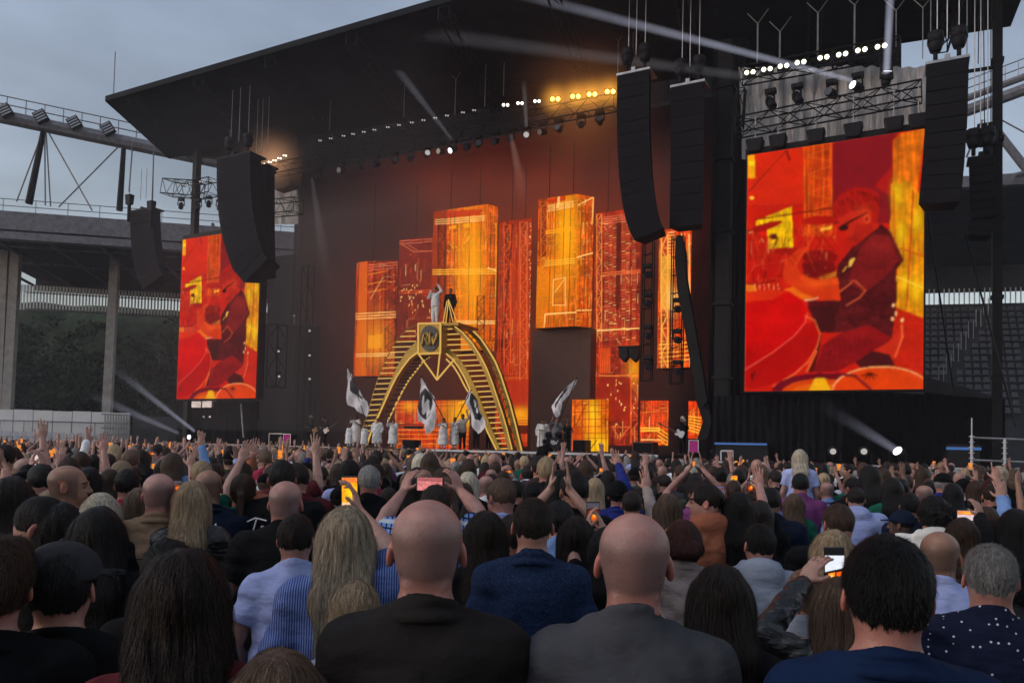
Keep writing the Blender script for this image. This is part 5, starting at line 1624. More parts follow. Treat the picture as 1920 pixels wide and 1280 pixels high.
# ------------------------------------------------------------------ left stand
def lz(px, py, d=0.0): return LS.loc(px, py, d)
L0 = lz(-60, 700)[0]; L1 = lz(640, 700)[0]
stand = empty('left_stand', LS.W((L0 + L1) / 2, 4, 0), 'covered stadium stand on the left with concrete pillars and a grey roof', 'stadium stand')
zr = lz(300, 430)[1]
mb = MB(); zf0 = lz(0, 402, -6)[1]
mb.box(LS, L0, L1, -6.2, -5.4, zf0 - 1.1, zf0 + .25); mb.box(LS, L0, L1, -6.6, -5.8, zf0 - 1.9, zf0 - 1.35); mb.build('roof_fascia', M['beam_grey'], stand)
zbt = lz(36, 533, 10)[1]; zbb = lz(36, 580, 10)[1]; zrr = lz(36, 528, 14)[1]
mb = MB(); mb.hexa([LS.W(a, d, z) for z, k in ((0, 0), (.5, 1)) for a, d, z in ((L0, -5.4, zf0 - 1.3 + z), (L1, -5.4, zf0 - 1.3 + z), (L1, 14, zrr + z), (L0, 14, zrr + z))])
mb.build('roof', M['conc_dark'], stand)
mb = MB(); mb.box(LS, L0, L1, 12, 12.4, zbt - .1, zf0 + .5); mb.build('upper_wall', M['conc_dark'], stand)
mb = MB()
for k in range(9):
    a = L0 + (L1 - L0) * k / 8; mb.tube(LS.W(a, -5.6, zf0 - 1.6), LS.W(a, 12, zbt + .25), .13, k=6)
for z_, d_ in ((zf0 - 1.6, -3), (zf0 - 1.65, 3)): mb.tube(LS.W(L0, d_, z_), LS.W(L1, d_, z_), .12, k=6)
mb.build('rafter', M['beam_grey'], stand)
# railing on the roof edge
mb = MB(); z0 = zf0 + .25
for z in (.5, 1.0): mb.tube(LS.W(L0, -5.8, z0 + z), LS.W(L1, -5.8, z0 + z), .03, k=4)
for a in np.arange(L0, L1, 2.2): mb.tube(LS.W(a, -5.8, z0), LS.W(a, -5.8, z0 + 1.0), .03, k=4)
mb.build('railing', M['steel'], stand)
# pillars
for i, (xb, xt) in enumerate([(-3, 8), (13, 29), (200, 215), (395, 405)]):
    P = LS.hit(xb, 772, 0); Q = LS.hit(xt, 492, 0)
    Pb = P.copy(); Pb[2] = 0; Q2 = Q + (LS.hit(xt + 2, 470, 0) - Q)
    mb = MB(); w = .33 if i else .3
    mb.hexa([X + LS.u * a * w + LS.n * b * w for X in (Pb, Q2) for a, b in ((-1, -1), (1, -1), (1, 1), (-1, 1))])
    mb.build('pillar', M['concrete'], stand)
    mb = MB(); mb.tube(Q2, LS.hit(xt + 38, 420, -3), .22, .15, 6); mb.tube(Q2, LS.hit(xt - 6, 420, 3), .2, .15, 6); mb.build('roof_strut', M['conc_dark'], stand)
# louvre strip
mb = MB()
for px in np.arange(-20, 620, 6.15):
    a = lz(px, 600, 10)[0]
    mb.box(LS, a, a + .12, 10, 10.1, zbb, zbt - .75); mb.box(LS, a - .02, a + .14, 9.95, 10.12, zbt - .7, zbt)
mb.build('louvre', M['louvre'], stand)
mb = MB()
for z in (zbt - .72, zbb, zbb + .12): mb.tube(LS.W(L0, 9.9, z), LS.W(L1, 9.9, z), .05, k=4)
mb.build('louvre_rail', M['steel'], stand)
# low white wall with rail, seats in front
zw = lz(60, 768, -2)[1]
wall = empty('boundary_wall', LS.W(L0 + 10, -2, 0), 'low white panelled wall with a rail behind the grey seats', 'wall')
a_end = lz(242, 800, -2)[0]
ww = (a_end - L0) / 9
for i in range(9):
    mb = MB(); mb.box(LS, L0 + i * ww + .03, L0 + (i + 1) * ww - .03, -2, -1.8, 0.2, zw - .02 * (i % 3)); mb.build('panel', M['panel_white'], wall)
mb = MB(); zr_ = lz(60, 789, -2.3)[1]
mb.tube(LS.W(L0, -2.3, zr_), LS.W(a_end, -2.3, zr_), .045, k=5)
for a in np.arange(L0, a_end, 1.7): mb.tube(LS.W(a, -2.3, zr_ - 1.6), LS.W(a, -2.3, zr_), .035, k=5)
mb.build('rail', M['steel'], wall)
# seats: one of a kind, copied
def seat_meshes(mat):
    s = []
    mb = MB(); mb.hexa([np.array([a, b, c]) for c in (.40, .45) for a, b in ((-.22, -.2), (.22, -.2), (.22, .2), (-.22, .2))]); s.append(('seat', mb))
    mb = MB(); mb.hexa([np.array([a, b + (c - .45) * .25, c]) for c in (.45, .62, ) for a, b in ((-.22, .18), (.22, .18), (.22, .22), (-.22, .22))]); mb.hexa([np.array([a, b + (c - .45) * .25, c]) for c, k in ((.622, 1), (.84, .8)) for a, b in ((-.22 * k, .18), (.22 * k, .18), (.22 * k, .22), (-.22 * k, .22))]); s.append(('backrest', mb))
    out = []
    for n_, mb in s:
        me = mesh_np(n_, np.vstack(mb.v), mb.f, mat); out.append((n_, me))
    return out
sm = seat_meshes(M['seat_grey'])
def put_seat(P, rz, label, meshes, group):
    root = empty('stadium_seat', P, label, 'seat', group, rz)
    for n_, me in meshes: link(n_, me, root)
rows = ['top', 'second', 'third', 'fourth']
ends = [(-2, 190), (-4, 188), (-6, 186), (-8, 184)]
sz0 = lz(60, 809, -3)[1]
k_ = 0
for r_ in range(4):
    d_ = -3.0 - r_ * .85; z = sz0 - .84 - r_ * .45
    aa, bb = lz(-4, 820, d_)[0], lz(187, 820, d_)[0]
    mb = MB(); mb.box(LS, aa - 1, bb + .5, d_ - .5, d_ + .35, 0, z)
    o = mb.build('terrace_step', M['conc_dark']); o['kind'] = 'structure'
    for i, a in enumerate(np.arange(aa, bb, .56)):
        P = LS.W(a, d_, z)
        put_seat(P, LS.phi, 'pale grey plastic seat in the %s of the rows before the white wall' % rows[r_], sm, 'grey seats by the white wall')
# grey gate beside the wall
ga, gz = lz(196, 775, -2.6); gb = lz(241, 778, -2.6)[0]
gate = empty('lattice_gate', LS.W((ga + gb) / 2, -2.6, 0), 'grey barred gate panel at the right end of the white wall', 'gate')
mb = MB()
for a in np.linspace(ga, gb, 10): mb.box(LS, a, a + .1, -2.6, -2.5, 0, gz)
mb.build('bar', M['alu'], gate)
mb = MB()
for z in (gz - .1, gz - 1.2, gz - 1.7): mb.box(LS, ga - .2, gb + .2, -2.68, -2.61, z, z + .1)
mb.build('rail', M['steel'], gate)
mb = MB(); mb.box(LS, gb + .3, gb + 8, -2.5, 1.0, 0, lz(245, 778, -2.6)[1] - .05)
o = mb.build('generator_box', M['conc_dark']); tag(o, 'dark container beside the barred gate left of the stage', 'container')

# trees behind the stand: crowns of leaf clumps on trunks
def tree(P, h, rad, seed, label):
    r = np.random.RandomState(seed)
    root = empty('tree', P, label, 'tree', 'trees behind the left stand')
    mb = MB(); mb.tube(P, P + [0, 0, h * .55], .32, .16, 8)
    for i in range(6):
        a = r.rand() * 6.28; q = P + np.array([0, 0, h * (.3 + .08 * i)]); mb.tube(q, q + np.array([math.cos(a) * rad * .6, math.sin(a) * rad * .6, h * .18]), .11, .04, 5)
    mb.build('trunk', M['bark'], root)
    n = 2600
    cl = r.randn(34, 3) * np.array([rad * .5, rad * .5, h * .26]) + [0, 0, h * .52]
    c = cl[r.randint(0, 34, n)] + r.randn(n, 3) * rad * .17
    c[:, 2] = np.clip(c[:, 2], .2, h)
    d = r.randn(n, 3); d /= np.linalg.norm(d, axis=1, keepdims=True); e = np.cross(d, r.randn(n, 3)); e /= np.linalg.norm(e, axis=1, keepdims=True)
    s = r.uniform(.10, .3, (n, 1))
    V = np.stack([c - d * s, c + e * s * .6, c + d * s, c - e * s * .6], 1).reshape(-1, 3)
    F = np.arange(4 * n, dtype=np.int32).reshape(-1, 4)
    link('crown', mesh_np('crown', V, F, M['leaf']), root)
for i, px in enumerate(range(-10, 580, 42)):
    P = LS.hit(px, 800, 17 + (i % 3) * 2.5); P[2] = 0
    tree(P, lz(px, 592, float((P - LS.o) @ LS.n))[1] * (.8 + .05 * (i * 37 % 5)), 3.1, 40 + i, ORD[i] + ' dark leafy tree from the left, seen under the left stand roof')
# hillside of dense planting behind
zh_ = lz(150, 573, 34)[1]
V, F = grid_quad(LS.W(L0 - 20, 26, 0), LS.W(L1 + 30, 26, 0), LS.W(L1 + 30, 34, zh_), LS.W(L0 - 20, 34, zh_), 80, 16)
nn = vnoise(V[:, 0] * .35, V[:, 2] * .5, 2); V = V + LS.n * ((nn - .5) * 3.0)[:, None]
c = V.mean(0); o = link('hill', mesh_np('hill', V - c, F, M['leaf'], False)); o.location = c; o['kind'] = 'structure'

# upper ring beam with floodlights, masts and stays
beam = empty('ring_beam', LS.W(L0, -6, 20), 'high grey ring beam with railing running over the left stand into the stage roof', 'beam')
def bz(px, py): return LS.hit(px, py, -6.0)
P0, P1 = bz(-60, 205), bz(420, 305)
mb = MB(); h = np.array([0, 0, .55])
for o_, r_ in ((np.zeros(3), .5), (LS.n * 1.4 + h * .4, .32)):
    mb.tube(P0 + o_, P1 + o_, r_, k=8)
for i in range(26):
    t0, t1 = i / 26, (i + 1) / 26
    A_ = P0 * (1 - t0) + P1 * t0; B_ = P0 * (1 - t1) + P1 * t1
    mb.tube(A_, B_ + LS.n * 1.4 + h * .4, .1, k=4)
mb.build('beam', M['beam_grey'], beam)
mb = MB()
for z in (.75, 1.35): mb.tube(P0 + [0, 0, z + .2], P1 + [0, 0, z + .2], .045, k=4)
for i in range(15):
    t = i / 14; X = P0 * (1 - t) + P1 * t; mb.tube(X + [0, 0, .4], X + [0, 0, 1.55], .04, k=4)
mb.build('railing', M['steel'], beam)
for i, (x, y) in enumerate([(8, 206), (75, 217), (138, 229), (201, 240)]):
    P = LS.hit(x, y, -6.8)
    root = empty('floodlight', P, ['first', 'second', 'third', 'fourth'][i] + ' square floodlight from the left clipped to the high ring beam', 'floodlight', 'floodlights on the ring beam')
    mb = MB()
    t = LS.u * .78 + np.array([0, 0, .5]); t /= np.linalg.norm(t); v = np.cross(LS.n, t)
    mb.hexa([P + t * a * .42 + v * b * .42 + LS.n * c for c in (0, .35) for a, b in ((-1, -1), (1, -1), (1, 1), (-1, 1))]); mb.build('housing', M['black_metal'], root)
    mb = MB()
    for k in range(4): 
        o2 = v * (-.3 + .2 * k); mb.hexa([P + o2 + t * a * .36 + v * b * .05 + LS.n * c for c in (-.05, -.01) for a, b in ((-1, -1), (1, -1), (1, 1), (-1, 1))])
    mb.build('louvre', M['alu'], root)
for i, (xb, yb, xt, yt, r_) in enumerate([(54, 382, 83, 238, .26), (224, 395, 233, 262, .24)]):
    mb = MB(); mb.tube(LS.hit(xb, yb, -5.9), LS.hit(xt, yt, -6.0), r_, r_ * .7, 8)
    o = mb.build('roof_mast', M['black_metal']); tag(o, ['slanting dark mast holding the ring beam, the left one', 'upright dark mast holding the ring beam, beside the stage roof tip'][i], 'mast')
for i, q in enumerate([(83, 240, 31, 378), (84, 240, 85, 385), (86, 240, 95, 387), (86, 240, 173, 395), (229, 268, 110, 388), (249, 268, 242, 360), (288, 285, 286, 375)]):
    mb = MB(); mb.tube(LS.hit(q[0], q[1], -6.0), LS.hit(q[2], q[3], -5.8), .055, k=5)
    o = mb.build('stay_cable', M['steel']); tag(o, ORD[i] + ' dark stay cable from the left under the left ring beam', 'cable', 'stay cables of the left stand')

# ------------------------------------------------------------------ right stand
def rz_(px, py, d=0.0): return RS.loc(px, py, d)
R0 = rz_(1640, 700)[0]; R1 = rz_(2100, 700)[0]
rst = empty('right_stand', RS.W((R0 + R1) / 2, 6, 0), 'dark stadium stand on the right with empty seat rows under a roof', 'stadium stand')
zt = rz_(1900, 325, -3)[1]
mb = MB(); mb.box(RS, R0, R1, -3, -2.4, zt - .8, zt); mb.build('roof_fascia', M['beam_grey'], rst)
zlt, zlb = rz_(1900, 541, 14)[1], rz_(1900, 566, 14)[1]
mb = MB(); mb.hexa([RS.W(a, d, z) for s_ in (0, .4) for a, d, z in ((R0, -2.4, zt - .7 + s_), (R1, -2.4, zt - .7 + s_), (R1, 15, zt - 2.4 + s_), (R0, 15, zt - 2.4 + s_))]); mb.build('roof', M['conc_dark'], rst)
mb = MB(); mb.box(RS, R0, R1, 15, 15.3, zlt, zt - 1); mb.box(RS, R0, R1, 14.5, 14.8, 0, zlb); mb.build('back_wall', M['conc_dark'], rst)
mb = MB()
for a in np.arange(R0, R1, .42): mb.tube(RS.W(a, 14.9, zlb - .3), RS.W(a, 14.9, zlt + .3), .055, k=6)
mb.build('light_band', M['louvre'], rst)
nr_ = 17
ztop_r = rz_(1900, 590, 13)[1]; zbot_r = rz_(1900, 800, 0)[1]
mb = MB()
for i in range(nr_):
    d_ = 0 + i * .8; z = zbot_r + (ztop_r - zbot_r) * i / (nr_ - 1)
    mb.box(RS, R0, R1, d_, d_ + .8, 0, z)
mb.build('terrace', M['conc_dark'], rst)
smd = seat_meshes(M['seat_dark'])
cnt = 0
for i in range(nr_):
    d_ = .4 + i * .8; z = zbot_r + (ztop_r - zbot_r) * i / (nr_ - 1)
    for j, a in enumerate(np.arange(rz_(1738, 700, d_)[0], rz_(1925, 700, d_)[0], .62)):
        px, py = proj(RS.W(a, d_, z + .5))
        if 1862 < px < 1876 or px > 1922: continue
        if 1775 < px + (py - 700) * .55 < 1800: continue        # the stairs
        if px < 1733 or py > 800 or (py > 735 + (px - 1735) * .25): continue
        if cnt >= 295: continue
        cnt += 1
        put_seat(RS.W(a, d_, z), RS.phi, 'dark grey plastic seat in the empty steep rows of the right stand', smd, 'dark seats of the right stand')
# stair rails
mb = MB()
for i in range(7):
    for k in (0, 1):
        P = RS.hit(1760 + i * 14 + k * 9, 722 - i * 22, .5 + i * 1.9); mb.tube(P, P + [0, 0, 1.5], .035, k=4)
mb.build('stair_rail', M['steel'], rst)
mb = MB(); P = RS.hit(1755, 735, -.6); Q = RS.hit(1860, 735, -.6)
mb.tube(P, Q, .03, k=4); mb.tube(P - [0, 0, .8], Q - [0, 0, .8], .03, k=4)
for t in np.linspace(0, 1, 9): X = P * (1 - t) + Q * t; mb.tube(X - [0, 0, .8], X, .03, k=4)
mb.build('front_rail', M['steel'], rst)
# right ring beam
rb = empty('ring_beam', RS.W(R0, -4, 20), 'high grey ring beam over the right stand behind the tall mast', 'beam')
P0, P1 = RS.hit(1740, 235, -4), RS.hit(2010, 135, -4)
mb = MB(); mb.tube(P0, P1, .42, k=8); mb.tube(P0 + [0, 0, .9], P1 + [0, 0, .9], .25, k=8); mb.build('beam', M['beam_grey'], rb)
mb = MB()
for z in (1.6, 2.2): mb.tube(P0 + [0, 0, z], P1 + [0, 0, z], .04, k=4)
for t in np.linspace(0, 1, 12): X = P0 * (1 - t) + P1 * t; mb.tube(X + [0, 0, .9], X + [0, 0, 2.2], .04, k=4)
mb.build('railing', M['steel'], rb)
for i, q in enumerate([(1842, 225, 1812, 295, .07), (1872, 222, 1960, 270, .05), (1872, 250, 1925, 318, .28), (1846, 225, 1848, 300, .05), (1900, 330, 1935, 322, .2)]):
    mb = MB(); mb.tube(RS.hit(q[0], q[1], -4), RS.hit(q[2], q[3], -3.6), q[4], k=6)
    o = mb.build('stay_rod', M['beam_grey']); tag(o, ['thin stay left of', 'thin stay running right from', 'thick pale diagonal tube right of', 'thin vertical stay beside', 'pale roof tube right of'][i] + ' the tall right mast', 'stay')
# mast fittings right
P = ST.hit(1852, 248, 3.0); root = empty('chain_motor', P, 'black shrouded motor hanging beside the tall right mast', 'motor')
mb = MB(); mb.hexa([P + ST.u * a * .36 * k + ST.n * b * .25 * k + np.array([0, 0, c]) for c, k in ((-.5, .8), (.3, 1)) for a, b in ((-1, -1), (1, -1), (1, 1), (-1, 1))]); mb.build('bag', M['case'], root, bev=.05)
mb = MB(); mb.tube(P - [0, 0, .4], P - [0, 0, 1.5], .16, k=8); mb.build('hoist', M['black_metal'], root)
mb = MB(); mb.tube(P + [0, 0, .2], P + [0, 0, 8], .02, k=4); mb.build('cable', M['steel'], root)
mb = MB(); mb.tube(ST.hit(1816, 134, 3.4), ST.hit(1868, 126, 3.4), .07, k=6); o = mb.build('cross_bar', M['black_metal']); tag(o, 'dark bar joining the far right speakers to the tall mast', 'bar')
for i, (x0, y0, x1, y1) in enumerate([(1858, 0, 1858, 300), (1836, 0, 1834, 120), (1736, 380, 1790, 745), (1810, 440, 1905, 800), (1844, 0, 1846, 235)]):
    mb = MB(); mb.tube(ST.hit(x0, y0, 2.6), ST.hit(x1, y1, 2.6), .035 if i in (2, 3) else .018, k=5)
    o = mb.build('loose_cable', M['black_metal']); tag(o, ['cable running straight down just left of the tall right mast', 'thin cable above the far right speaker stack', 'slack cable slanting down from the far right speaker stack', 'slack cable slanting down across the right stand', 'thin cable down to the shrouded motor by the right mast'][i], 'cable')
# sloping dark shed roof and white scaffold at the right end
poly_thing('awning', [(1732, 706), (1800, 722), (1862, 742), (1860, 747), (1800, 742), (1732, 735)], 5.2, 2.5, M['conc_dark'], 'low dark sloping awning behind the right end of the stage', 'awning')
for i, (x, y0, y1) in enumerate([(1822, 816, 886), (1884, 822, 890)]):
    P = ST.hit(x, y0, -2.2); Q = ST.hit(x, y1, -2.2); Q[2] = 0
    root = empty('scaffold_post', (Q[0], Q[1], 0), ['left', 'right'][i] + ' pale steel scaffold post at the right end of the stage', 'post')
    mb = MB(); mb.tube(Q, P, .04, k=8); 
    if i == 0: mb.tube(P, P + [0, 0, .55], .018, k=5)
    mb.build('tube', M['edge_strip'], root)
    mb = MB()
    for z in np.arange(.3, P[2], .17): mb.tube((Q[0], Q[1], z), (Q[0], Q[1], z + .02), .085, k=8)
    mb.build('rosette', M['edge_strip'], root)
mb = MB()
for y in (820, 862): mb.tube(ST.hit(1822, y, -2.2), ST.hit(1925, y + 4, -2.2), .035, k=6)
o = mb.build('scaffold_rail', M['steel']); tag(o, 'two grey scaffold rails joining the pale posts', 'rail')
# ------------------------------------------------------------------ the gold arch with the box sign
DA = 2.2                                    # depth of the arch front plane, its back plane is 1.6 m deeper
arch = empty('gold_arch', ST.W(sxz(825, 845, DA)[0], DA, DECK), 'tall gold glitter arch of ladders with lit edges and a square letter box on top', 'arch')
def zo(x, y): return (600 + x * .22654, 580 + y * .22656)      # close-up -> photo px
outer_r = [zo(*p) for p in [(1010, 105), (1100, 130), (1180, 190), (1260, 280), (1330, 390), (1385, 500), (1430, 620), (1470, 740), (1510, 860), (1550, 1000), (1590, 1160)]]
inner_r = [zo(*p) for p in [(1005, 270), (1040, 300), (1090, 340), (1150, 400), (1210, 490), (1260, 590), (1300, 690), (1340, 800), (1390, 920), (1440, 1050), (1480, 1160)]]
inner_r0 = [zo(*p) for p in [(1005, 350), (1050, 370), (1100, 415), (1150, 480), (1200, 570), (1240, 660), (1280, 750), (1330, 870), (1380, 1000), (1425, 1090), (1460, 1160)]]
outer_l = [zo(*p) for p in [(806, 120), (720, 170), (660, 230), (600, 310), (560, 390), (515, 490), (475, 590), (440, 700), (410, 810), (375, 920), (345, 1010)]]
mid_l = [zo(*p) for p in [(800, 260), (750, 310), (700, 370), (640, 470), (590, 580), (545, 690), (500, 800), (460, 900), (425, 980), (400, 1040), (385, 1100)]]
inner_l = [zo(*p) for p in [(806, 355), (740, 405), (690, 470), (630, 560), (590, 640), (550, 730), (510, 820), (470, 910), (440, 980), (410, 1050), (390, 1120)]]
def band(A_, B_, d, th, name, mat, parent):
    mb = MB()
    for i in range(len(A_) - 1):
        q = [ST.hit(*A_[i], d), ST.hit(*B_[i], d), ST.hit(*B_[i + 1], d), ST.hit(*A_[i + 1], d)]
        mb.hexa(q + [x + ST.n * th for x in q])
    return mb.build(name, mat, parent)
def off(L, dx, dy=0): return [(x + dx, y + dy) for x, y in L]
def strip(L, d, r, name, mat, parent):
    mb = MB(); mb.path([ST.hit(x, y, d) for x, y in L], r, 6); return mb.build(name, mat, parent)
# right leg: outer rail, rungs, inner glitter rail
band(outer_r, off(outer_r, -7, 2), DA, .35, 'outer_rail', M['gold'], arch)
band(inner_r0, [(a * .35 + b * .65 + 4, c * .35 + e * .65) for (a, c), (b, e) in zip(inner_r0, inner_r)], DA, .4, 'inner_rail', M['gold'], arch)
strip(outer_r, DA - .02, .035, 'lit_edge', M['gold_lamp'], arch); strip(inner_r0, DA - .02, .04, 'lit_edge', M['gold_lamp'], arch)
# the back frame of the right leg, seen beyond the outer rail
back_r = [zo(*p) for p in [(1095, 110), (1180, 125), (1260, 170), (1330, 240), (1390, 330), (1450, 430), (1495, 540), (1530, 650), (1570, 770), (1610, 920), (1670, 1170)]]
strip(back_r, DA + 1.6, .045, 'lit_edge', M['gold_lamp'], arch)
band(back_r, off(back_r, -8, 4), DA + 1.62, .3, 'back_rail', M['gold'], arch)
mb = MB()
for i in range(len(back_r) - 1):
    for t in (0, .5):
        a = np.array(back_r[i]) * (1 - t) + np.array(back_r[i + 1]) * t; b = np.array(outer_r[i]) * (1 - t) + np.array(outer_r[i + 1]) * t
        mb.tube(ST.hit(a[0] - 6, a[1] + 6, DA + 1.6), ST.hit(b[0], b[1] + 6, DA + .4), .03, k=4)
mb.build('cross_tie', M['gold'], arch)
mb = MB()
n = 24
for i in range(n):
    y = 616 + (840 - 616) * i / (n - 1) * 1.0
    xo = np.interp(y, [p[1] for p in outer_r], [p[0] for p in outer_r]) - 6
    xi = np.interp(y, [p[1] for p in inner_r], [p[0] for p in inner_r])
    if y < 641: xi = 828
    P = ST.hit(xi, y + 1.5, DA + .1); Q = ST.hit(xo, y, DA + .1)
    mb.tube(P, Q, .034, k=6)
mb.build('lit_rung', M['gold_lamp'], arch)
# left leg
band(mid_l, inner_l, DA, .4, 'inner_rail', M['gold'], arch)
strip(inner_l, DA - .02, .045, 'lit_edge', M['gold_lamp'], arch)
strip(outer_l, DA + .3, .03, 'outer_rail', M['gold'], arch)
mb = MB(); ml = mid_l[::-1]; ol = outer_l[::-1]
for i in range(20):
    y = 621 + (808 - 621) * i / 19
    xi = np.interp(-y, [-p[1] for p in ml], [p[0] for p in ml]) if y > 640 else 779
    xo = np.interp(-y, [-p[1] for p in ol], [p[0] for p in ol])
    mb.tube(ST.hit(xo, y, DA + .2), ST.hit(xi, y - 1, DA + .2), .032, k=6)
mb.build('lit_rung', M['gold_lamp'], arch)
il = [zo(*p) for p in [(915, 385), (860, 420), (800, 500), (740, 575), (690, 660), (620, 800), (560, 925)]]
strip(il, DA + 1.7, .045, 'lit_edge', M['gold_lamp'], arch)
ir = [zo(*p) for p in [(1045, 410), (1105, 470), (1150, 540), (1190, 620), (1225, 680)]]
strip(ir, DA + 1.7, .045, 'lit_edge', M['gold_lamp'], arch)
mb = MB()
for i in range(len(il) - 1):
    for t in (0, .33, .66):
        a = np.array(il[i]) * (1 - t) + np.array(il[i + 1]) * t
        xi = np.interp(a[1], [p[1] for p in inner_l], [p[0] for p in inner_l])
        mb.tube(ST.hit(a[0], a[1], DA + 1.7), ST.hit(xi + 2, a[1], DA + .3), .05, k=4)
mb.build('tread', pbr('tread', (.05, .025, .02), .6), arch)
# letter box
bx = [zo(815, 118), zo(1000, 115), zo(998, 362), zo(815, 368)]
bq = [ST.hit(x, y, DA - .55) for x, y in bx]
Dd = ST.n * 1.9
mb = MB(); mb.hexa([bq[3], bq[2], bq[2] + Dd, bq[3] + Dd, bq[0], bq[1], bq[1] + Dd, bq[0] + Dd]); box_o = mb.build('letter_box', M['gold'], arch)
mb = MB(); mb.path([b - ST.n * .03 for b in bq + [bq[0]]], .05, 6); mb.build('box_edge', M['gold_lamp'], box_o if False else arch)
cx, cy = zo(908, 240)
mb = MB(); k = 36
oc = [ST.hit(cx + 17.5 * math.sin(t * 2 * math.pi / k), cy + 24.5 * math.cos(t * 2 * math.pi / k), DA - .58) for t in range(k)]
mb.prism(oc, -ST.n * .03); mb.build('sign_disc', pbr('disc', (.012, .012, .014), .35), arch)
# letters R W, slanted strokes
def strokes(L, d, r, name, mat, parent, f=None):
    mb = MB()
    for s_ in L:
        mb.path([ST.hit(x, y, d) for x, y in s_], r, 6)
        for x, y in s_: mb.ball(ST.hit(x, y, d), r, 6)
    return mb.build(name, mat, parent)
q = lambda x, y: zo(x, y)
Rr = [[q(846, 288), q(862, 200)], [q(862, 200), q(892, 200), q(898, 222), q(884, 244), q(856, 244)], [q(872, 244), q(892, 288)]]
Ww = [[q(912, 200), q(908, 288), q(934, 232), q(940, 288), q(974, 200)]]
strokes(Rr + Ww, DA - .66, .075, 'letters', M['gold'], arch)
# pendant V below the box
strokes([[zo(818, 372), zo(968, 582)], [zo(992, 365), zo(968, 582)], [zo(1110, 415), zo(968, 582)]], DA - .2, .045, 'pendant', M['gold_lamp'], arch)
# tripod frame on top
strokes([[zo(1020, 100), (838, 565)], [(841, 562), (858, 607)], [(840, 563), (849, 603)], [(841, 562), (836, 606)]], DA + .5, .028, 'top_frame', M['gold_lamp'], arch)
mb = MB(); t0, t1 = zo(806, 116), zo(1110, 128)
pf = [ST.hit(t0[0], t0[1] + 1, DA - .5), ST.hit(t1[0] + 8, t0[1] - 2, DA - .5)]
mb.hexa([pf[0] - [0, 0, .12], pf[1] - [0, 0, .12], pf[1] + ST.n * 2 - [0, 0, .12], pf[0] + ST.n * 2 - [0, 0, .12], pf[0], pf[1], pf[1] + ST.n * 2, pf[0] + ST.n * 2])
mb.build('platform', M['gold'], arch)
PLATZ = float(pf[0][2])

# ------------------------------------------------------------------ flags
def flag(tip, body, pole, d, label, emblem):
    """body: outline px polygon; built as a rippling cloth with the emblem dyed in"""
    root = empty('flag', ST.hit(*pole[1], d), label, 'flag', 'white flags with a dark round emblem')
    xs = [p[0] for p in body]; ys = [p[1] for p in body]
    nx, ny = 46, 60
    X = np.linspace(min(xs), max(xs), nx + 1); Y = np.linspace(max(ys), min(ys), ny + 1)
    XX, YY = np.meshgrid(X, Y); XX = XX.ravel(); YY = YY.ravel()
    pa = Paint(XX, YY, (.74, .72, .76))
    ins = pa.inpoly(body)
    for kind, pts in emblem: 
        if kind == 'd': pa.poly(pts, (.035, .035, .04))
        else: pa.poly(pts, (.74, .72, .76))
    P00 = np.array([ST.hit(x, y, d) for x, y in ((X[0], Y[0]), (X[-1], Y[0]), (X[-1], Y[-1]), (X[0], Y[-1]))])
    V, F = grid_quad(*P00, nx, ny)
    V = V + ST.n * (.07 * np.sin(XX * .22 + YY * .10) + .02 * np.sin(XX * .6 - YY * .2))[:, None]
    keep = ins[F].sum(1) >= 3; F = F[keep]
    used = np.unique(F); mp = -np.ones(len(V), int); mp[used] = np.arange(len(used))
    V = V[used]; F = mp[F]; C_ = pa.C[used]
    n = len(V); V2 = np.vstack([V, V + ST.n * .012]); F2 = np.vstack([F, F[:, ::-1] + n]).astype(np.int32)
    Mi = np.array(root.matrix_basis.inverted())
    me = mesh_np('cloth', V2 @ Mi[:3, :3].T + Mi[:3, 3], F2, M['flag'], True); set_col(me, np.vstack([C_, C_])); link('cloth', me, root)
    mb = MB(); mb.tube(ST.hit(*pole[0], d - .05), ST.hit(*pole[1], d - .05), .022, k=6); mb.build('pole', M['black_metal'], root)
M['flag'] = pbr('flag', (1, 1, 1), .85, var=.06, attr='col')
flag(None, [(652, 688), (660, 706), (668, 722), (676, 738), (688, 752), (691, 768), (688, 782), (676, 774), (664, 764), (652, 760), (649, 742), (650, 715)],
     ((652, 686), (690, 800)), 1.4, 'white flag flying left of the arch, its dark emblem cut by a fold', [('d', [(660, 704), (655, 716), (658, 732), (668, 742), (684, 750), (680, 744), (672, 738), (672, 724)])])
c1 = [(795 + 14 * math.sin(t / 20 * 6.28), 764 + 34 * math.cos(t / 20 * 6.28)) for t in range(20)]
flag(None, [(790, 707), (800, 722), (812, 742), (819, 762), (818, 782), (812, 805), (800, 816), (797, 796), (784, 790), (784, 766), (786, 735)],
     ((790, 704), (840, 800)), 0.9, 'large white flag with a dark round emblem under the middle of the arch', [('d', [(795 + 13 * math.sin(t / 20 * 6.28) + 2, 757 + 29 * math.cos(t / 20 * 6.28)) for t in range(20)]),
     ('w', [(794, 742), (797, 740), (796, 756), (802, 748), (804, 750), (803, 772), (806, 766), (808, 770), (801, 784), (799, 782), (798, 770), (793, 778), (791, 774)])])
flag(None, [(872, 750), (880, 731), (886, 736), (890, 742), (896, 756), (904, 778), (912, 796), (906, 806), (896, 814), (886, 800), (882, 782), (878, 764)],
     ((884, 730), (848, 800)), 0.7, 'white flag with a dark round emblem on the right foot of the arch', [('d', [(885, 734), (892, 744), (897, 760), (904, 780), (900, 788), (892, 786), (885, 772), (881, 752)]), ('w', [(888, 748), (891, 752), (892, 764), (889, 762)]), ('w', [(893, 762), (897, 768), (898, 776), (894, 772)])])
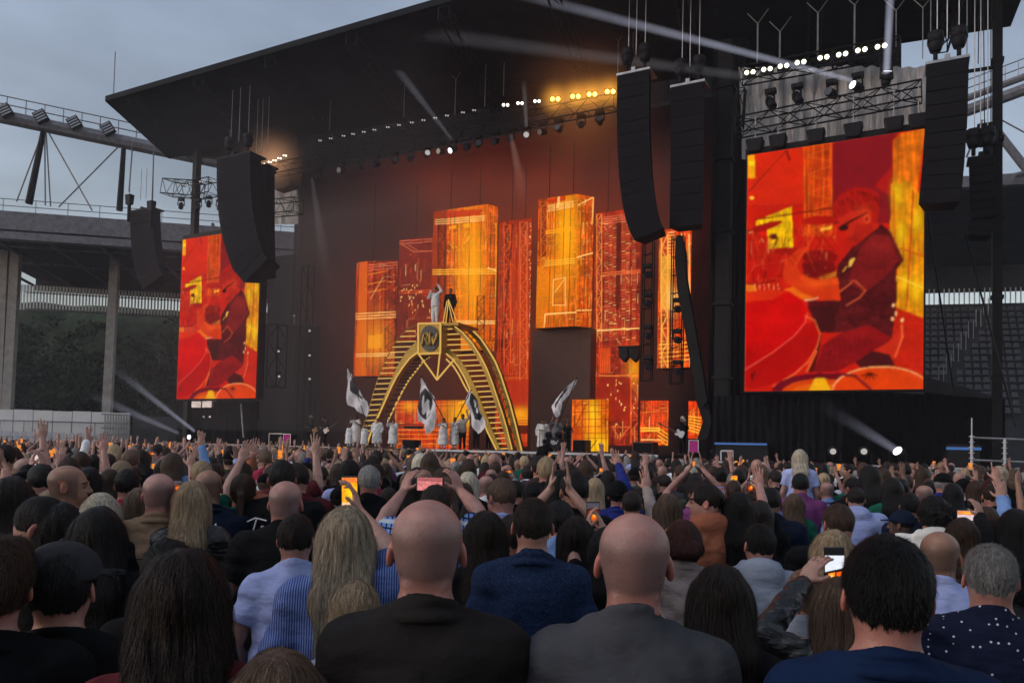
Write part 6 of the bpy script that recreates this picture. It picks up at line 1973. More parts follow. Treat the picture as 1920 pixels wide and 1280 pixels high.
flag(None, [(1081, 708), (1079, 718), (1068, 738), (1056, 752), (1050, 776), (1044, 784), (1038, 772), (1032, 762), (1044, 746), (1062, 728)],
     ((1082, 706), (1044, 800)), 1.4, 'white flag swept to the right near the drum kit', [('d', [(1068, 724), (1060, 738), (1050, 750), (1042, 766), (1040, 758), (1050, 744), (1060, 730)])])

# ------------------------------------------------------------------ gear on the stage
def boxthing(name, x0, y0, x1, y1, d, dep, mat, label, cat, face=None, edge=None, group=None, bev=.02):
    a0, zt = sxz(x0, y0, d); a1 = sxz(x1, y0, d)[0]; zb = sxz(x0, y1, d)[1]
    root = empty(name, ST.W((a0 + a1) / 2, d + dep / 2, zb), label, cat, group)
    mb = MB(); mb.box(ST, a0, a1, d, d + dep, zb, zt); mb.build('body', mat, root, bev=bev)
    if face is not None:
        mb = MB(); m_ = .05 * (a1 - a0); mb.box(ST, a0 + m_, a1 - m_, d - .02, d - .002, zb + m_, zt - m_); mb.build('front', face, root)
    if edge is not None:
        mb = MB(); e = .035
        mb.box(ST, a0 - e, a0, d - .04, d, zb, zt + e); mb.box(ST, a1, a1 + e, d - .04, d, zb, zt + e); mb.box(ST, a0, a1, d - .04, d, zt, zt + e); mb.build('rim', edge, root)
    return root
boxthing('amp_cabinet', 506, 813, 532, 833, 2.0, .6, M['case'], 'black amplifier case with a pale rim left of the guitarists', 'amplifier', M['grille'], M['alu'])
boxthing('lit_monitor', 533, 814, 545, 834, 2.0, .5, M['case'], 'monitor with a glowing pink face at the left side of the stage', 'monitor', M['pink_face'], M['alu'])
boxthing('lit_monitor', 1293, 826, 1309, 848, 2.4, .5, M['case'], 'monitor with a glowing pink face beside the right guitarist', 'monitor', M['pink_face'], M['edge_strip'])
boxthing('amp_cabinet', 754, 824, 777, 843, 1.6, .6, M['case'], 'black floor monitor behind the white dancers', 'monitor', M['grille'])
boxthing('amp_cabinet', 1186, 828, 1224, 850, 1.8, .8, M['wood_amp'], 'wide brown amplifier cabinet below the low red LED block', 'amplifier', M['grille'])
boxthing('amp_cabinet', 1074, 824, 1098, 847, 2.6, .7, M['wood_amp'], 'dark brown case right of the drum kit', 'case', M['grille'])
boxthing('equipment_rack', 1342, 828, 1440, 861, .5, 1.0, M['case'], 'long black equipment table with a blue strip below the black drape', 'rack')
mb = MB(); a, z = sxz(1340, 831, .48); b = sxz(1438, 831, .48)[0]; mb.box(ST, a, b, .44, .49, z - .04, z + .04); o = mb.build('blue_strip', M['blue_strip']); tag(o, 'glowing blue strip along the long black equipment table', 'light strip')
boxthing('equipment_rack', 1776, 832, 1838, 878, 1.0, 1.0, M['case'], 'black case with a blue strip at the right end of the stage', 'rack')
mb = MB(); a, z = sxz(1774, 840, .98); b = sxz(1840, 840, .98)[0]; mb.box(ST, a, b, .94, .99, z - .05, z + .05); o = mb.build('blue_strip', M['blue_strip']); tag(o, 'glowing blue strip on the case at the far right of the stage', 'light strip')
mb = MB(); 
for p, q in (((1352, 863), (1352, 845)), ((1352, 845), (1374, 845)), ((1374, 845), (1374, 863))): mb.tube(ST.hit(*p, .2), ST.hit(*q, .2), .035, k=5)
o = mb.build('metal_stand', M['edge_strip']); tag(o, 'pale square frame standing before the long black table', 'frame')
boxthing('keyboard', 756, 798, 786, 803, 4.0, .4, M['case'], 'keyboard on a stand behind the dancers under the arch', 'keyboard')
boxthing('keyboard', 380, 779, 396, 783, 3.0, .4, M['alu'], 'pale flat top of a stand under the left big screen', 'stand')
mb = MB(); mb.tube(ST.hit(452, 757, 1.0), ST.hit(457, 820, 1.0), .05, k=5); o = mb.build('cable_loom', M['steel']); tag(o, 'pale cable loom hanging below the right edge of the left big screen', 'cable')
# drum kit
kit = empty('drum_kit', ST.W(sxz(1045, 845, 2.5)[0], 2.5, DECK), 'drum kit with dark bass drum lettered in white and metal cymbals', 'drum kit')
def drum(px, py, d, r, dep, name, tilt=0):
    P = ST.hit(px, py, d); mb = MB(); ax = ST.n * math.cos(tilt) + np.array([0, 0, -math.sin(tilt)])
    mb.tube(P, P + ax * dep, r, k=20); return mb.build(name, M['case'], kit), P
drum(1040, 831, 2.2, .30, .5, 'bass_drum'); drum(1058, 826, 2.4, .2, .3, 'floor_tom', 1.2); drum(1046, 812, 2.4, .16, .25, 'tom', 1.0); drum(1028, 812, 2.4, .16, .25, 'tom', 1.0)
for i, (x, y, r) in enumerate([(1022, 790, .26), (1064, 786, .28), (1072, 806, .24), (1012, 806, .22)]):
    P = ST.hit(x, y, 2.6); mb = MB(); mb.tube(P, P + [0, 0, .03], r, r * .2, 18); mb.build('cymbal', M['gold'], kit)
    mb = MB(); mb.tube((P[0], P[1], DECK), P, .02, k=5); mb.build('stand', M['alu'], kit)
def plain(px, py, k): return [(px + x * k, py + y * k) for x, y in k] 
Rk = lambda ox, oy, s: [[(ox, oy + 6 * s), (ox + 1.5 * s, oy), (ox + 4.5 * s, oy), (ox + 4.6 * s, oy + 2.4 * s), (ox + 1.2 * s, oy + 3 * s)], [(ox + 2.4 * s, oy + 3 * s), (ox + 4.2 * s, oy + 6 * s)], [(ox + 6 * s, oy), (ox + 6 * s, oy + 6 * s), (ox + 8.3 * s, oy + 2 * s), (ox + 9 * s, oy + 6 * s), (ox + 12 * s, oy)]]
strokes(Rk(1032, 826, 1.15), 2.15, .022, 'letters', M['edge_strip'], kit)
# riser skirt under dancers
boxthing('stage_riser', 716, 842, 762, 872, -1.2, .9, pbr('riser', (.16, .12, .08), .7), 'brown block below the dancers in front of the stage', 'block')
# floor lamps on the right wing
FL = [(1562, 846, 0, 'dim floor lamp below the right screen, beside the wrinkled drape'), (1620, 846, 1, 'round lit floor lamp in the middle of the right wing'), (1683, 845, 2, 'bright floor lamp throwing a beam up to the left on the right wing')]
for i, (x, y, lit, lab) in enumerate(FL):
    P = ST.hit(x, y, .4)
    root = empty('floor_lamp', P - np.array([0, 0, P[2] - WZ]), lab, 'stage lamp')
    aim = CAMP - P; aim /= np.linalg.norm(aim)
    if lit == 2: aim = np.array([-.8, -.35, .55]); aim /= np.linalg.norm(aim)
    mb = MB(); mb.tube(P - aim * .4, P, .16, .2, 14); mb.build('lamp_head', M['case'], root, True)
    mb = MB(); mb.tube(P + aim * .002, P + aim * .012, .17 if lit == 2 else .11, k=16); mb.build('lens', M['lens_dim' if lit < 2 else 'lens_white'], root)
    mb = MB()
    for k in (-1, 1): mb.tube(P + ST.u * .26 * k, P + ST.u * .26 * k - [0, 0, P[2] - WZ], .025, k=5)
    mb.tube(P + ST.u * .26 - [0, 0, P[2] - WZ - .02], P - ST.u * .26 - [0, 0, P[2] - WZ - .02], .025, k=5); mb.build('yoke', M['black_metal'], root)
for i, (x, y) in enumerate([(355, 819), (376, 819)]):
    P = ST.hit(x, y, -1.0); mb = MB(); mb.tube(P, P - ST.n * .04, .12, k=14)
    root = empty('floor_lamp', P, ['left', 'right'][i] + ' one of two bright round lamps at the left end of the stage', 'stage lamp')
    mb.build('lens', M['lens_white'], root); mb = MB(); mb.tube(P + ST.n * .3, P + ST.n * .01, .1, .14, 12); mb.build('lamp_head', M['case'], root)
# ------------------------------------------------------------------ beams of light in the smoke: self-glowing cones in place of lit smoke
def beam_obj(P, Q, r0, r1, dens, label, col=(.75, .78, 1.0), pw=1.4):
    m, nt, out = new_mat('beam_glow')
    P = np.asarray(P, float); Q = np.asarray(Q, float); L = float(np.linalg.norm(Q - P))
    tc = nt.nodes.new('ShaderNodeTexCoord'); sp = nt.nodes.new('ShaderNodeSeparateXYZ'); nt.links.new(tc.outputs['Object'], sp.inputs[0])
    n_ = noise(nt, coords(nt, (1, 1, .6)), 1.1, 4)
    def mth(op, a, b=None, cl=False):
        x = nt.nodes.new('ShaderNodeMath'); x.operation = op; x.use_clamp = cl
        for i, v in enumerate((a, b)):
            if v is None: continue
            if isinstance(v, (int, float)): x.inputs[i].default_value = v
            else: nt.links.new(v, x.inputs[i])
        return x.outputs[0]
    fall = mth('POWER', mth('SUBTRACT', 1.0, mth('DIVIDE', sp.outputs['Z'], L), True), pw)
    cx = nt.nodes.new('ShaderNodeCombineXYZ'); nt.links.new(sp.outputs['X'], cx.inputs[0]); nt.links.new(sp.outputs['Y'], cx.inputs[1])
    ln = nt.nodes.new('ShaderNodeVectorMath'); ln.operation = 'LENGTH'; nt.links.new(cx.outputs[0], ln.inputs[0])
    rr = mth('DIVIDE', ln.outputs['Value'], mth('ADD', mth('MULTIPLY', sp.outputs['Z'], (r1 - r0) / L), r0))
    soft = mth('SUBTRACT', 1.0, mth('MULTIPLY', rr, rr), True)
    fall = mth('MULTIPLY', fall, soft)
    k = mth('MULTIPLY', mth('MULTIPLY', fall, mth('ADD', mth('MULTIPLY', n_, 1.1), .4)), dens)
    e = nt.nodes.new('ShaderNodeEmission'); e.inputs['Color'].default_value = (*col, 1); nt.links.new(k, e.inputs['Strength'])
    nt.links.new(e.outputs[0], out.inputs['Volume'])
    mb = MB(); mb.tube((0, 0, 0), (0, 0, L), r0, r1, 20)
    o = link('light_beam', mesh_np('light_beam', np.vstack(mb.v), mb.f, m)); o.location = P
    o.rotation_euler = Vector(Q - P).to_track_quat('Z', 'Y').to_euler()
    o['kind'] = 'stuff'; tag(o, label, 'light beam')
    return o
H_ = lambda x, y, d: ST.hit(x, y, d)
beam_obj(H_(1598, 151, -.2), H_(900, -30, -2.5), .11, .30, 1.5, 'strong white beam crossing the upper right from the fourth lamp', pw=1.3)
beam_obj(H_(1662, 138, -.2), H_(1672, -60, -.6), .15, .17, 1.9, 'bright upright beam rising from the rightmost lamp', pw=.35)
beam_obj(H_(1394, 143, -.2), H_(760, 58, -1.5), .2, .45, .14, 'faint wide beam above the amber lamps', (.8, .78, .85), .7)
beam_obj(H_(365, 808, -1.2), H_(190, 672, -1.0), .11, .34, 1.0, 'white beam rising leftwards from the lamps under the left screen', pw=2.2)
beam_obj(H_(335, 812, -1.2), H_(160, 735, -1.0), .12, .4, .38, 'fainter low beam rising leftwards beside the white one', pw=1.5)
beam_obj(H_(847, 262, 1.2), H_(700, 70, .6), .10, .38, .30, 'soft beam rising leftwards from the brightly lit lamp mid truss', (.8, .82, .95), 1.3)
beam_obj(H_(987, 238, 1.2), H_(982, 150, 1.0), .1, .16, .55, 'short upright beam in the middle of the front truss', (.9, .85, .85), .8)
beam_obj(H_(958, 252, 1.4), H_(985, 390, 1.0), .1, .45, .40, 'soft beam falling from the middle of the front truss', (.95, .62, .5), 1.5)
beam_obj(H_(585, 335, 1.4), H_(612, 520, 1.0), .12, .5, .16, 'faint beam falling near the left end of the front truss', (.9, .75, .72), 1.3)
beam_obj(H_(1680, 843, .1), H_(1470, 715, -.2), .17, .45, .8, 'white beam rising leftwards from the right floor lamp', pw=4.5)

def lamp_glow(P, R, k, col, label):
    """glowing ball put around a lamp for its halo in the smoke"""
    m, nt, out = new_mat('halo_glow')
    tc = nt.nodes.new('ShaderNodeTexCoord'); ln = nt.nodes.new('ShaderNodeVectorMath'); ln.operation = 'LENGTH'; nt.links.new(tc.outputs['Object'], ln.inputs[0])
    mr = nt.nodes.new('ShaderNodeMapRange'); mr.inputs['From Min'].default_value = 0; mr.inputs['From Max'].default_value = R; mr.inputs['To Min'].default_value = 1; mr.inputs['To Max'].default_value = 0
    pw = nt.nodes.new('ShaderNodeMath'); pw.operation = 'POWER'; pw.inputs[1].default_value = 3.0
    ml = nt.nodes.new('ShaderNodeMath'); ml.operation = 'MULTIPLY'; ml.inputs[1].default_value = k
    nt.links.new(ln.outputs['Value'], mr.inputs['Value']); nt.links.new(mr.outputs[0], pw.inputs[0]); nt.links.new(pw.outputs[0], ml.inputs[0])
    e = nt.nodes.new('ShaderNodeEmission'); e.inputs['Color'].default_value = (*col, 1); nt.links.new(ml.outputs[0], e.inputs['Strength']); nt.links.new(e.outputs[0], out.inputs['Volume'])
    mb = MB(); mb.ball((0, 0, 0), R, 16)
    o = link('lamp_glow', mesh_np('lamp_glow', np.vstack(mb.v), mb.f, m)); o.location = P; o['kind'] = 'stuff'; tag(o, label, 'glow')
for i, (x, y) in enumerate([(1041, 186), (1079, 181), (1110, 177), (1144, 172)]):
    lamp_glow(ST.hit(x, y, 1.5), 1.1, 1.7, (1.0, .42, .05), 'added amber halo glow around the ' + ORD[i] + ' amber lamp pair')
lamp_glow(ST.hit(512, 302, 1.7), 2.4, .38, (1.0, .5, .25), 'faint warm halo glow added around the five warm lamps')
lamp_glow(ST.hit(1095, 196, 3.0), 5.0, .06, (1.0, .34, .1), 'wide orange glow added in the air behind the amber lamps')
# ------------------------------------------------------------------ materials of people
SK = {'fair': pbr('skin_fair', (.37, .20, .155), .40, var=.12, nscale=14, bump=.5, bscale=150, bdist=.003, spec=.45, attr='col'),
      'pink': pbr('skin_pink', (.38, .19, .155), .40, var=.14, nscale=12, bump=.5, bscale=150, bdist=.003, spec=.45, attr='col'),
      'tan': pbr('skin_tan', (.28, .145, .10), .4, var=.10, nscale=14, bump=.25, bscale=160, bdist=.002, attr='col'),
      'brown': pbr('skin_brown', (.16, .085, .06), .5, var=.10, nscale=14, attr='col')}
def hair_mat(name, col, var=.45, rough=.42):
    m = pbr('hair_' + name, col, rough, var=var, nscale=9, stretch=(9, 9, .9), bump=.9, bscale=26, bstretch=(9, 9, .7), bdist=.012, spec=.22)
    nt = m.node_tree; b = [x for x in nt.nodes if x.type == 'BSDF_PRINCIPLED'][0]; src_ = b.inputs['Base Color'].links[0].from_socket
    g = nt.nodes.new('ShaderNodeNewGeometry'); mr = nt.nodes.new('ShaderNodeMapRange'); mr.inputs['To Min'].default_value = .65; mr.inputs['To Max'].default_value = 1.4
    nt.links.new(g.outputs['Random Per Island'], mr.inputs['Value'])
    sc_ = nt.nodes.new('ShaderNodeVectorMath'); sc_.operation = 'SCALE'; nt.links.new(src_, sc_.inputs[0]); nt.links.new(mr.outputs[0], sc_.inputs['Scale']); nt.links.new(sc_.outputs[0], b.inputs['Base Color'])
    return m
HM = {'black': hair_mat('black', (.006, .0055, .006)), 'dark brown': hair_mat('dark_brown', (.016, .010, .008)), 'brown': hair_mat('brown', (.045, .025, .016)),
      'auburn': hair_mat('auburn', (.045, .012, .010)), 'light brown': hair_mat('light_brown', (.11, .068, .045)), 'blond': hair_mat('blond', (.36, .26, .16)),
      'platinum': hair_mat('platinum', (.60, .53, .42)), 'grey': hair_mat('grey', (.20, .19, .185)), 'ash blond': hair_mat('ash_blond', (.34, .27, .19), .6)}
def cloth_mat(name, col, rough=.85, kind=None, c2=None, bump=.9, scale=1.0, bs=6):
    m, nt, out = new_mat('cloth_' + name)
    b = nt.nodes.new('ShaderNodeBsdfPrincipled'); b.inputs['Roughness'].default_value = rough; b.inputs['Specular IOR Level'].default_value = .09 if rough > .5 else .5
    v = coords(nt, (1, 1, 1))
    c = ramp(nt, noise(nt, v, 5), [(.3, tuple(x * .82 for x in col)), (.7, tuple(min(1, x * 1.15) for x in col))])
    def mix(fac, a, c2_):
        mx = nt.nodes.new('ShaderNodeMix'); mx.data_type = 'RGBA'
        nt.links.new(fac, mx.inputs['Factor']); nt.links.new(a, mx.inputs['A']); mx.inputs['B'].default_value = (*c2_, 1); return mx.outputs['Result']
    def wave(direction, sc, lo, hi, dist=0):
        w = nt.nodes.new('ShaderNodeTexWave'); w.wave_type = 'BANDS'; w.bands_direction = direction; w.inputs['Scale'].default_value = sc; w.inputs['Distortion'].default_value = dist
        w.inputs['Detail'].default_value = 1
        nt.links.new(v, w.inputs['Vector']); return ramp(nt, w.outputs['Fac'], [(lo, (0, 0, 0)), (hi, (1, 1, 1))])
    if kind == 'stripe': c = mix(wave('X', 34 * scale, .45, .6, 1.2), c, c2)
    if kind == 'plaid':
        c = mix(wave('X', 11 * scale, .78, .85, .6), c, c2); c = mix(wave('Z', 11 * scale, .78, .85, .6), c, c2); c = mix(wave('Z', 4 * scale, .8, .9, .6), c, (.5, .55, .62))
    if kind == 'dots':
        vo = nt.nodes.new('ShaderNodeTexVoronoi'); vo.inputs['Scale'].default_value = 40 * scale; vo.inputs['Randomness'].default_value = .35
        nt.links.new(v, vo.inputs['Vector']); c = mix(ramp(nt, vo.outputs['Distance'], [(.13, (1, 1, 1)), (.17, (0, 0, 0))]), c, c2)
    if kind == 'heather': c = mix(ramp(nt, noise(nt, coords(nt, (1, 1, 3)), 170, 4, .8), [(.52, (0, 0, 0)), (.62, (1, 1, 1))]), c, c2)
    if kind == 'floral': c = mix(ramp(nt, noise(nt, v, 26, 3, .7), [(.5, (0, 0, 0)), (.56, (1, 1, 1))]), c, c2)
    nt.links.new(c, b.inputs['Base Color'])
    bm = nt.nodes.new('ShaderNodeBump'); bm.inputs['Strength'].default_value = bump; bm.inputs['Distance'].default_value = .035
    n1 = noise(nt, coords(nt, (1, 1, 1.8)), bs, 3, .5)
    n2 = noise(nt, v, 220, 2)
    ad = nt.nodes.new('ShaderNodeMath'); ad.operation = 'MULTIPLY_ADD'; ad.inputs[1].default_value = .05
    nt.links.new(n2, ad.inputs[0]); nt.links.new(n1, ad.inputs[2])
    nt.links.new(ad.outputs[0], bm.inputs['Height']); nt.links.new(bm.outputs[0], b.inputs['Normal'])
    nt.links.new(b.outputs[0], out.inputs['Surface'])
    return m
CM = {'black': cloth_mat('black', (.006, .006, .007)), 'dark grey': cloth_mat('dark_grey', (.030, .030, .034)), 'navy': cloth_mat('navy', (.008, .013, .03)),
      'grey': cloth_mat('grey', (.20, .21, .23)), 'white': cloth_mat('white', (.80, .80, .82)), 'light blue': cloth_mat('light_blue', (.36, .42, .72)),
      'denim blue': cloth_mat('denim', (.16, .27, .52)), 'olive': cloth_mat('olive', (.045, .05, .032)), 'burgundy': cloth_mat('burgundy', (.09, .014, .018)),
      'tan': cloth_mat('tan', (.23, .15, .095)), 'green': cloth_mat('green', (.012, .10, .065)), 'red': cloth_mat('red', (.36, .035, .07)),
      'rust': cloth_mat('rust', (.30, .10, .055)), 'cream': cloth_mat('cream', (.70, .67, .62)), 'black leather': cloth_mat('leather', (.010, .010, .011), .32, bump=.9, bs=10),
      'purple': cloth_mat('purple', (.20, .05, .17)), 'royal blue': cloth_mat('royal_blue', (.02, .03, .17)),
      'blue plaid': cloth_mat('plaid', (.16, .28, .60), kind='plaid', c2=(.01, .015, .05)), 'blue striped': cloth_mat('striped', (.025, .05, .20), kind='stripe', c2=(.16, .22, .45)),
      'dotted navy': cloth_mat('dotted', (.010, .014, .035), kind='dots', c2=(.6, .6, .65)), 'mottled navy': cloth_mat('mottled', (.006, .013, .040), kind='heather', c2=(.045, .08, .16)),
      'blue floral': cloth_mat('floral', (.24, .34, .66), kind='floral', c2=(.55, .62, .75)), 'jeans': cloth_mat('jeans', (.03, .05, .10)), 'navy polo': cloth_mat('navy_polo', (.006, .016, .052), kind=None)}
CM['charcoal'] = cloth_mat('charcoal', (.055, .056, .064))
CM['dark jacket'] = cloth_mat('dark_jacket', (.019, .016, .015))
CM['grey fleece'] = cloth_mat('fleece', (.24, .27, .34), kind='heather', c2=(.36, .40, .48)); CM['pale jacket'] = cloth_mat('pale_jacket', (.30, .24, .22), .6)
M['phone_case'] = pbr('phone_case', (.015, .015, .018), .3, spec=.5)
M['phone_led'] = led_mat('phone_led', 1.35)
M['watch_face'] = pbr('watch_face', (.03, .05, .055), .15, spec=.6)

def put_parts(root, d, skin, hairm, clothm, trm=None, hatm=None, meshes=None):
    """builds (or reuses) the part meshes of a person under its empty"""
    S_ = [('body', 'body', skin), ('cloth', 'top_garment', clothm), ('trousers', 'trousers', trm or CM['jeans']), ('hair', 'hair', hairm), ('strands', 'hair_strands', hairm), ('hat', 'hat', hatm or CM['black'])]
    made = {}
    hair_o = None
    for key, nm, m in S_:
        if key not in d or len(d[key][1]) == 0: continue
        if meshes is not None and key in meshes: me = meshes[key]
        else:
            me = mesh_np(nm, d[key][0], d[key][1], m, True)
            if key == 'body': set_col(me, d['_col'])
            if meshes is not None: meshes[key] = me
        par = hair_o if (key == 'strands' and hair_o) else root
        o = link(nm, me, par)
        if meshes is not None:
            o.material_slots[0].link = 'OBJECT'; o.material_slots[0].material = m
        if key == 'hair': hair_o = o
        made[key] = o
    return made

def hor(px): return 842 + ROLL * (px - 960)
PLACED = []     # (x, y, px, top, wpx)
def phone_thing(C_, ang, w, h, style, label, tilt=0.0, rz=0.0, lod=0, seed=0):
    """C_ centre; screen faces the camera side; ang = rotation in the screen plane"""
    root = empty('phone', C_, label, 'phone', 'phones held up in the crowd')
    R = Matrix.Rotation(rz, 3, 'Z') @ Matrix.Rotation(tilt, 3, 'X') @ Matrix.Rotation(ang, 3, 'Y')
    root.rotation_euler = R.to_euler()
    mb = MB(); mb.hexa([np.array([a * w / 2, b, c * h / 2]) for c in (-1, 1) for a, b in ((-1, -.004), (1, -.004), (1, .0045), (-1, .0045))])
    me = mesh_np('case', np.vstack(mb.v), mb.f, M['phone_case'])
    o = link('case', me, root)
    if lod == 0:
        bv = o.modifiers.new('bevel', 'BEVEL'); bv.width = .004; bv.segments = 2
    nx, ny = (26, 50) if lod == 0 else (8, 14)
    m_ = .93; t0, t1 = (-.90, .90) if style != 'gallery' else (-.55, .62)
    V, F = grid_quad(np.array([-w / 2 * m_, -.0046, h / 2 * t0]), np.array([w / 2 * m_, -.0046, h / 2 * t0]), np.array([w / 2 * m_, -.0046, h / 2 * t1]), np.array([-w / 2 * m_, -.0046, h / 2 * t1]), nx, ny)
    u = V[:, 0] / (w * m_) + .5; v = (V[:, 2] / (h / 2) - t0) / (t1 - t0)
    if abs(ang) > 1: u, v = v, u
    p = Paint(u * 100, (1 - v) * 200, srgb(60, 22, 14), seed + 3)
    if style == 'gallery':
        p.C[:] = srgb(205, 210, 222); p.blotch(.1, .05); p.poly([(0, 128), (100, 96), (100, 200), (0, 200)], srgb(30, 22, 24))
        p.poly([(18, 140), (52, 130), (54, 190), (18, 192)], srgb(250, 120, 20)); p.poly([(60, 132), (92, 122), (94, 188), (60, 190)], srgb(245, 90, 14)); p.glow(34, 160, 8, 14, srgb(255, 210, 90))
    elif style == 'yellow':
        p.C[:] = srgb(225, 150, 25); p.poly([(0, 0), (100, 0), (100, 40), (0, 36)], srgb(215, 110, 50)); p.blotch(.4, .09); p.glow(60, 110, 24, 50, srgb(250, 200, 30)); p.line([(30, 180), (50, 135), (70, 180)], 3, srgb(120, 40, 10))
        p.poly([(0, 180), (100, 176), (100, 200), (0, 200)], srgb(235, 190, 150)); p.blotch(.35, .2)
    elif style == 'pink':
        p.C[:] = srgb(190, 110, 110); p.blotch(.7, .12); p.poly([(0, 150), (100, 130), (100, 200), (0, 200)], srgb(120, 60, 62), .6); p.blotch(.3, .3)
    elif style == 'pale':
        p.C[:] = srgb(196, 176, 182); p.blotch(.12, .05); p.poly([(0, 120), (100, 110), (100, 200), (0, 200)], srgb(200, 110, 60)); p.glow(55, 155, 30, 22, srgb(250, 170, 50)); p.blotch(.2, .2)
    elif style == 'blue':
        p.C[:] = srgb(95, 125, 190); p.poly([(0, 90), (100, 60), (100, 200), (0, 200)], srgb(24, 20, 26)); p.glow(30, 140, 14, 22, srgb(240, 110, 30)); p.glow(70, 135, 14, 24, srgb(240, 110, 30))
    else:
        p.C[:] = srgb(36, 20, 22); p.poly([(0, 0), (100, 0), (100, 30), (0, 50)], srgb(70, 66, 76)); p.glow(50, 110, 30, 36, srgb(245, 105, 20)); p.glow(62, 100, 10, 14, srgb(255, 190, 60)); p.glow(25, 118, 8, 20, srgb(230, 60, 14)); p.blotch(.3, .12)
        p.poly([(0, 160), (100, 150), (100, 200), (0, 200)], srgb(34, 22, 22), .8)
    me = mesh_np('screen', V, F, M['phone_led']); set_col(me, np.clip(p.C, 0, 3)); link('screen', me, root)
    return root

def near(px, ty, w, label, skin='fair', hairc='dark brown', cl='black', rz=0.0, S=None, Z=None, tr='jeans', hatm=None, arms_px=None, base=0.0, lod=0, **kw):
    Z = Z or (229.0 if kw.get('hair', 'short') == 'bald' else (268.0 if lod == 0 and kw.get('hair', 'short') in ('short', 'crop', 'messy', 'curly') else 245.0)) / w
    if abs(kw.get('yaw', 0)) < .8: rz += .7 * math.atan((960 - px) / 1450)
    P = at_y(px, ty, Z); ztop = P[2] - base
    hgt = ztop + (0 if kw.get('hair', 'short') == 'bald' else -.012)
    S = hgt / 1.75
    hx, hy = P[0], P[1]
    rzm = Matrix.Rotation(-rz, 3, 'Z')
    # the head sits a little ahead of the feet
    fx, fy = hx, hy
    arms = {}
    for sd, a in (arms_px or {}).items():
        o_ = []
        for (x, y, dy) in a[:2]:
            q = at_y(x, y, Z + dy) - np.array([fx, fy, base])
            q = np.array(rzm @ Vector(q)) / S; o_.append(q)
        arms[sd] = (o_[0], o_[1], *a[2:])
    d = make_person(h=hgt, hair=kw.pop('hair', 'short'), lod=lod, arms=arms, seed=int(px) + int(ty), **kw)
    root = empty('person', (fx, fy, base), label, 'person', None, rz)
    made = put_parts(root, d, SK[skin], HM[hairc], CM[cl] if isinstance(cl, str) else cl, CM[tr], CM[hatm] if hatm else None)
    PLACED.append((fx, fy, px, ty, w * 1.1, base > 0))
    return root, d, made

def on_back(V, x, z):
    m = (np.abs(V[:, 0] - x) < .03) & (np.abs(V[:, 2] - z) < .03)
    return float(V[m, 1].min()) if m.any() else -.12
def back_lines(root, V, L, r, name, mat):
    mb = MB(); Mx = np.array(root.matrix_basis)
    for s_ in L:
        n_ = []
        for (x0, z0), (x1, z1) in zip(s_[:-1], s_[1:]):
            k = max(1, int(math.hypot(x1 - x0, z1 - z0) / .02))
            for i in range(k): t = i / k; n_.append((x0 + (x1 - x0) * t, z0 + (z1 - z0) * t))
        n_.append(s_[-1])
        pts = np.array([(x, on_back(V, x, z) - r * .3, z) for x, z in n_])
        if len(pts) > 4: pts[1:-1, 1] = (pts[:-2, 1] + pts[1:-1, 1] + pts[2:, 1]) / 3
        mb.path([Mx[:3, :3] @ p_ + Mx[:3, 3] for p_ in pts], r, 5)
    return mb.build(name, mat, root)
def watch(root, d, sd, mat, label=None):
    h = d['_hands'][sd]; Mx = np.array(root.matrix_basis); S = d['_S']
    W3 = lambda p: Mx[:3, :3] @ p + Mx[:3, 3]
    w = h['w'] - h['fd'] * .035; out = -h['pn']
    mb = MB()
    ring = [W3(w + (h['sd'] * math.cos(t) * 1.05 + out * math.sin(t) * .9) * .031) for t in np.linspace(0, 6.283, 15)]
    for a, b in zip(ring[:-1], ring[1:]):
        fd = Mx[:3, :3] @ h['fd']; mb.hexa([a - fd * .010, b - fd * .010, b + fd * .010, a + fd * .010, a * 1.0 - fd * .010 + (a - W3(w)) * .12, b - fd * .010 + (b - W3(w)) * .12, b + fd * .010 + (b - W3(w)) * .12, a + fd * .010 + (a - W3(w)) * .12])
    root2 = empty('wrist_watch', W3(w), label or 'watch with a metal band on a raised wrist', 'watch')
    mb.build('band', M['alu'] if mat != 'dark' else M['black_metal'], root2)
    mb = MB(); c = W3(w + out * .033); o3 = Mx[:3, :3] @ out
    mb.tube(c, c + o3 * .008, .019, k=18); mb.build('dial', M['watch_face'], root2); mb = MB(); mb.tube(c - o3 * .001, c + o3 * .006, .021, k=18); mb.build('bezel', M['alu'], root2)

# ------------------------------------------------------------------ the nearest people, one by one
# front row
near(-12, 1008, 138, 'person cropped by the left edge, short brown hair, one pink ear showing', 'pink', 'brown', 'black', hair='messy', top='jacket', sleeve='long', strands=4500, yaw=-.05)
near(118, 1020, 126, 'person in a black cap with its peak turned to the right, dark jacket', 'fair', 'black', 'black', hair='short', top='jacket', sleeve='long', hat='cap', yaw=-.25, hat_yaw=-.7, strands=1500, hatm='dark grey')
near(345, 1028, 140, 'person with very long dark brown hair and a maroon top, large at lower left', 'tan', 'dark brown', 'burgundy', sex='f', hair='wavy', top='tee', sleeve='short', strands=9000, shaft=1.15, build=1.0)
near(318, 1008, 96, 'person with a dark knotted bun just behind the very long dark brown hair', 'fair', 'black', 'black', sex='f', hair='bun', top='tee', strands=2500)
near(185, 948, 84, 'person all in black with long black hair right of the black cap', 'fair', 'black', 'black', sex='f', hair='long', top='coat', sleeve='long', strands=2500, build=1.1)
near(112, 940, 76, 'person with thick black wavy hair left of the one in black', 'fair', 'black', 'black', sex='f', hair='wavy', top='jacket', sleeve='long', strands=2000)
near(48, 920, 84, 'person in a blue floral shirt looking down to the right, short black hair', 'fair', 'black', 'blue floral', hair='crop', top='tee', yaw=-1.05, pitch=.55, rz=-.25, strands=2500)
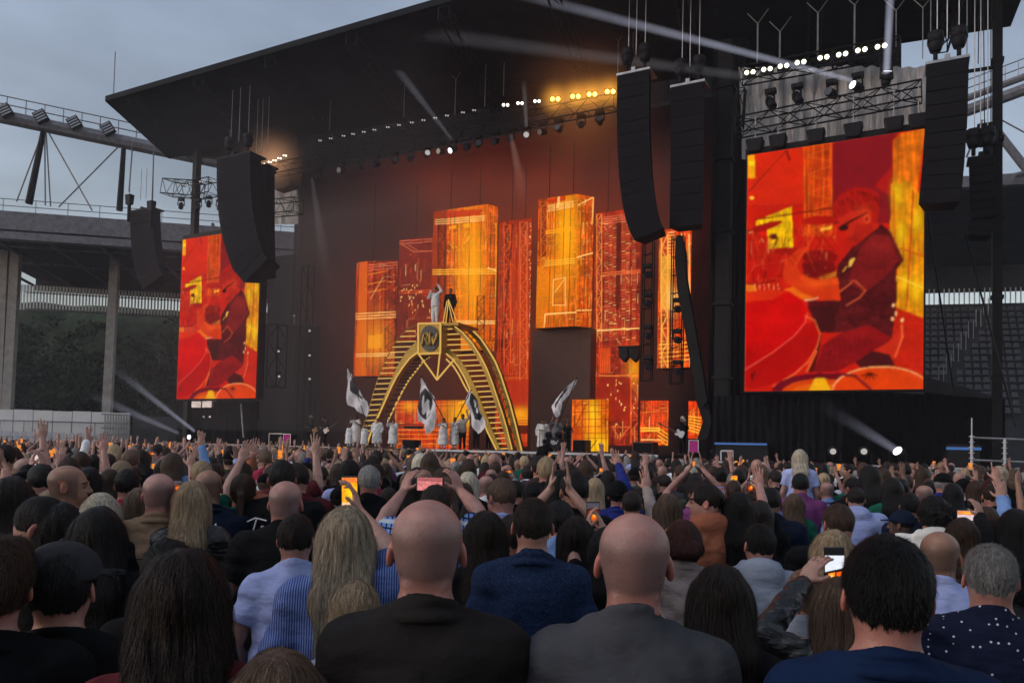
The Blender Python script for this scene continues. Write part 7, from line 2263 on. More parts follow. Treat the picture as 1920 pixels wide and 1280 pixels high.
near(522, 1214, 172, 'person with wispy light brown hair whose head only just enters the bottom edge', 'pink', 'light brown', 'dark grey', sex='f', hair='long', top='tee', strands=6500)
near(668, 1087, 104, 'small person with blond braided hair below the phone with a yellow picture', 'fair', 'blond', 'grey fleece', sex='f', hair='braid', top='hoodie', sleeve='long', strands=5500)
r10, d10, m10 = near(803, 940, 120, 'broad bald person in a very dark brown collared jacket, biggest head in the middle', 'pink', 'brown', 'dark jacket', hair='bald', bald_cap=True, top='jacket', sleeve='long', build=1.0)
M['seam'] = pbr('seam', (.004, .004, .005), .9)
V_ = m10['cloth'].data; V_ = np.array([v.co[:] for v in V_.vertices])
back_lines(r10, V_, [[(-.19, 1.30), (-.12, 1.335), (0, 1.345), (.12, 1.335), (.19, 1.30)], [(0, 1.345), (0, 1.45)]], .0022, 'seam', M['seam'])
near(1190, 965, 120, 'bald person in a charcoal grey tee with a pink thick neck', 'pink', 'brown', 'charcoal', hair='bald', bald_cap=True, top='tee', build=1.03)
near(1000, 931, 80, 'person with cropped dark hair in a mottled navy polo, left of the charcoal tee', 'fair', 'dark brown', 'mottled navy', hair='crop', top='polo', strands=2500, build=1.05)
near(1664, 1005, 158, 'person with thick black hair in a plain navy polo, largest at lower right', 'pink', 'black', 'navy polo', hair='short', top='polo', strands=9000, build=1.05, yaw=.12)
near(1857, 1019, 100, 'person with short grey hair in a navy shirt with tiny white dots', 'pink', 'grey', 'dotted navy', hair='crop', top='tee', sleeve='half', strands=6000, build=1.1, yaw=.1)
near(1763, 998, 67, 'bald person with a tan scalp between black hair and grey hair', 'tan', 'brown', 'light blue', hair='bald', bald_cap=True, top='tee', yaw=-.3)
near(1785, 1080, 74, 'short person with dark red bobbed hair and one ear, beside the dotted shirt', 'fair', 'auburn', 'light blue', sex='f', hair='short', top='tee', strands=2500)
near(1352, 1055, 104, 'person with dark brown shoulder length hair right of the charcoal tee', 'fair', 'dark brown', 'black', sex='f', hair='long', top='tee', strands=6500, shaft=.75)
near(1425, 980, 66, 'person with dark hair and pink ears in a thick grey hoodie', 'pink', 'black', 'grey fleece', hair='crop', top='hoodie', sleeve='long', strands=2000, yaw=.35, build=1.05)
ORJ = near(1325, 906, 52, 'person in a rust orange jacket looking left, with glasses', 'pink', 'dark brown', 'rust', hair='crop', top='hoodie', sleeve='long', yaw=1.15, rz=.2, strands=1200, build=1.15)
mb = MB(); Rg = rotm(1.15 + .2, 0, 0); S_ = ORJ[1]['_S']; hc = np.array(ORJ[0].location) + np.array([0, 0, 1.52 + .118 + .0]) * S_ + Rg @ np.array([0, .012, 0])
for sx in (-1, 1):
    c = hc + Rg @ np.array([sx * .033, .108, 0]); mb.path([c + Rg @ np.array([math.cos(t) * .024, 0, math.sin(t) * .018]) for t in np.linspace(0, 6.283, 13)], .0022, 5)
    mb.tube(hc + Rg @ np.array([sx * .058, .106, .004]), hc + Rg @ np.array([sx * .082, .0, .004]), .0025, k=5)
o = mb.build('glasses', M['black_metal']); tag(o, 'black framed glasses worn by the person in the rust orange jacket', 'glasses')
near(1281, 973, 60, 'person with dark red short hair and a pale jacket left of the orange jacket', 'fair', 'auburn', 'pale jacket', sex='f', hair='bob', shaft=.3, top='jacket', sleeve='long', strands=1800)
# the blond woman with the raised phone
near(650, 948, 84, 'person with long ash blond hair and blue striped shirt, raising a phone', 'fair', 'ash blond', 'blue striped', sex='f', hair='wavy', top='shirt', sleeve='half', strands=9000, shaft=1.15,
     arms_px={'r': ((738, 1052, .12), (672, 966, .42), (-.25, .0, 1), 'hold', (-1, .1, 0))}, build=1.12)
phone_thing(at_y(656, 921, 2.92 + .455), -.04, .073, .135, 'yellow', 'phone showing a yellow picture, held above the long ash blond hair', rz=-.05)
near(556, 962, 76, 'person with short dark hair in a plain light blue tee', 'fair', 'dark brown', 'light blue', hair='crop', top='tee', strands=2500, yaw=-.25, build=1.05)
near(537, 903, 56, 'bald person in black between the script tee and the light blue tee', 'pink', 'brown', 'black', hair='bald', bald_cap=True, top='tee', build=1.15, yaw=-.2)
rT, dT, mT = near(530, 862, 50, 'person with short black hair in a black tee with white script on the back', 'fair', 'black', 'black', hair='short', top='tee', strands=800, build=1.25)
VT = np.array([v.co[:] for v in mT['cloth'].data.vertices]); kz = 1.385
back_lines(rT, VT, [[(-.15 + x * 1.5, kz + (z - .03) * 1.5) for x, z in l_] for l_ in ([(-.05, .05), (0, .075), (.05, .065)], [(.005, .07), (-.012, 0), (-.022, -.03)], [(.01, 0), (.035, .02), (.045, .035), (.03, .04), (.02, .01), (.03, -.015), (.06, .0)], [(.062, .03), (.085, .0)], [(.088, .035), (.06, -.01)])], .005, 'script', CM['white'])
r26, d26, m26 = near(300, 889, 52, 'bald person in a tan collared overshirt left of the long blond hair', 'pink', 'brown', 'tan', hair='bald', bald_cap=True, top='jacket', sleeve='long', build=1.1, yaw=-.15)
V_ = np.array([v.co[:] for v in m26['cloth'].data.vertices]); back_lines(r26, V_, [[(-.2, 1.30), (0, 1.31), (.2, 1.30)]], .003, 'seam', M['seam'])
near(362, 899, 56, 'person with long blond hair in a black leather jacket, right of the tan overshirt', 'fair', 'blond', 'black leather', sex='f', hair='straight', top='jacket', sleeve='long', strands=3500, yaw=-.4)
r28, d28, m28 = near(392, 882, 44, 'bald person in a navy jacket with one white stripe down the back', 'tan', 'brown', 'navy', hair='bald', bald_cap=True, top='jacket', sleeve='long', build=1.25)
V_ = np.array([v.co[:] for v in m28['cloth'].data.vertices]); back_lines(r28, V_, [[(.07, 1.42), (.08, 1.1)]], .006, 'stripe', CM['white'])
near(190, 921, 58, 'person with platinum straight hair in front of the red shirt', 'fair', 'platinum', 'black', sex='f', hair='straight', top='tee', strands=3000)
near(128, 874, 50, 'bald person in profile looking right, black jacket', 'tan', 'brown', 'black', hair='bald', bald_cap=True, top='jacket', sleeve='long', yaw=-1.1, rz=-.2, build=1.1)
near(240, 878, 46, 'person with black hair in a bright red shirt', 'fair', 'black', 'red', hair='short', top='polo', strands=700)
near(263, 912, 50, 'person with long light brown hair behind the tan overshirt', 'fair', 'light brown', 'navy', sex='f', hair='straight', top='tee', strands=1500)
near(457, 886, 46, 'person in a green tee with tied hair and the left arm stretched up', 'fair', 'brown', 'green', sex='f', hair='pony', top='tee', strands=900, arms_px={'l': ((424, 925, .15), (452, 868, .4), (.35, .1, 1), 'open', (0, 1, 0))})
# plaid shirt, two hands on a wide phone
near(818, 908, 62, 'person in a blue plaid shirt holding a phone high with both hands', 'pink', 'dark brown', 'blue plaid', hair='short', top='shirt', sleeve='short', strands=800,
     arms_px={'l': ((716, 985, .2), (757, 926, .5), (.35, .0, 1), 'hold', (.6, .6, 0)), 'r': ((898, 965, .2), (862, 925, .5), (-.4, .0, 1), 'hold', (-.6, .6, 0))}, build=1.15)
phone_thing(at_y(806, 907, 4.22 + .53), 1.57, .085, .17, 'pink', 'wide held phone with a pinkish picture above the bald head in the middle', seed=5)
near(912, 955, 70, 'person with very straight long brown hair right of the big bald head', 'fair', 'dark brown', 'black', sex='f', hair='straight', top='tee', strands=4500, shaft=1.2)
near(962, 962, 70, 'person in an olive jacket half hidden behind the mottled polo', 'pink', 'dark brown', 'olive', hair='crop', top='jacket', sleeve='long', strands=900)
near(1082, 967, 72, 'person with curly dark brown hair below the phone with an orange picture', 'fair', 'dark brown', 'black', sex='f', hair='wavy', top='tee', strands=4000, Z=3.95)
near(1140, 985, 66, 'person with black hair holding up a phone, left of the charcoal tee', 'fair', 'black', 'black', sex='f', hair='long', top='tee', strands=800, arms_px={'l': ((1076, 1050, .15), (1103, 1002, .4), (.05, 0, 1), 'hold', (1, .2, 0)), 'r': ((1165, 1040, .2), (1130, 1008, .4), (-.15, 0, 1), 'hold', (-1, .2, 0))})
phone_thing(at_y(1112, 965, 3.71 + .42), -.02, .072, .142, 'stage', 'upright phone with an orange picture held before the charcoal tee', seed=8)
# leather sleeve, watch and phone at the right
rL_, dL_, mL_ = near(1578, 1078, 96, 'person with long light brown hair, raised black leather sleeve and a wrist watch', 'fair', 'light brown', 'black leather', sex='f', hair='straight', top='jacket', sleeve='long', strands=5500, shaft=1.1,
     arms_px={'l': ((1432, 1200, .05), (1508, 1098, .28), (.55, .15, .85), 'hold', (.5, .8, -.2))})
watch(rL_, dL_, 'l', 'metal', 'round silver watch on the leather sleeved wrist')
phone_thing(at_y(1564, 1066, 2.55 + .31), -.02, .076, .160, 'gallery', 'phone showing grey sky over orange towers, held by the leather sleeved hand')
near(1562, 992, 70, 'person with blond highlighted hair right behind the phone with a grey sky picture', 'fair', 'blond', 'cream', sex='f', hair='bob', top='hoodie', sleeve='long', strands=2800)
near(1512, 1062, 84, 'person in a grey marled hoodie under the leather sleeve', 'fair', 'light brown', 'grey fleece', sex='f', hair='short', top='hoodie', sleeve='long', Z=2.9)
near(1572, 942, 60, 'person with cropped brown hair in black above the blond highlights', 'pink', 'brown', 'black', hair='crop', top='jacket', sleeve='long', strands=900, yaw=.4, build=1.2)
near(1752, 932, 54, 'person with bushy black hair in a cream hoodie', 'fair', 'black', 'cream', hair='curly', top='hoodie', sleeve='long', build=1.2)
near(1692, 957, 40, 'person in a black cap in front of the pale blue shoulders', 'brown', 'black', 'light blue', hair='buzz', top='tee', hat='cap', yaw=.8, hatm='navy')
near(1605, 912, 33, 'person in a pale blue hooded top, seen left of the bushy black hair', 'fair', 'dark brown', 'light blue', hair='crop', top='hoodie', sleeve='long', build=1.2, lod=1)
near(1805, 968, 52, 'person with straight brown hair holding a wide phone to the right', 'fair', 'brown', 'black', sex='f', hair='straight', top='jacket', sleeve='long', strands=1800, arms_px={'r': ((1846, 1005, .2), (1838, 975, .5), (-.2, .1, 1), 'hold', (-.5, .7, 0))})
phone_thing(at_y(1812, 966, 4.71 + .52), 1.57, .07, .14, 'pale', 'wide phone held above the straight brown hair at the right', seed=2)
near(1850, 948, 44, 'person in a denim blue sweatshirt with the right arm raised', 'fair', 'brown', 'denim blue', hair='short', top='hoodie', sleeve='long', lod=1, arms_px={'r': ((1888, 1000, .1), (1880, 940, .35), (-.25, .1, 1), 'relax', (0, 1, 0))})
near(1905, 952, 56, 'person with long black hair and a zebra dark top at the right edge', 'fair', 'black', 'dark grey', sex='f', hair='long', top='tee', strands=1500)
near(1385, 920, 48, 'person with long black hair right of the orange jacket', 'fair', 'black', 'black', sex='f', hair='long', top='tee', strands=1500)
near(1252, 924, 44, 'person with long light brown hair left of the orange jacket', 'fair', 'light brown', 'tan', sex='f', hair='wavy', top='jacket', sleeve='long', strands=1500)
near(1185, 918, 40, 'person with dark hair above the bald head in the charcoal tee', 'pink', 'dark brown', 'pale jacket', hair='crop', top='shirt', sleeve='long', arms_px={'r': ((1222, 960, .1), (1212, 922, .3), (-.15, .1, 1), 'open', (0, 1, 0))}, lod=1)
near(693, 871, 41, 'person with short grey hair right of the phone with a yellow picture', 'pink', 'grey', 'black', hair='crop', top='tee', strands=700, lod=1)
near(1445, 912, 40, 'person in a navy tee with short black hair, left of the pale blue hooded top', 'tan', 'black', 'navy', hair='crop', top='tee', build=1.2, lod=1)
near(22, 892, 66, 'person with wavy dark brown hair left of the bald profile head', 'fair', 'dark brown', 'black', sex='f', hair='wavy', top='tee', strands=1500)
rA, dA, mA = near(78, 868, 44, 'person lifting both arms to film with a pale lit phone', 'fair', 'black', 'black', hair='crop', top='jacket', sleeve='long', lod=1, arms_px={'l': ((40, 905, .1), (56, 882, .35), (.2, 0, 1), 'hold', (1, .3, 0)), 'r': ((100, 905, .1), (82, 884, .35), (-.2, 0, 1), 'hold', (-1, .3, 0))})
phone_thing(at_y(68, 869, 5.57 + .37), 0, .076, .152, 'pale', 'pale lit phone held up at the left edge of the crowd', lod=0)
near(1158, 905, 34, 'person in a royal blue track top with white stripes down the raised sleeve', 'pink', 'black', 'royal blue', hair='short', top='jacket', sleeve='long', lod=1, arms_px={'r': ((1168, 905, .1), (1160, 876, .3), (-.3, .1, 1), 'open', (0, 1, 0))}, hat='beanie', hatm='black')
near(1425, 936, 44, 'person with a dark jacket stretching one hand high, bracelet on the wrist', 'pink', 'dark brown', 'black', hair='long', sex='f', top='tee', lod=1, arms_px={'r': ((1432, 955, .15), (1425, 915, .4), (-.1, .1, 1), 'open', (0, 1, 0))})
near(1862, 905, 34, 'person pointing one finger up at the right side', 'pink', 'dark brown', 'black', hair='crop', top='tee', lod=1, arms_px={'r': ((1876, 925, .1), (1868, 903, .3), (-.05, .1, 1), 'point', (0, 1, 0))})
near(1500, 841, 24, 'small blond person in pale blue carried on shoulders above the crowd', 'fair', 'platinum', 'light blue', sex='f', hair='long', top='tee', lod=1, base=.62, strands=900, Z=8.6)
near(1501, 886, 26, 'person carrying the small blond one, dark purple top', 'pink', 'black', 'purple', hair='short', top='tee', lod=1, Z=8.25, build=1.15)
near(1192, 846, 16, 'person with dark hair and pale top raised above the crowd before low LED blocks', 'fair', 'dark brown', 'light blue', sex='f', hair='long', top='tank', sleeve='none', lod=1, base=.4)
near(1590, 868, 17, 'dark haired person in black seen in profile below the right screen', 'fair', 'black', 'black', sex='f', hair='bun', yaw=1.3, rz=.3, top='tee', lod=1, base=.12)

# ------------------------------------------------------------------ performers on the stage
def performer(px, ty, d, label, skin='fair', hairc='dark brown', cl='white', base=None, **kw):
    b = DECK if base is None else base
    P = ST.hit(px, ty, d); hgt = P[2] - b
    rz = kw.pop('rz', math.pi - .3)
    dd = make_person(h=hgt, lod=2, seed=int(px), **kw)
    root = empty('person', (P[0], P[1], b), label, 'person', 'performers on the stage', rz)
    put_parts(root, dd, SK[skin], HM[hairc], CM[cl], CM['white'] if cl == 'white' else CM['black'], CM['white'])
    return root, dd
up = lambda x, s=1: ((s * (.30), .05, 1.55), (s * (.22), .1, 1.80), (s * -.1, .1, 1), 'relax', (0, 1, 0))
hold_flag = {'r': ((.33, .12, 1.35), (.24, .28, 1.62), (0, .1, 1), 'fist', (-1, 0, 0)), 'l': ((-.28, .15, 1.2), (-.02, .3, 1.35), (.5, .2, 1), 'fist', (1, 0, 0))}
guit = {'r': ((.36, .0, 1.15), (.12, .26, 1.08), (-1, .2, -.2), 'relax', (0, -1, 0)), 'l': ((-.36, .08, 1.18), (-.42, .32, 1.3), (-.2, .2, 1), 'fist', (1, 0, 0))}
mic = {'r': ((.30, .12, 1.25), (.06, .22, 1.55), (-.3, .1, 1), 'fist', (-1, 0, 0)), 'l': ((-.36, .05, 1.5), (-.2, .08, 1.78), (.6, .1, .6), 'open', (0, 1, 0))}
performer(817, 538, DA + .5, 'singer in white patterned overalls on top of the arch, one hand at the head', hairc='brown', base=PLATZ, top='shirt', sleeve='long', arms=mic, rz=2.6, hair='short')
performer(845, 541, DA + .9, 'performer in a long black coat standing beside the tripod on the arch', cl='black', hairc='black', base=PLATZ, top='coat', sleeve='long', rz=2.9, hair='short')
stg = [(583, 779, 5.5, 'bass guitarist in black with a white cap at the left of the stage', 'black', dict(top='jacket', sleeve='long', arms=guit, hat='cap')),
       (609, 780, 4.8, 'guitarist in a dark suit bending over the instrument, left of the arch', 'dark grey', dict(top='jacket', sleeve='long', arms=guit, pitch=.4)),
       (655, 796, 1.2, 'leftmost dancer in a white robe below the folded flag', 'white', dict(top='robe', sleeve='long', sex='f', hair='long')),
       (668, 778, 2.0, 'dancer in white lifting the leftmost flag', 'white', dict(top='robe', sleeve='half', arms=hold_flag, sex='f', hair='long')),
       (684, 797, .9, 'dancer with long dark hair over a white robe, by the left foot of the arch', 'white', dict(top='robe', sleeve='long', sex='f', hair='long')),
       (708, 784, 1.6, 'dancer in a wide white robe just inside the left foot of the arch', 'white', dict(top='robe', sleeve='long', build=1.3, hair='short')),
       (738, 786, 1.8, 'dancer in a white robe with a dark front opening under the arch', 'white', dict(top='robe', sleeve='long', build=1.2, arms=hold_flag)),
       (832, 784, 2.6, 'dancer in a white tunic right of the hanging flag', 'white', dict(top='robe', sleeve='half', hair='curly', arms=hold_flag)),
       (853, 782, 3.0, 'dancer in a white wrap near the middle of the arch', 'white', dict(top='robe', sleeve='long', sex='f', hair='bun')),
       (868, 776, 3.4, 'dancer in dark trousers and open white jacket under the arch', 'cream', dict(top='jacket', sleeve='long', arms={'l': up(0, -1)})),
       (894, 784, 2.4, 'dancer in black carrying the flag at the right foot of the arch', 'black', dict(top='tee', arms=hold_flag)),
       (917, 792, 3.2, 'small dancer in black inside the right foot of the arch', 'black', dict(top='tee', sex='f', hair='bun')),
       (1018, 786, 3.0, 'dancer in a wide white robe left of the drum kit', 'white', dict(top='robe', sleeve='long', build=1.5, sex='f', hair='long')),
       (1044, 782, 3.2, 'dancer in grey holding the flag that is swept to the right', 'grey', dict(top='robe', sleeve='long', arms=hold_flag)),
       (1064, 790, 1.8, 'drummer in black with metal studs at the drum kit', 'black', dict(top='tee', arms={'r': ((.3, .1, 1.15), (.2, .35, 1.1), (-.2, 1, 0), 'fist', (0, 0, -1)), 'l': ((-.3, .1, 1.15), (-.2, .35, 1.2), (.2, 1, 0), 'fist', (0, 0, -1))}, hair='short')),
       (1280, 780, 2.6, 'guitarist in black with pale hair near the right end of the stage', 'black', dict(top='jacket', sleeve='long', sex='f', hair='bob', arms=guit))]
for px, ty, d, lab, cl, kw in stg:
    hk = kw.setdefault('hair', 'short')
    hc = 'platinum' if 'pale hair' in lab else 'black'
    performer(px, ty, d, lab, ['fair', 'tan', 'brown'][px % 3], hc, cl, rz=math.pi + ((px * 7) % 10 - 5) * .12 - .3, **kw)
def guitar(px, py, d, ang, col, label):
    C_ = ST.hit(px, py, d); a = ST.u * math.cos(ang) + np.array([0, 0, math.sin(ang)]); b = np.cross(a, ST.n)
    root = empty('guitar', C_, label, 'guitar')
    mb = MB(); out = [(-.22, .0), (-.2, .13), (-.1, .16), (0, .10), (.08, .14), (.17, .12), (.14, .03), (.14, -.03), (.17, -.12), (.08, -.14), (0, -.10), (-.1, -.16), (-.2, -.13)]
    mb.prism([C_ + a * x + b * y for x, y in out], -ST.n * .05); mb.build('body', col, root)
    mb = MB(); mb.hexa([C_ + a * x + b * y - ST.n * (.06 + z) for z in (0, .02) for x, y in ((.1, -.03), (.85, -.022), (.85, .022), (.1, .03))]); mb.hexa([C_ + a * x + b * y - ST.n * (.055 + z) for z in (0, .02) for x, y in ((.852, -.04), (1.0, -.05), (1.0, .05), (.852, .04))]); mb.build('neck', M['wood_amp'], root)
guitar(592, 806, 5.1, .45, pbr('guitar_wood', (.55, .25, .06), .35), 'orange wooden bass guitar held at the left of the stage')
guitar(613, 806, 4.5, .5, M['alu'], 'pale electric guitar held by the bending guitarist')
guitar(1274, 812, 2.3, 2.7, M['edge_strip'], 'white electric guitar pointing left near the right end of the stage')
# camera operator in the pit on a small platform
P = ST.hit(1021, 824, -2.2)
plat = empty('camera_platform', (P[0], P[1], 0), 'dark low platform in the pit before the drum kit', 'platform')
a_ = float((P - ST.o) @ ST.u); mb = MB(); mb.box(ST, a_ - .9, a_ + .9, -2.9, -1.5, 0, .62); mb.build('box', M['case'], plat)
dd = make_person(h=float(P[2]) - .62, lod=2, seed=3, top='jacket', sleeve='long', hair='short', hat='cap', build=1.1, arms={'r': ((.3, .15, 1.3), (.14, .3, 1.5), (-.2, .8, .5), 'hold', (-1, 0, 0))})
root = empty('person', (P[0], P[1], .62), 'camera operator in black seen from behind before the drum kit', 'person', None, 0)
put_parts(root, dd, SK['tan'], HM['black'], CM['black'], CM['black'], CM['black'])
cmr = empty('video_camera', (P[0] + .15, P[1] + .3, .62 + 1.62), 'black video camera on a pedestal worked by the camera operator', 'camera')
Cc = np.array(cmr.location); mb = MB(); mb.hexa([Cc + [x, y, z] for z in (-.12, .14) for x, y in ((-.1, -.25), (.1, -.25), (.1, .25), (-.1, .25))]); mb.build('body', M['case'], cmr)
mb = MB(); mb.tube(Cc + [0, .25, 0], Cc + [0, .5, 0], .09, .11, 12); mb.build('lens', M['case'], cmr); mb = MB(); mb.tube((Cc[0], Cc[1], .62), Cc - [0, 0, .12], .06, k=8); mb.build('pedestal', M['black_metal'], cmr)
# ------------------------------------------------------------------ the crowd further back
rc = np.random.RandomState(77)
A_open = lambda s, dx=0, z=0: ((s * (.31 + dx), .06, 1.52 + z * .4), (s * (.26 + dx), .16, 1.80 + z), (s * -.05, .1, 1), 'open', (0, 1, 0))
A_phone = lambda s, z=0: ((s * .26, .22, 1.36), (s * .07, .40, 1.60 + z), (s * -.15, .05, 1), 'hold', (-s, .3, 0))
A_clap = lambda s: ((s * .34, .12, 1.48), (s * .06, .22, 1.80), (s * -.1, .0, 1), 'open', (-s, 0, 0))
POSES = {'arms down': {}, 'one hand raised': {'r': A_open(1)}, 'left hand raised high': {'l': A_open(-1, .02, .08)}, 'both hands up': {'l': A_open(-1), 'r': A_open(1)},
         'phone held up': {'r': A_phone(1), 'l': A_phone(-1)}, 'clapping overhead': {'l': A_clap(-1), 'r': A_clap(1)}}
VAR = []      # (sex, hair style, words, kwargs, pose)
for sx, hs_, wd, top, slv, tw, pose in [
    ('m', 'short', 'short', 'tee', 'short', 'tee', 'arms down'), ('m', 'crop', 'cropped', 'jacket', 'long', 'jacket', 'arms down'), ('m', 'curly', 'curly', 'hoodie', 'long', 'hoodie', 'arms down'),
    ('f', 'long', 'long', 'tee', 'short', 'tee', 'arms down'), ('f', 'wavy', 'wavy', 'jacket', 'long', 'jacket', 'arms down'), ('f', 'bob', 'bobbed', 'shirt', 'half', 'shirt', 'arms down'), ('f', 'bun', 'pinned up', 'tee', 'short', 'tee', 'arms down'),
    ('m', 'bald', 'no', 'polo', 'short', 'polo shirt', 'arms down'), ('m', 'short', 'short', 'shirt', 'half', 'shirt', 'one hand raised'), ('f', 'long', 'long', 'tee', 'short', 'tee', 'both hands up'),
    ('m', 'crop', 'cropped', 'tee', 'short', 'tee', 'phone held up'), ('f', 'pony', 'tied back', 'tee', 'short', 'tee', 'phone held up'), ('m', 'short', 'short', 'jacket', 'long', 'jacket', 'left hand raised high'),
    ('f', 'straight', 'straight', 'jacket', 'long', 'jacket', 'one hand raised'), ('m', 'messy', 'messy', 'tee', 'short', 'tee', 'clapping overhead'), ('f', 'wavy', 'wavy', 'tank', 'none', 'sleeveless top', 'phone held up'),
    ('m', 'buzz', 'shaved', 'hoodie', 'long', 'hoodie', 'phone held up'), ('m', 'short', 'capped', 'tee', 'short', 'tee', 'arms down')]:
    VAR.append((sx, hs_, wd, dict(sex=sx, hair=hs_, top=top, sleeve=slv, arms=POSES[pose], build=1.12 if sx == 'm' and len(VAR) % 3 == 1 else 1.0, yaw=[0, .55, -.4, .1, .35, -.6, 0, .3, -.2, .15, 0, -.1, .3, -.45, 0, .1, 0, -.7][len(VAR)], pitch=[0, .1, .25, -.1, 0, .1][len(VAR) % 6], hat='cap' if wd == 'capped' else None, bald_cap=hs_ == 'bald'), tw, pose))
cache = {}
def variant(i, lod):
    if (i, lod) not in cache:
        v = VAR[i]
        cache[i, lod] = (make_person(h=1.75, lod=lod, seed=100 + i, strands=600 if (lod == 1 and v[1] not in ('bald', 'buzz', 'curly')) else 0, **v[3]), {})
    return cache[i, lod]
REG = [(70, 'by the far left edge'), (190, 'below the white wall'), (300, 'before the barred gate'), (400, 'below the left screen'), (500, 'left of the guitarists'), (620, 'below the guitarists'), (720, 'below the white robes'), (820, 'under the middle of the arch'),
       (920, 'below the right foot of the arch'), (1010, 'left of the camera operator'), (1110, 'below the drum kit'), (1210, 'below the low yellow LED block'), (1300, 'below the pink monitor'), (1400, 'below the black drape'), (1500, 'below the blue strip'), (1600, 'left below the right screen'), (1740, 'right below the right screen'), (1840, 'by the left scaffold post'), (3000, 'by the far right edge')]
HC = ['black', 'dark brown', 'brown', 'light brown', 'blond', 'grey', 'auburn', 'platinum', 'ash blond']; HP = np.array([.28, .24, .14, .08, .08, .07, .04, .03, .04])
CC = ['black', 'dark grey', 'navy', 'grey', 'white', 'light blue', 'denim blue', 'olive', 'burgundy', 'tan', 'green', 'red', 'rust', 'cream', 'purple', 'royal blue', 'blue plaid', 'black leather']; CP = np.array([.25, .10, .11, .07, .07, .08, .05, .04, .04, .03, .02, .03, .02, .04, .03, .02, .03, .02])
SKN = ['fair', 'pink', 'tan', 'brown']; SP_ = [.42, .38, .14, .06]
used = set()
# positions: jittered rows over the standing area
cand = []
stage_n = ST.n[:2]
zrow = 2.3
while zrow < 46:
    step = .52 if zrow < 13 else .62
    halfw = zrow * .8 + 3.5
    x = -halfw + rc.rand() * step
    while x < halfw:
        X = x + rc.uniform(-.13, .13); Y = zrow + rc.uniform(-.15, .15)
        dd_ = (np.array([X, Y]) - ST.o[:2]) @ stage_n
        lim = -3.4 if X < 6 else -4.2
        if dd_ < lim and not (X < -22): cand.append((X, Y))
        x += step + rc.uniform(-.04, .14)
    zrow += .50 if zrow < 13 else .60
def ok(X, Y, h):
    px, py = proj(np.array([X, Y, h]))
    for (a, b, qx, qt, qw, lifted) in PLACED:
        if (a - X) ** 2 + (b - Y) ** 2 < .42 ** 2: return False
        if Y < b:
            wn = 260.0 / Y
            if abs(px - qx) < wn * .75 + qw * .5 and py < qt + qw * (1.25 if Y < 3.5 else 1.0): return False
            if Y < 4.2 and abs(px - qx) < wn * .6 + qw * .8 and qw > 60: return False
    return True
inds = []; far_ = []
for X, Y in sorted(cand, key=lambda c: c[1]):
    h = float(np.clip(rc.normal(1.70, .095), 1.48, 1.88))
    px, py = proj(np.array([X, Y, h]))
    if Y < 2.9: continue
    if not ok(X, Y, h): continue
    vis = -25 < px < 1945
    if vis and len(inds) < 300 - len([p for p in PLACED]) - 6: inds.append((X, Y, h, px))
    elif (Y > 8 and -60 < px < 1980) or (not vis and Y > 3): far_.append((X, Y, h, px))
still = [0, 1, 2, 3, 4, 5, 6, 7, 17, 0, 3, 1, 4]
STY = ['stage', 'stage', 'blue', 'pale', 'stage', 'yellow']
for n_, (X, Y, h, px) in enumerate(inds):
    lod = 1 if Y < 7.5 else 2
    reg = next(t for a, t in REG if px < a)
    for tr_ in range(60):
        vi = int(rc.choice(still)) if (rc.rand() < (.86 if Y < 6 else .8 if px > 640 else .68)) else int(rc.choice([8, 9, 10, 11, 12, 13, 14, 15, 16, 10, 11, 8, 12]))
        hc = HC[rc.choice(9, p=HP / HP.sum())]; cc = CC[rc.choice(18, p=CP / CP.sum())]
        if VAR[vi][0] == 'm' and hc in ('platinum', 'auburn', 'ash blond'): hc = 'dark brown'
        if VAR[vi][0] == 'f' and hc == 'grey': hc = 'brown'
        v = VAR[vi]
        hd = 'bald person' if v[1] == 'bald' else ('person in a black cap' if v[2] == 'capped' else 'person with %s %s hair' % (v[2], hc))
        p_ = v[5]
        lab = '%s, %s %s%s, %s' % (hd, cc, v[4], '' if p_ == 'arms down' else ', ' + p_, reg)
        if lab not in used and len(lab.replace(',', '').split()) <= 16: break
    used.add(lab)
    d, ms = variant(vi, lod)
    rz = rc.uniform(-.22, .22) + .6 * math.atan((960 - px) / 1450)
    root = empty('person', (X, Y, 0), lab, 'person', 'people standing in the crowd', rz)
    s = h / 1.75; root.scale = (s * rc.uniform(.96, 1.05), s, s)
    put_parts(root, d, SK[SKN[rc.choice(4, p=SP_)]], HM[hc], CM[cc], CM['jeans'], CM['black'], ms)
    PLACED.append((X, Y, px, 0, 0, False))
    if p_ == 'phone held up':
        hR, hL = d['_hands']['r']['pc'], d['_hands']['l']['pc']
        c = (hR + hL) / 2 + np.array([0, .0, .06]); c = np.array([c[0] * root.scale[0], c[1] * s, c[2] * s])
        C_ = np.array(Matrix.Rotation(rz, 3, 'Z') @ Vector(c)) + np.array([X, Y, 0])
        land = rc.rand() < .4
        pl = ('wide' if land else 'upright') + ' phone before ' + ('shaved' if v[2] == 'shaved' else v[2] + ' ' + hc) + ' hair and %s clothes, ' + reg
        pl = pl % cc if len((pl % cc).split()) <= 16 else pl.replace(' and %s clothes', '')
        pl = pl if pl not in used else pl.replace('phone before', 'phone lifted before')
        used.add(pl)
        phone_thing(C_, 1.57 if land else 0, .075, .15, STY[rc.randint(6)], pl, rz=rz, lod=1, seed=n_)

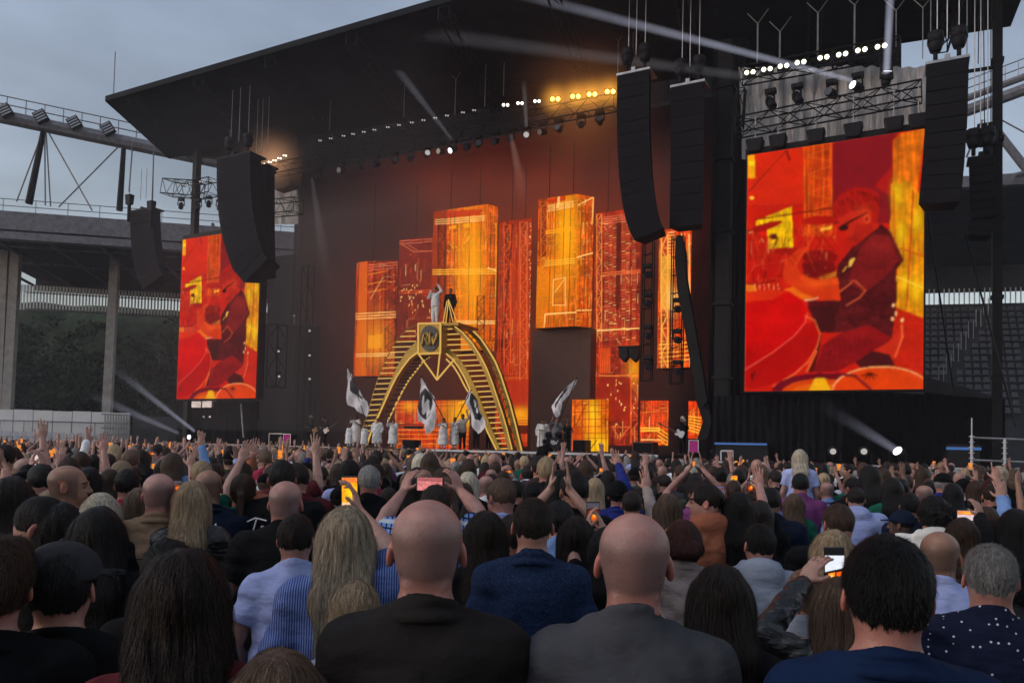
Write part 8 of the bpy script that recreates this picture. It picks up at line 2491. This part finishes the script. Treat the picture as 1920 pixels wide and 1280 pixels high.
# far mass of the crowd: one object, people too many to count
fv = []
for i, (sx, hs_, arms, top, slv) in enumerate([('m', 'short', 'arms down', 'jacket', 'long'), ('f', 'long', 'arms down', 'tee', 'short'), ('m', 'bald', 'arms down', 'tee', 'short'), ('f', 'bob', 'arms down', 'tee', 'short'),
                                           ('m', 'short', 'one hand raised', 'tee', 'short'), ('f', 'long', 'both hands up', 'tee', 'short'), ('m', 'crop', 'phone held up', 'tee', 'short'), ('f', 'bun', 'phone held up', 'tee', 'short'), ('m', 'short', 'clapping overhead', 'shirt', 'half')]):
    d = make_person(h=1.75, lod=3, seed=200 + i, sex=sx, hair=hs_, arms=POSES[arms], top=top, sleeve=slv)
    bits = []
    for key, code in (('body', 0), ('cloth', 1), ('hair', 2)):
        if key not in d: continue
        V, F = d[key]
        keep = V[F][:, :, 2].min(1) > 1.12; F = F[keep]
        u_ = np.unique(F); mp = -np.ones(len(V), np.int64); mp[u_] = np.arange(len(u_)); bits.append((V[u_], mp[F], code))
    if arms == 'phone held up':
        c = (d['_hands']['r']['pc'] + d['_hands']['l']['pc']) / 2 + np.array([0, 0, .06])
        q = np.array([[-.04, -.01, -.07], [.04, -.01, -.07], [.04, -.01, .07], [-.04, -.01, .07], [-.04, .01, -.07], [.04, .01, -.07], [.04, .01, .07], [-.04, .01, .07]]) + c
        bits.append((q[:4], np.array([[0, 1, 2, 3]]), 3)); bits.append((q[4:], np.array([[3, 2, 1, 0]]), 1))
    fv.append(bits)
mats = [SK['fair'], SK['pink'], SK['tan'], CM['black'], CM['dark grey'], CM['navy'], CM['grey'], CM['white'], CM['light blue'], CM['burgundy'], CM['tan'], HM['black'], HM['dark brown'], HM['brown'], HM['blond'], HM['grey'], emis('far_phone', srgb(250, 150, 60), .9), CM['black leather'], CM['red'], CM['green']]
Vs, Fs, Ms = [], [], []; off_ = 0
for row_ in range(4):       # unseen rows added just behind the viewer to block low sky light
    for k_ in range(9): far_.append(((k_ - 4) * .62 + rc.uniform(-.1, .1), -.75 - row_ * .6, rc.uniform(1.62, 1.84), -1))
for X, Y, h, px in far_:
    r_ = rc.rand()
    b = fv[rc.randint(0, 4)] if px == -1 or r_ < (.70 if px < 700 else .84) else fv[rc.randint(4, 9)]
    sk = rc.choice([0, 1, 1, 2]); cl_ = rc.choice([3, 3, 3, 7, 8, 4, 4, 5, 5, 6, 7, 8, 9, 10, 17, 18, 19]); ha = rc.choice([11, 11, 12, 12, 13, 14, 15])
    a = rc.uniform(-.25, .25); s = h / 1.75
    R_ = np.array([[math.cos(a), -math.sin(a), 0], [math.sin(a), math.cos(a), 0], [0, 0, 1]]) * s
    for V, F, code in b:
        Vs.append(V @ R_.T + [X, Y, 0]); Fs.append(F + off_); off_ += len(V)
        Ms.append(np.full(len(F), {0: sk, 1: cl_, 2: ha, 3: 16}[code], np.int32))
Vs = np.vstack(Vs); Fs = np.vstack(Fs).astype(np.int32); Ms = np.concatenate(Ms)
me = mesh_np('crowd', Vs, Fs, mats, True); me.polygons.foreach_set('material_index', Ms)
set_col(me, np.ones((len(Vs), 3)))
o = link('crowd', me); o['kind'] = 'stuff'; o['label'] = 'dense far crowd between nearer rows and stage, plus unseen rows added behind the viewer'
print('CROWD', len(inds), len(far_), len(Fs), len(PLACED))
# ------------------------------------------------------------------ smoke haze filling the air of the stadium
def make_haze(dens, col):
    m, nt, out = new_mat('haze_air')
    pv = nt.nodes.new('ShaderNodeVolumePrincipled')
    pv.inputs['Density'].default_value = dens
    pv.inputs['Color'].default_value = (*col, 1)
    pv.inputs['Anisotropy'].default_value = .2
    nt.links.new(pv.outputs[0], out.inputs['Volume'])
    mb = MB()
    mb.hexa([(x, y, z) for z in (-1.0, 40.0) for x, y in ((-120, -20), (120, -20), (120, 130), (-120, 130))])
    me = mesh_np('haze', np.vstack(mb.v), mb.f, m)
    o = link('haze', me); o['kind'] = 'stuff'
    o['label'] = 'thin grey stage smoke and evening haze in the air'
make_haze(.0007, (.8, .82, .92))

sL_x = float(ST.loc(300, 600, -2)[0])
# denser smoke hanging over the stage, lit by the LED towers
def stage_smoke(dens, a0, a1, d0, d1, z0, z1, label, col=(.95, .82, .78)):
    m, nt, out = new_mat('stage_smoke')
    pv = nt.nodes.new('ShaderNodeVolumePrincipled'); pv.inputs['Density'].default_value = dens
    pv.inputs['Color'].default_value = (*col, 1); pv.inputs['Anisotropy'].default_value = .35
    nt.links.new(pv.outputs[0], out.inputs['Volume'])
    mb = MB(); mb.box(ST, a0, a1, d0, d1, z0, z1)
    V = np.vstack(mb.v); c = V.mean(0)
    o = link('smoke', mesh_np('smoke', V - c, mb.f, m)); o.location = c
    o['kind'] = 'stuff'; o['label'] = label
stage_smoke(.034, wl + .6, wr - .8, 3.4, BD - .15, DECK + .02, 17.0, 'warm lit smoke hanging around the LED towers')
stage_smoke(.006, sL_x, wr - 9, -5.5, 3.3, 2.6, 19.2, 'grey smoke drifting under the left half of the roof', (.8, .8, .85))
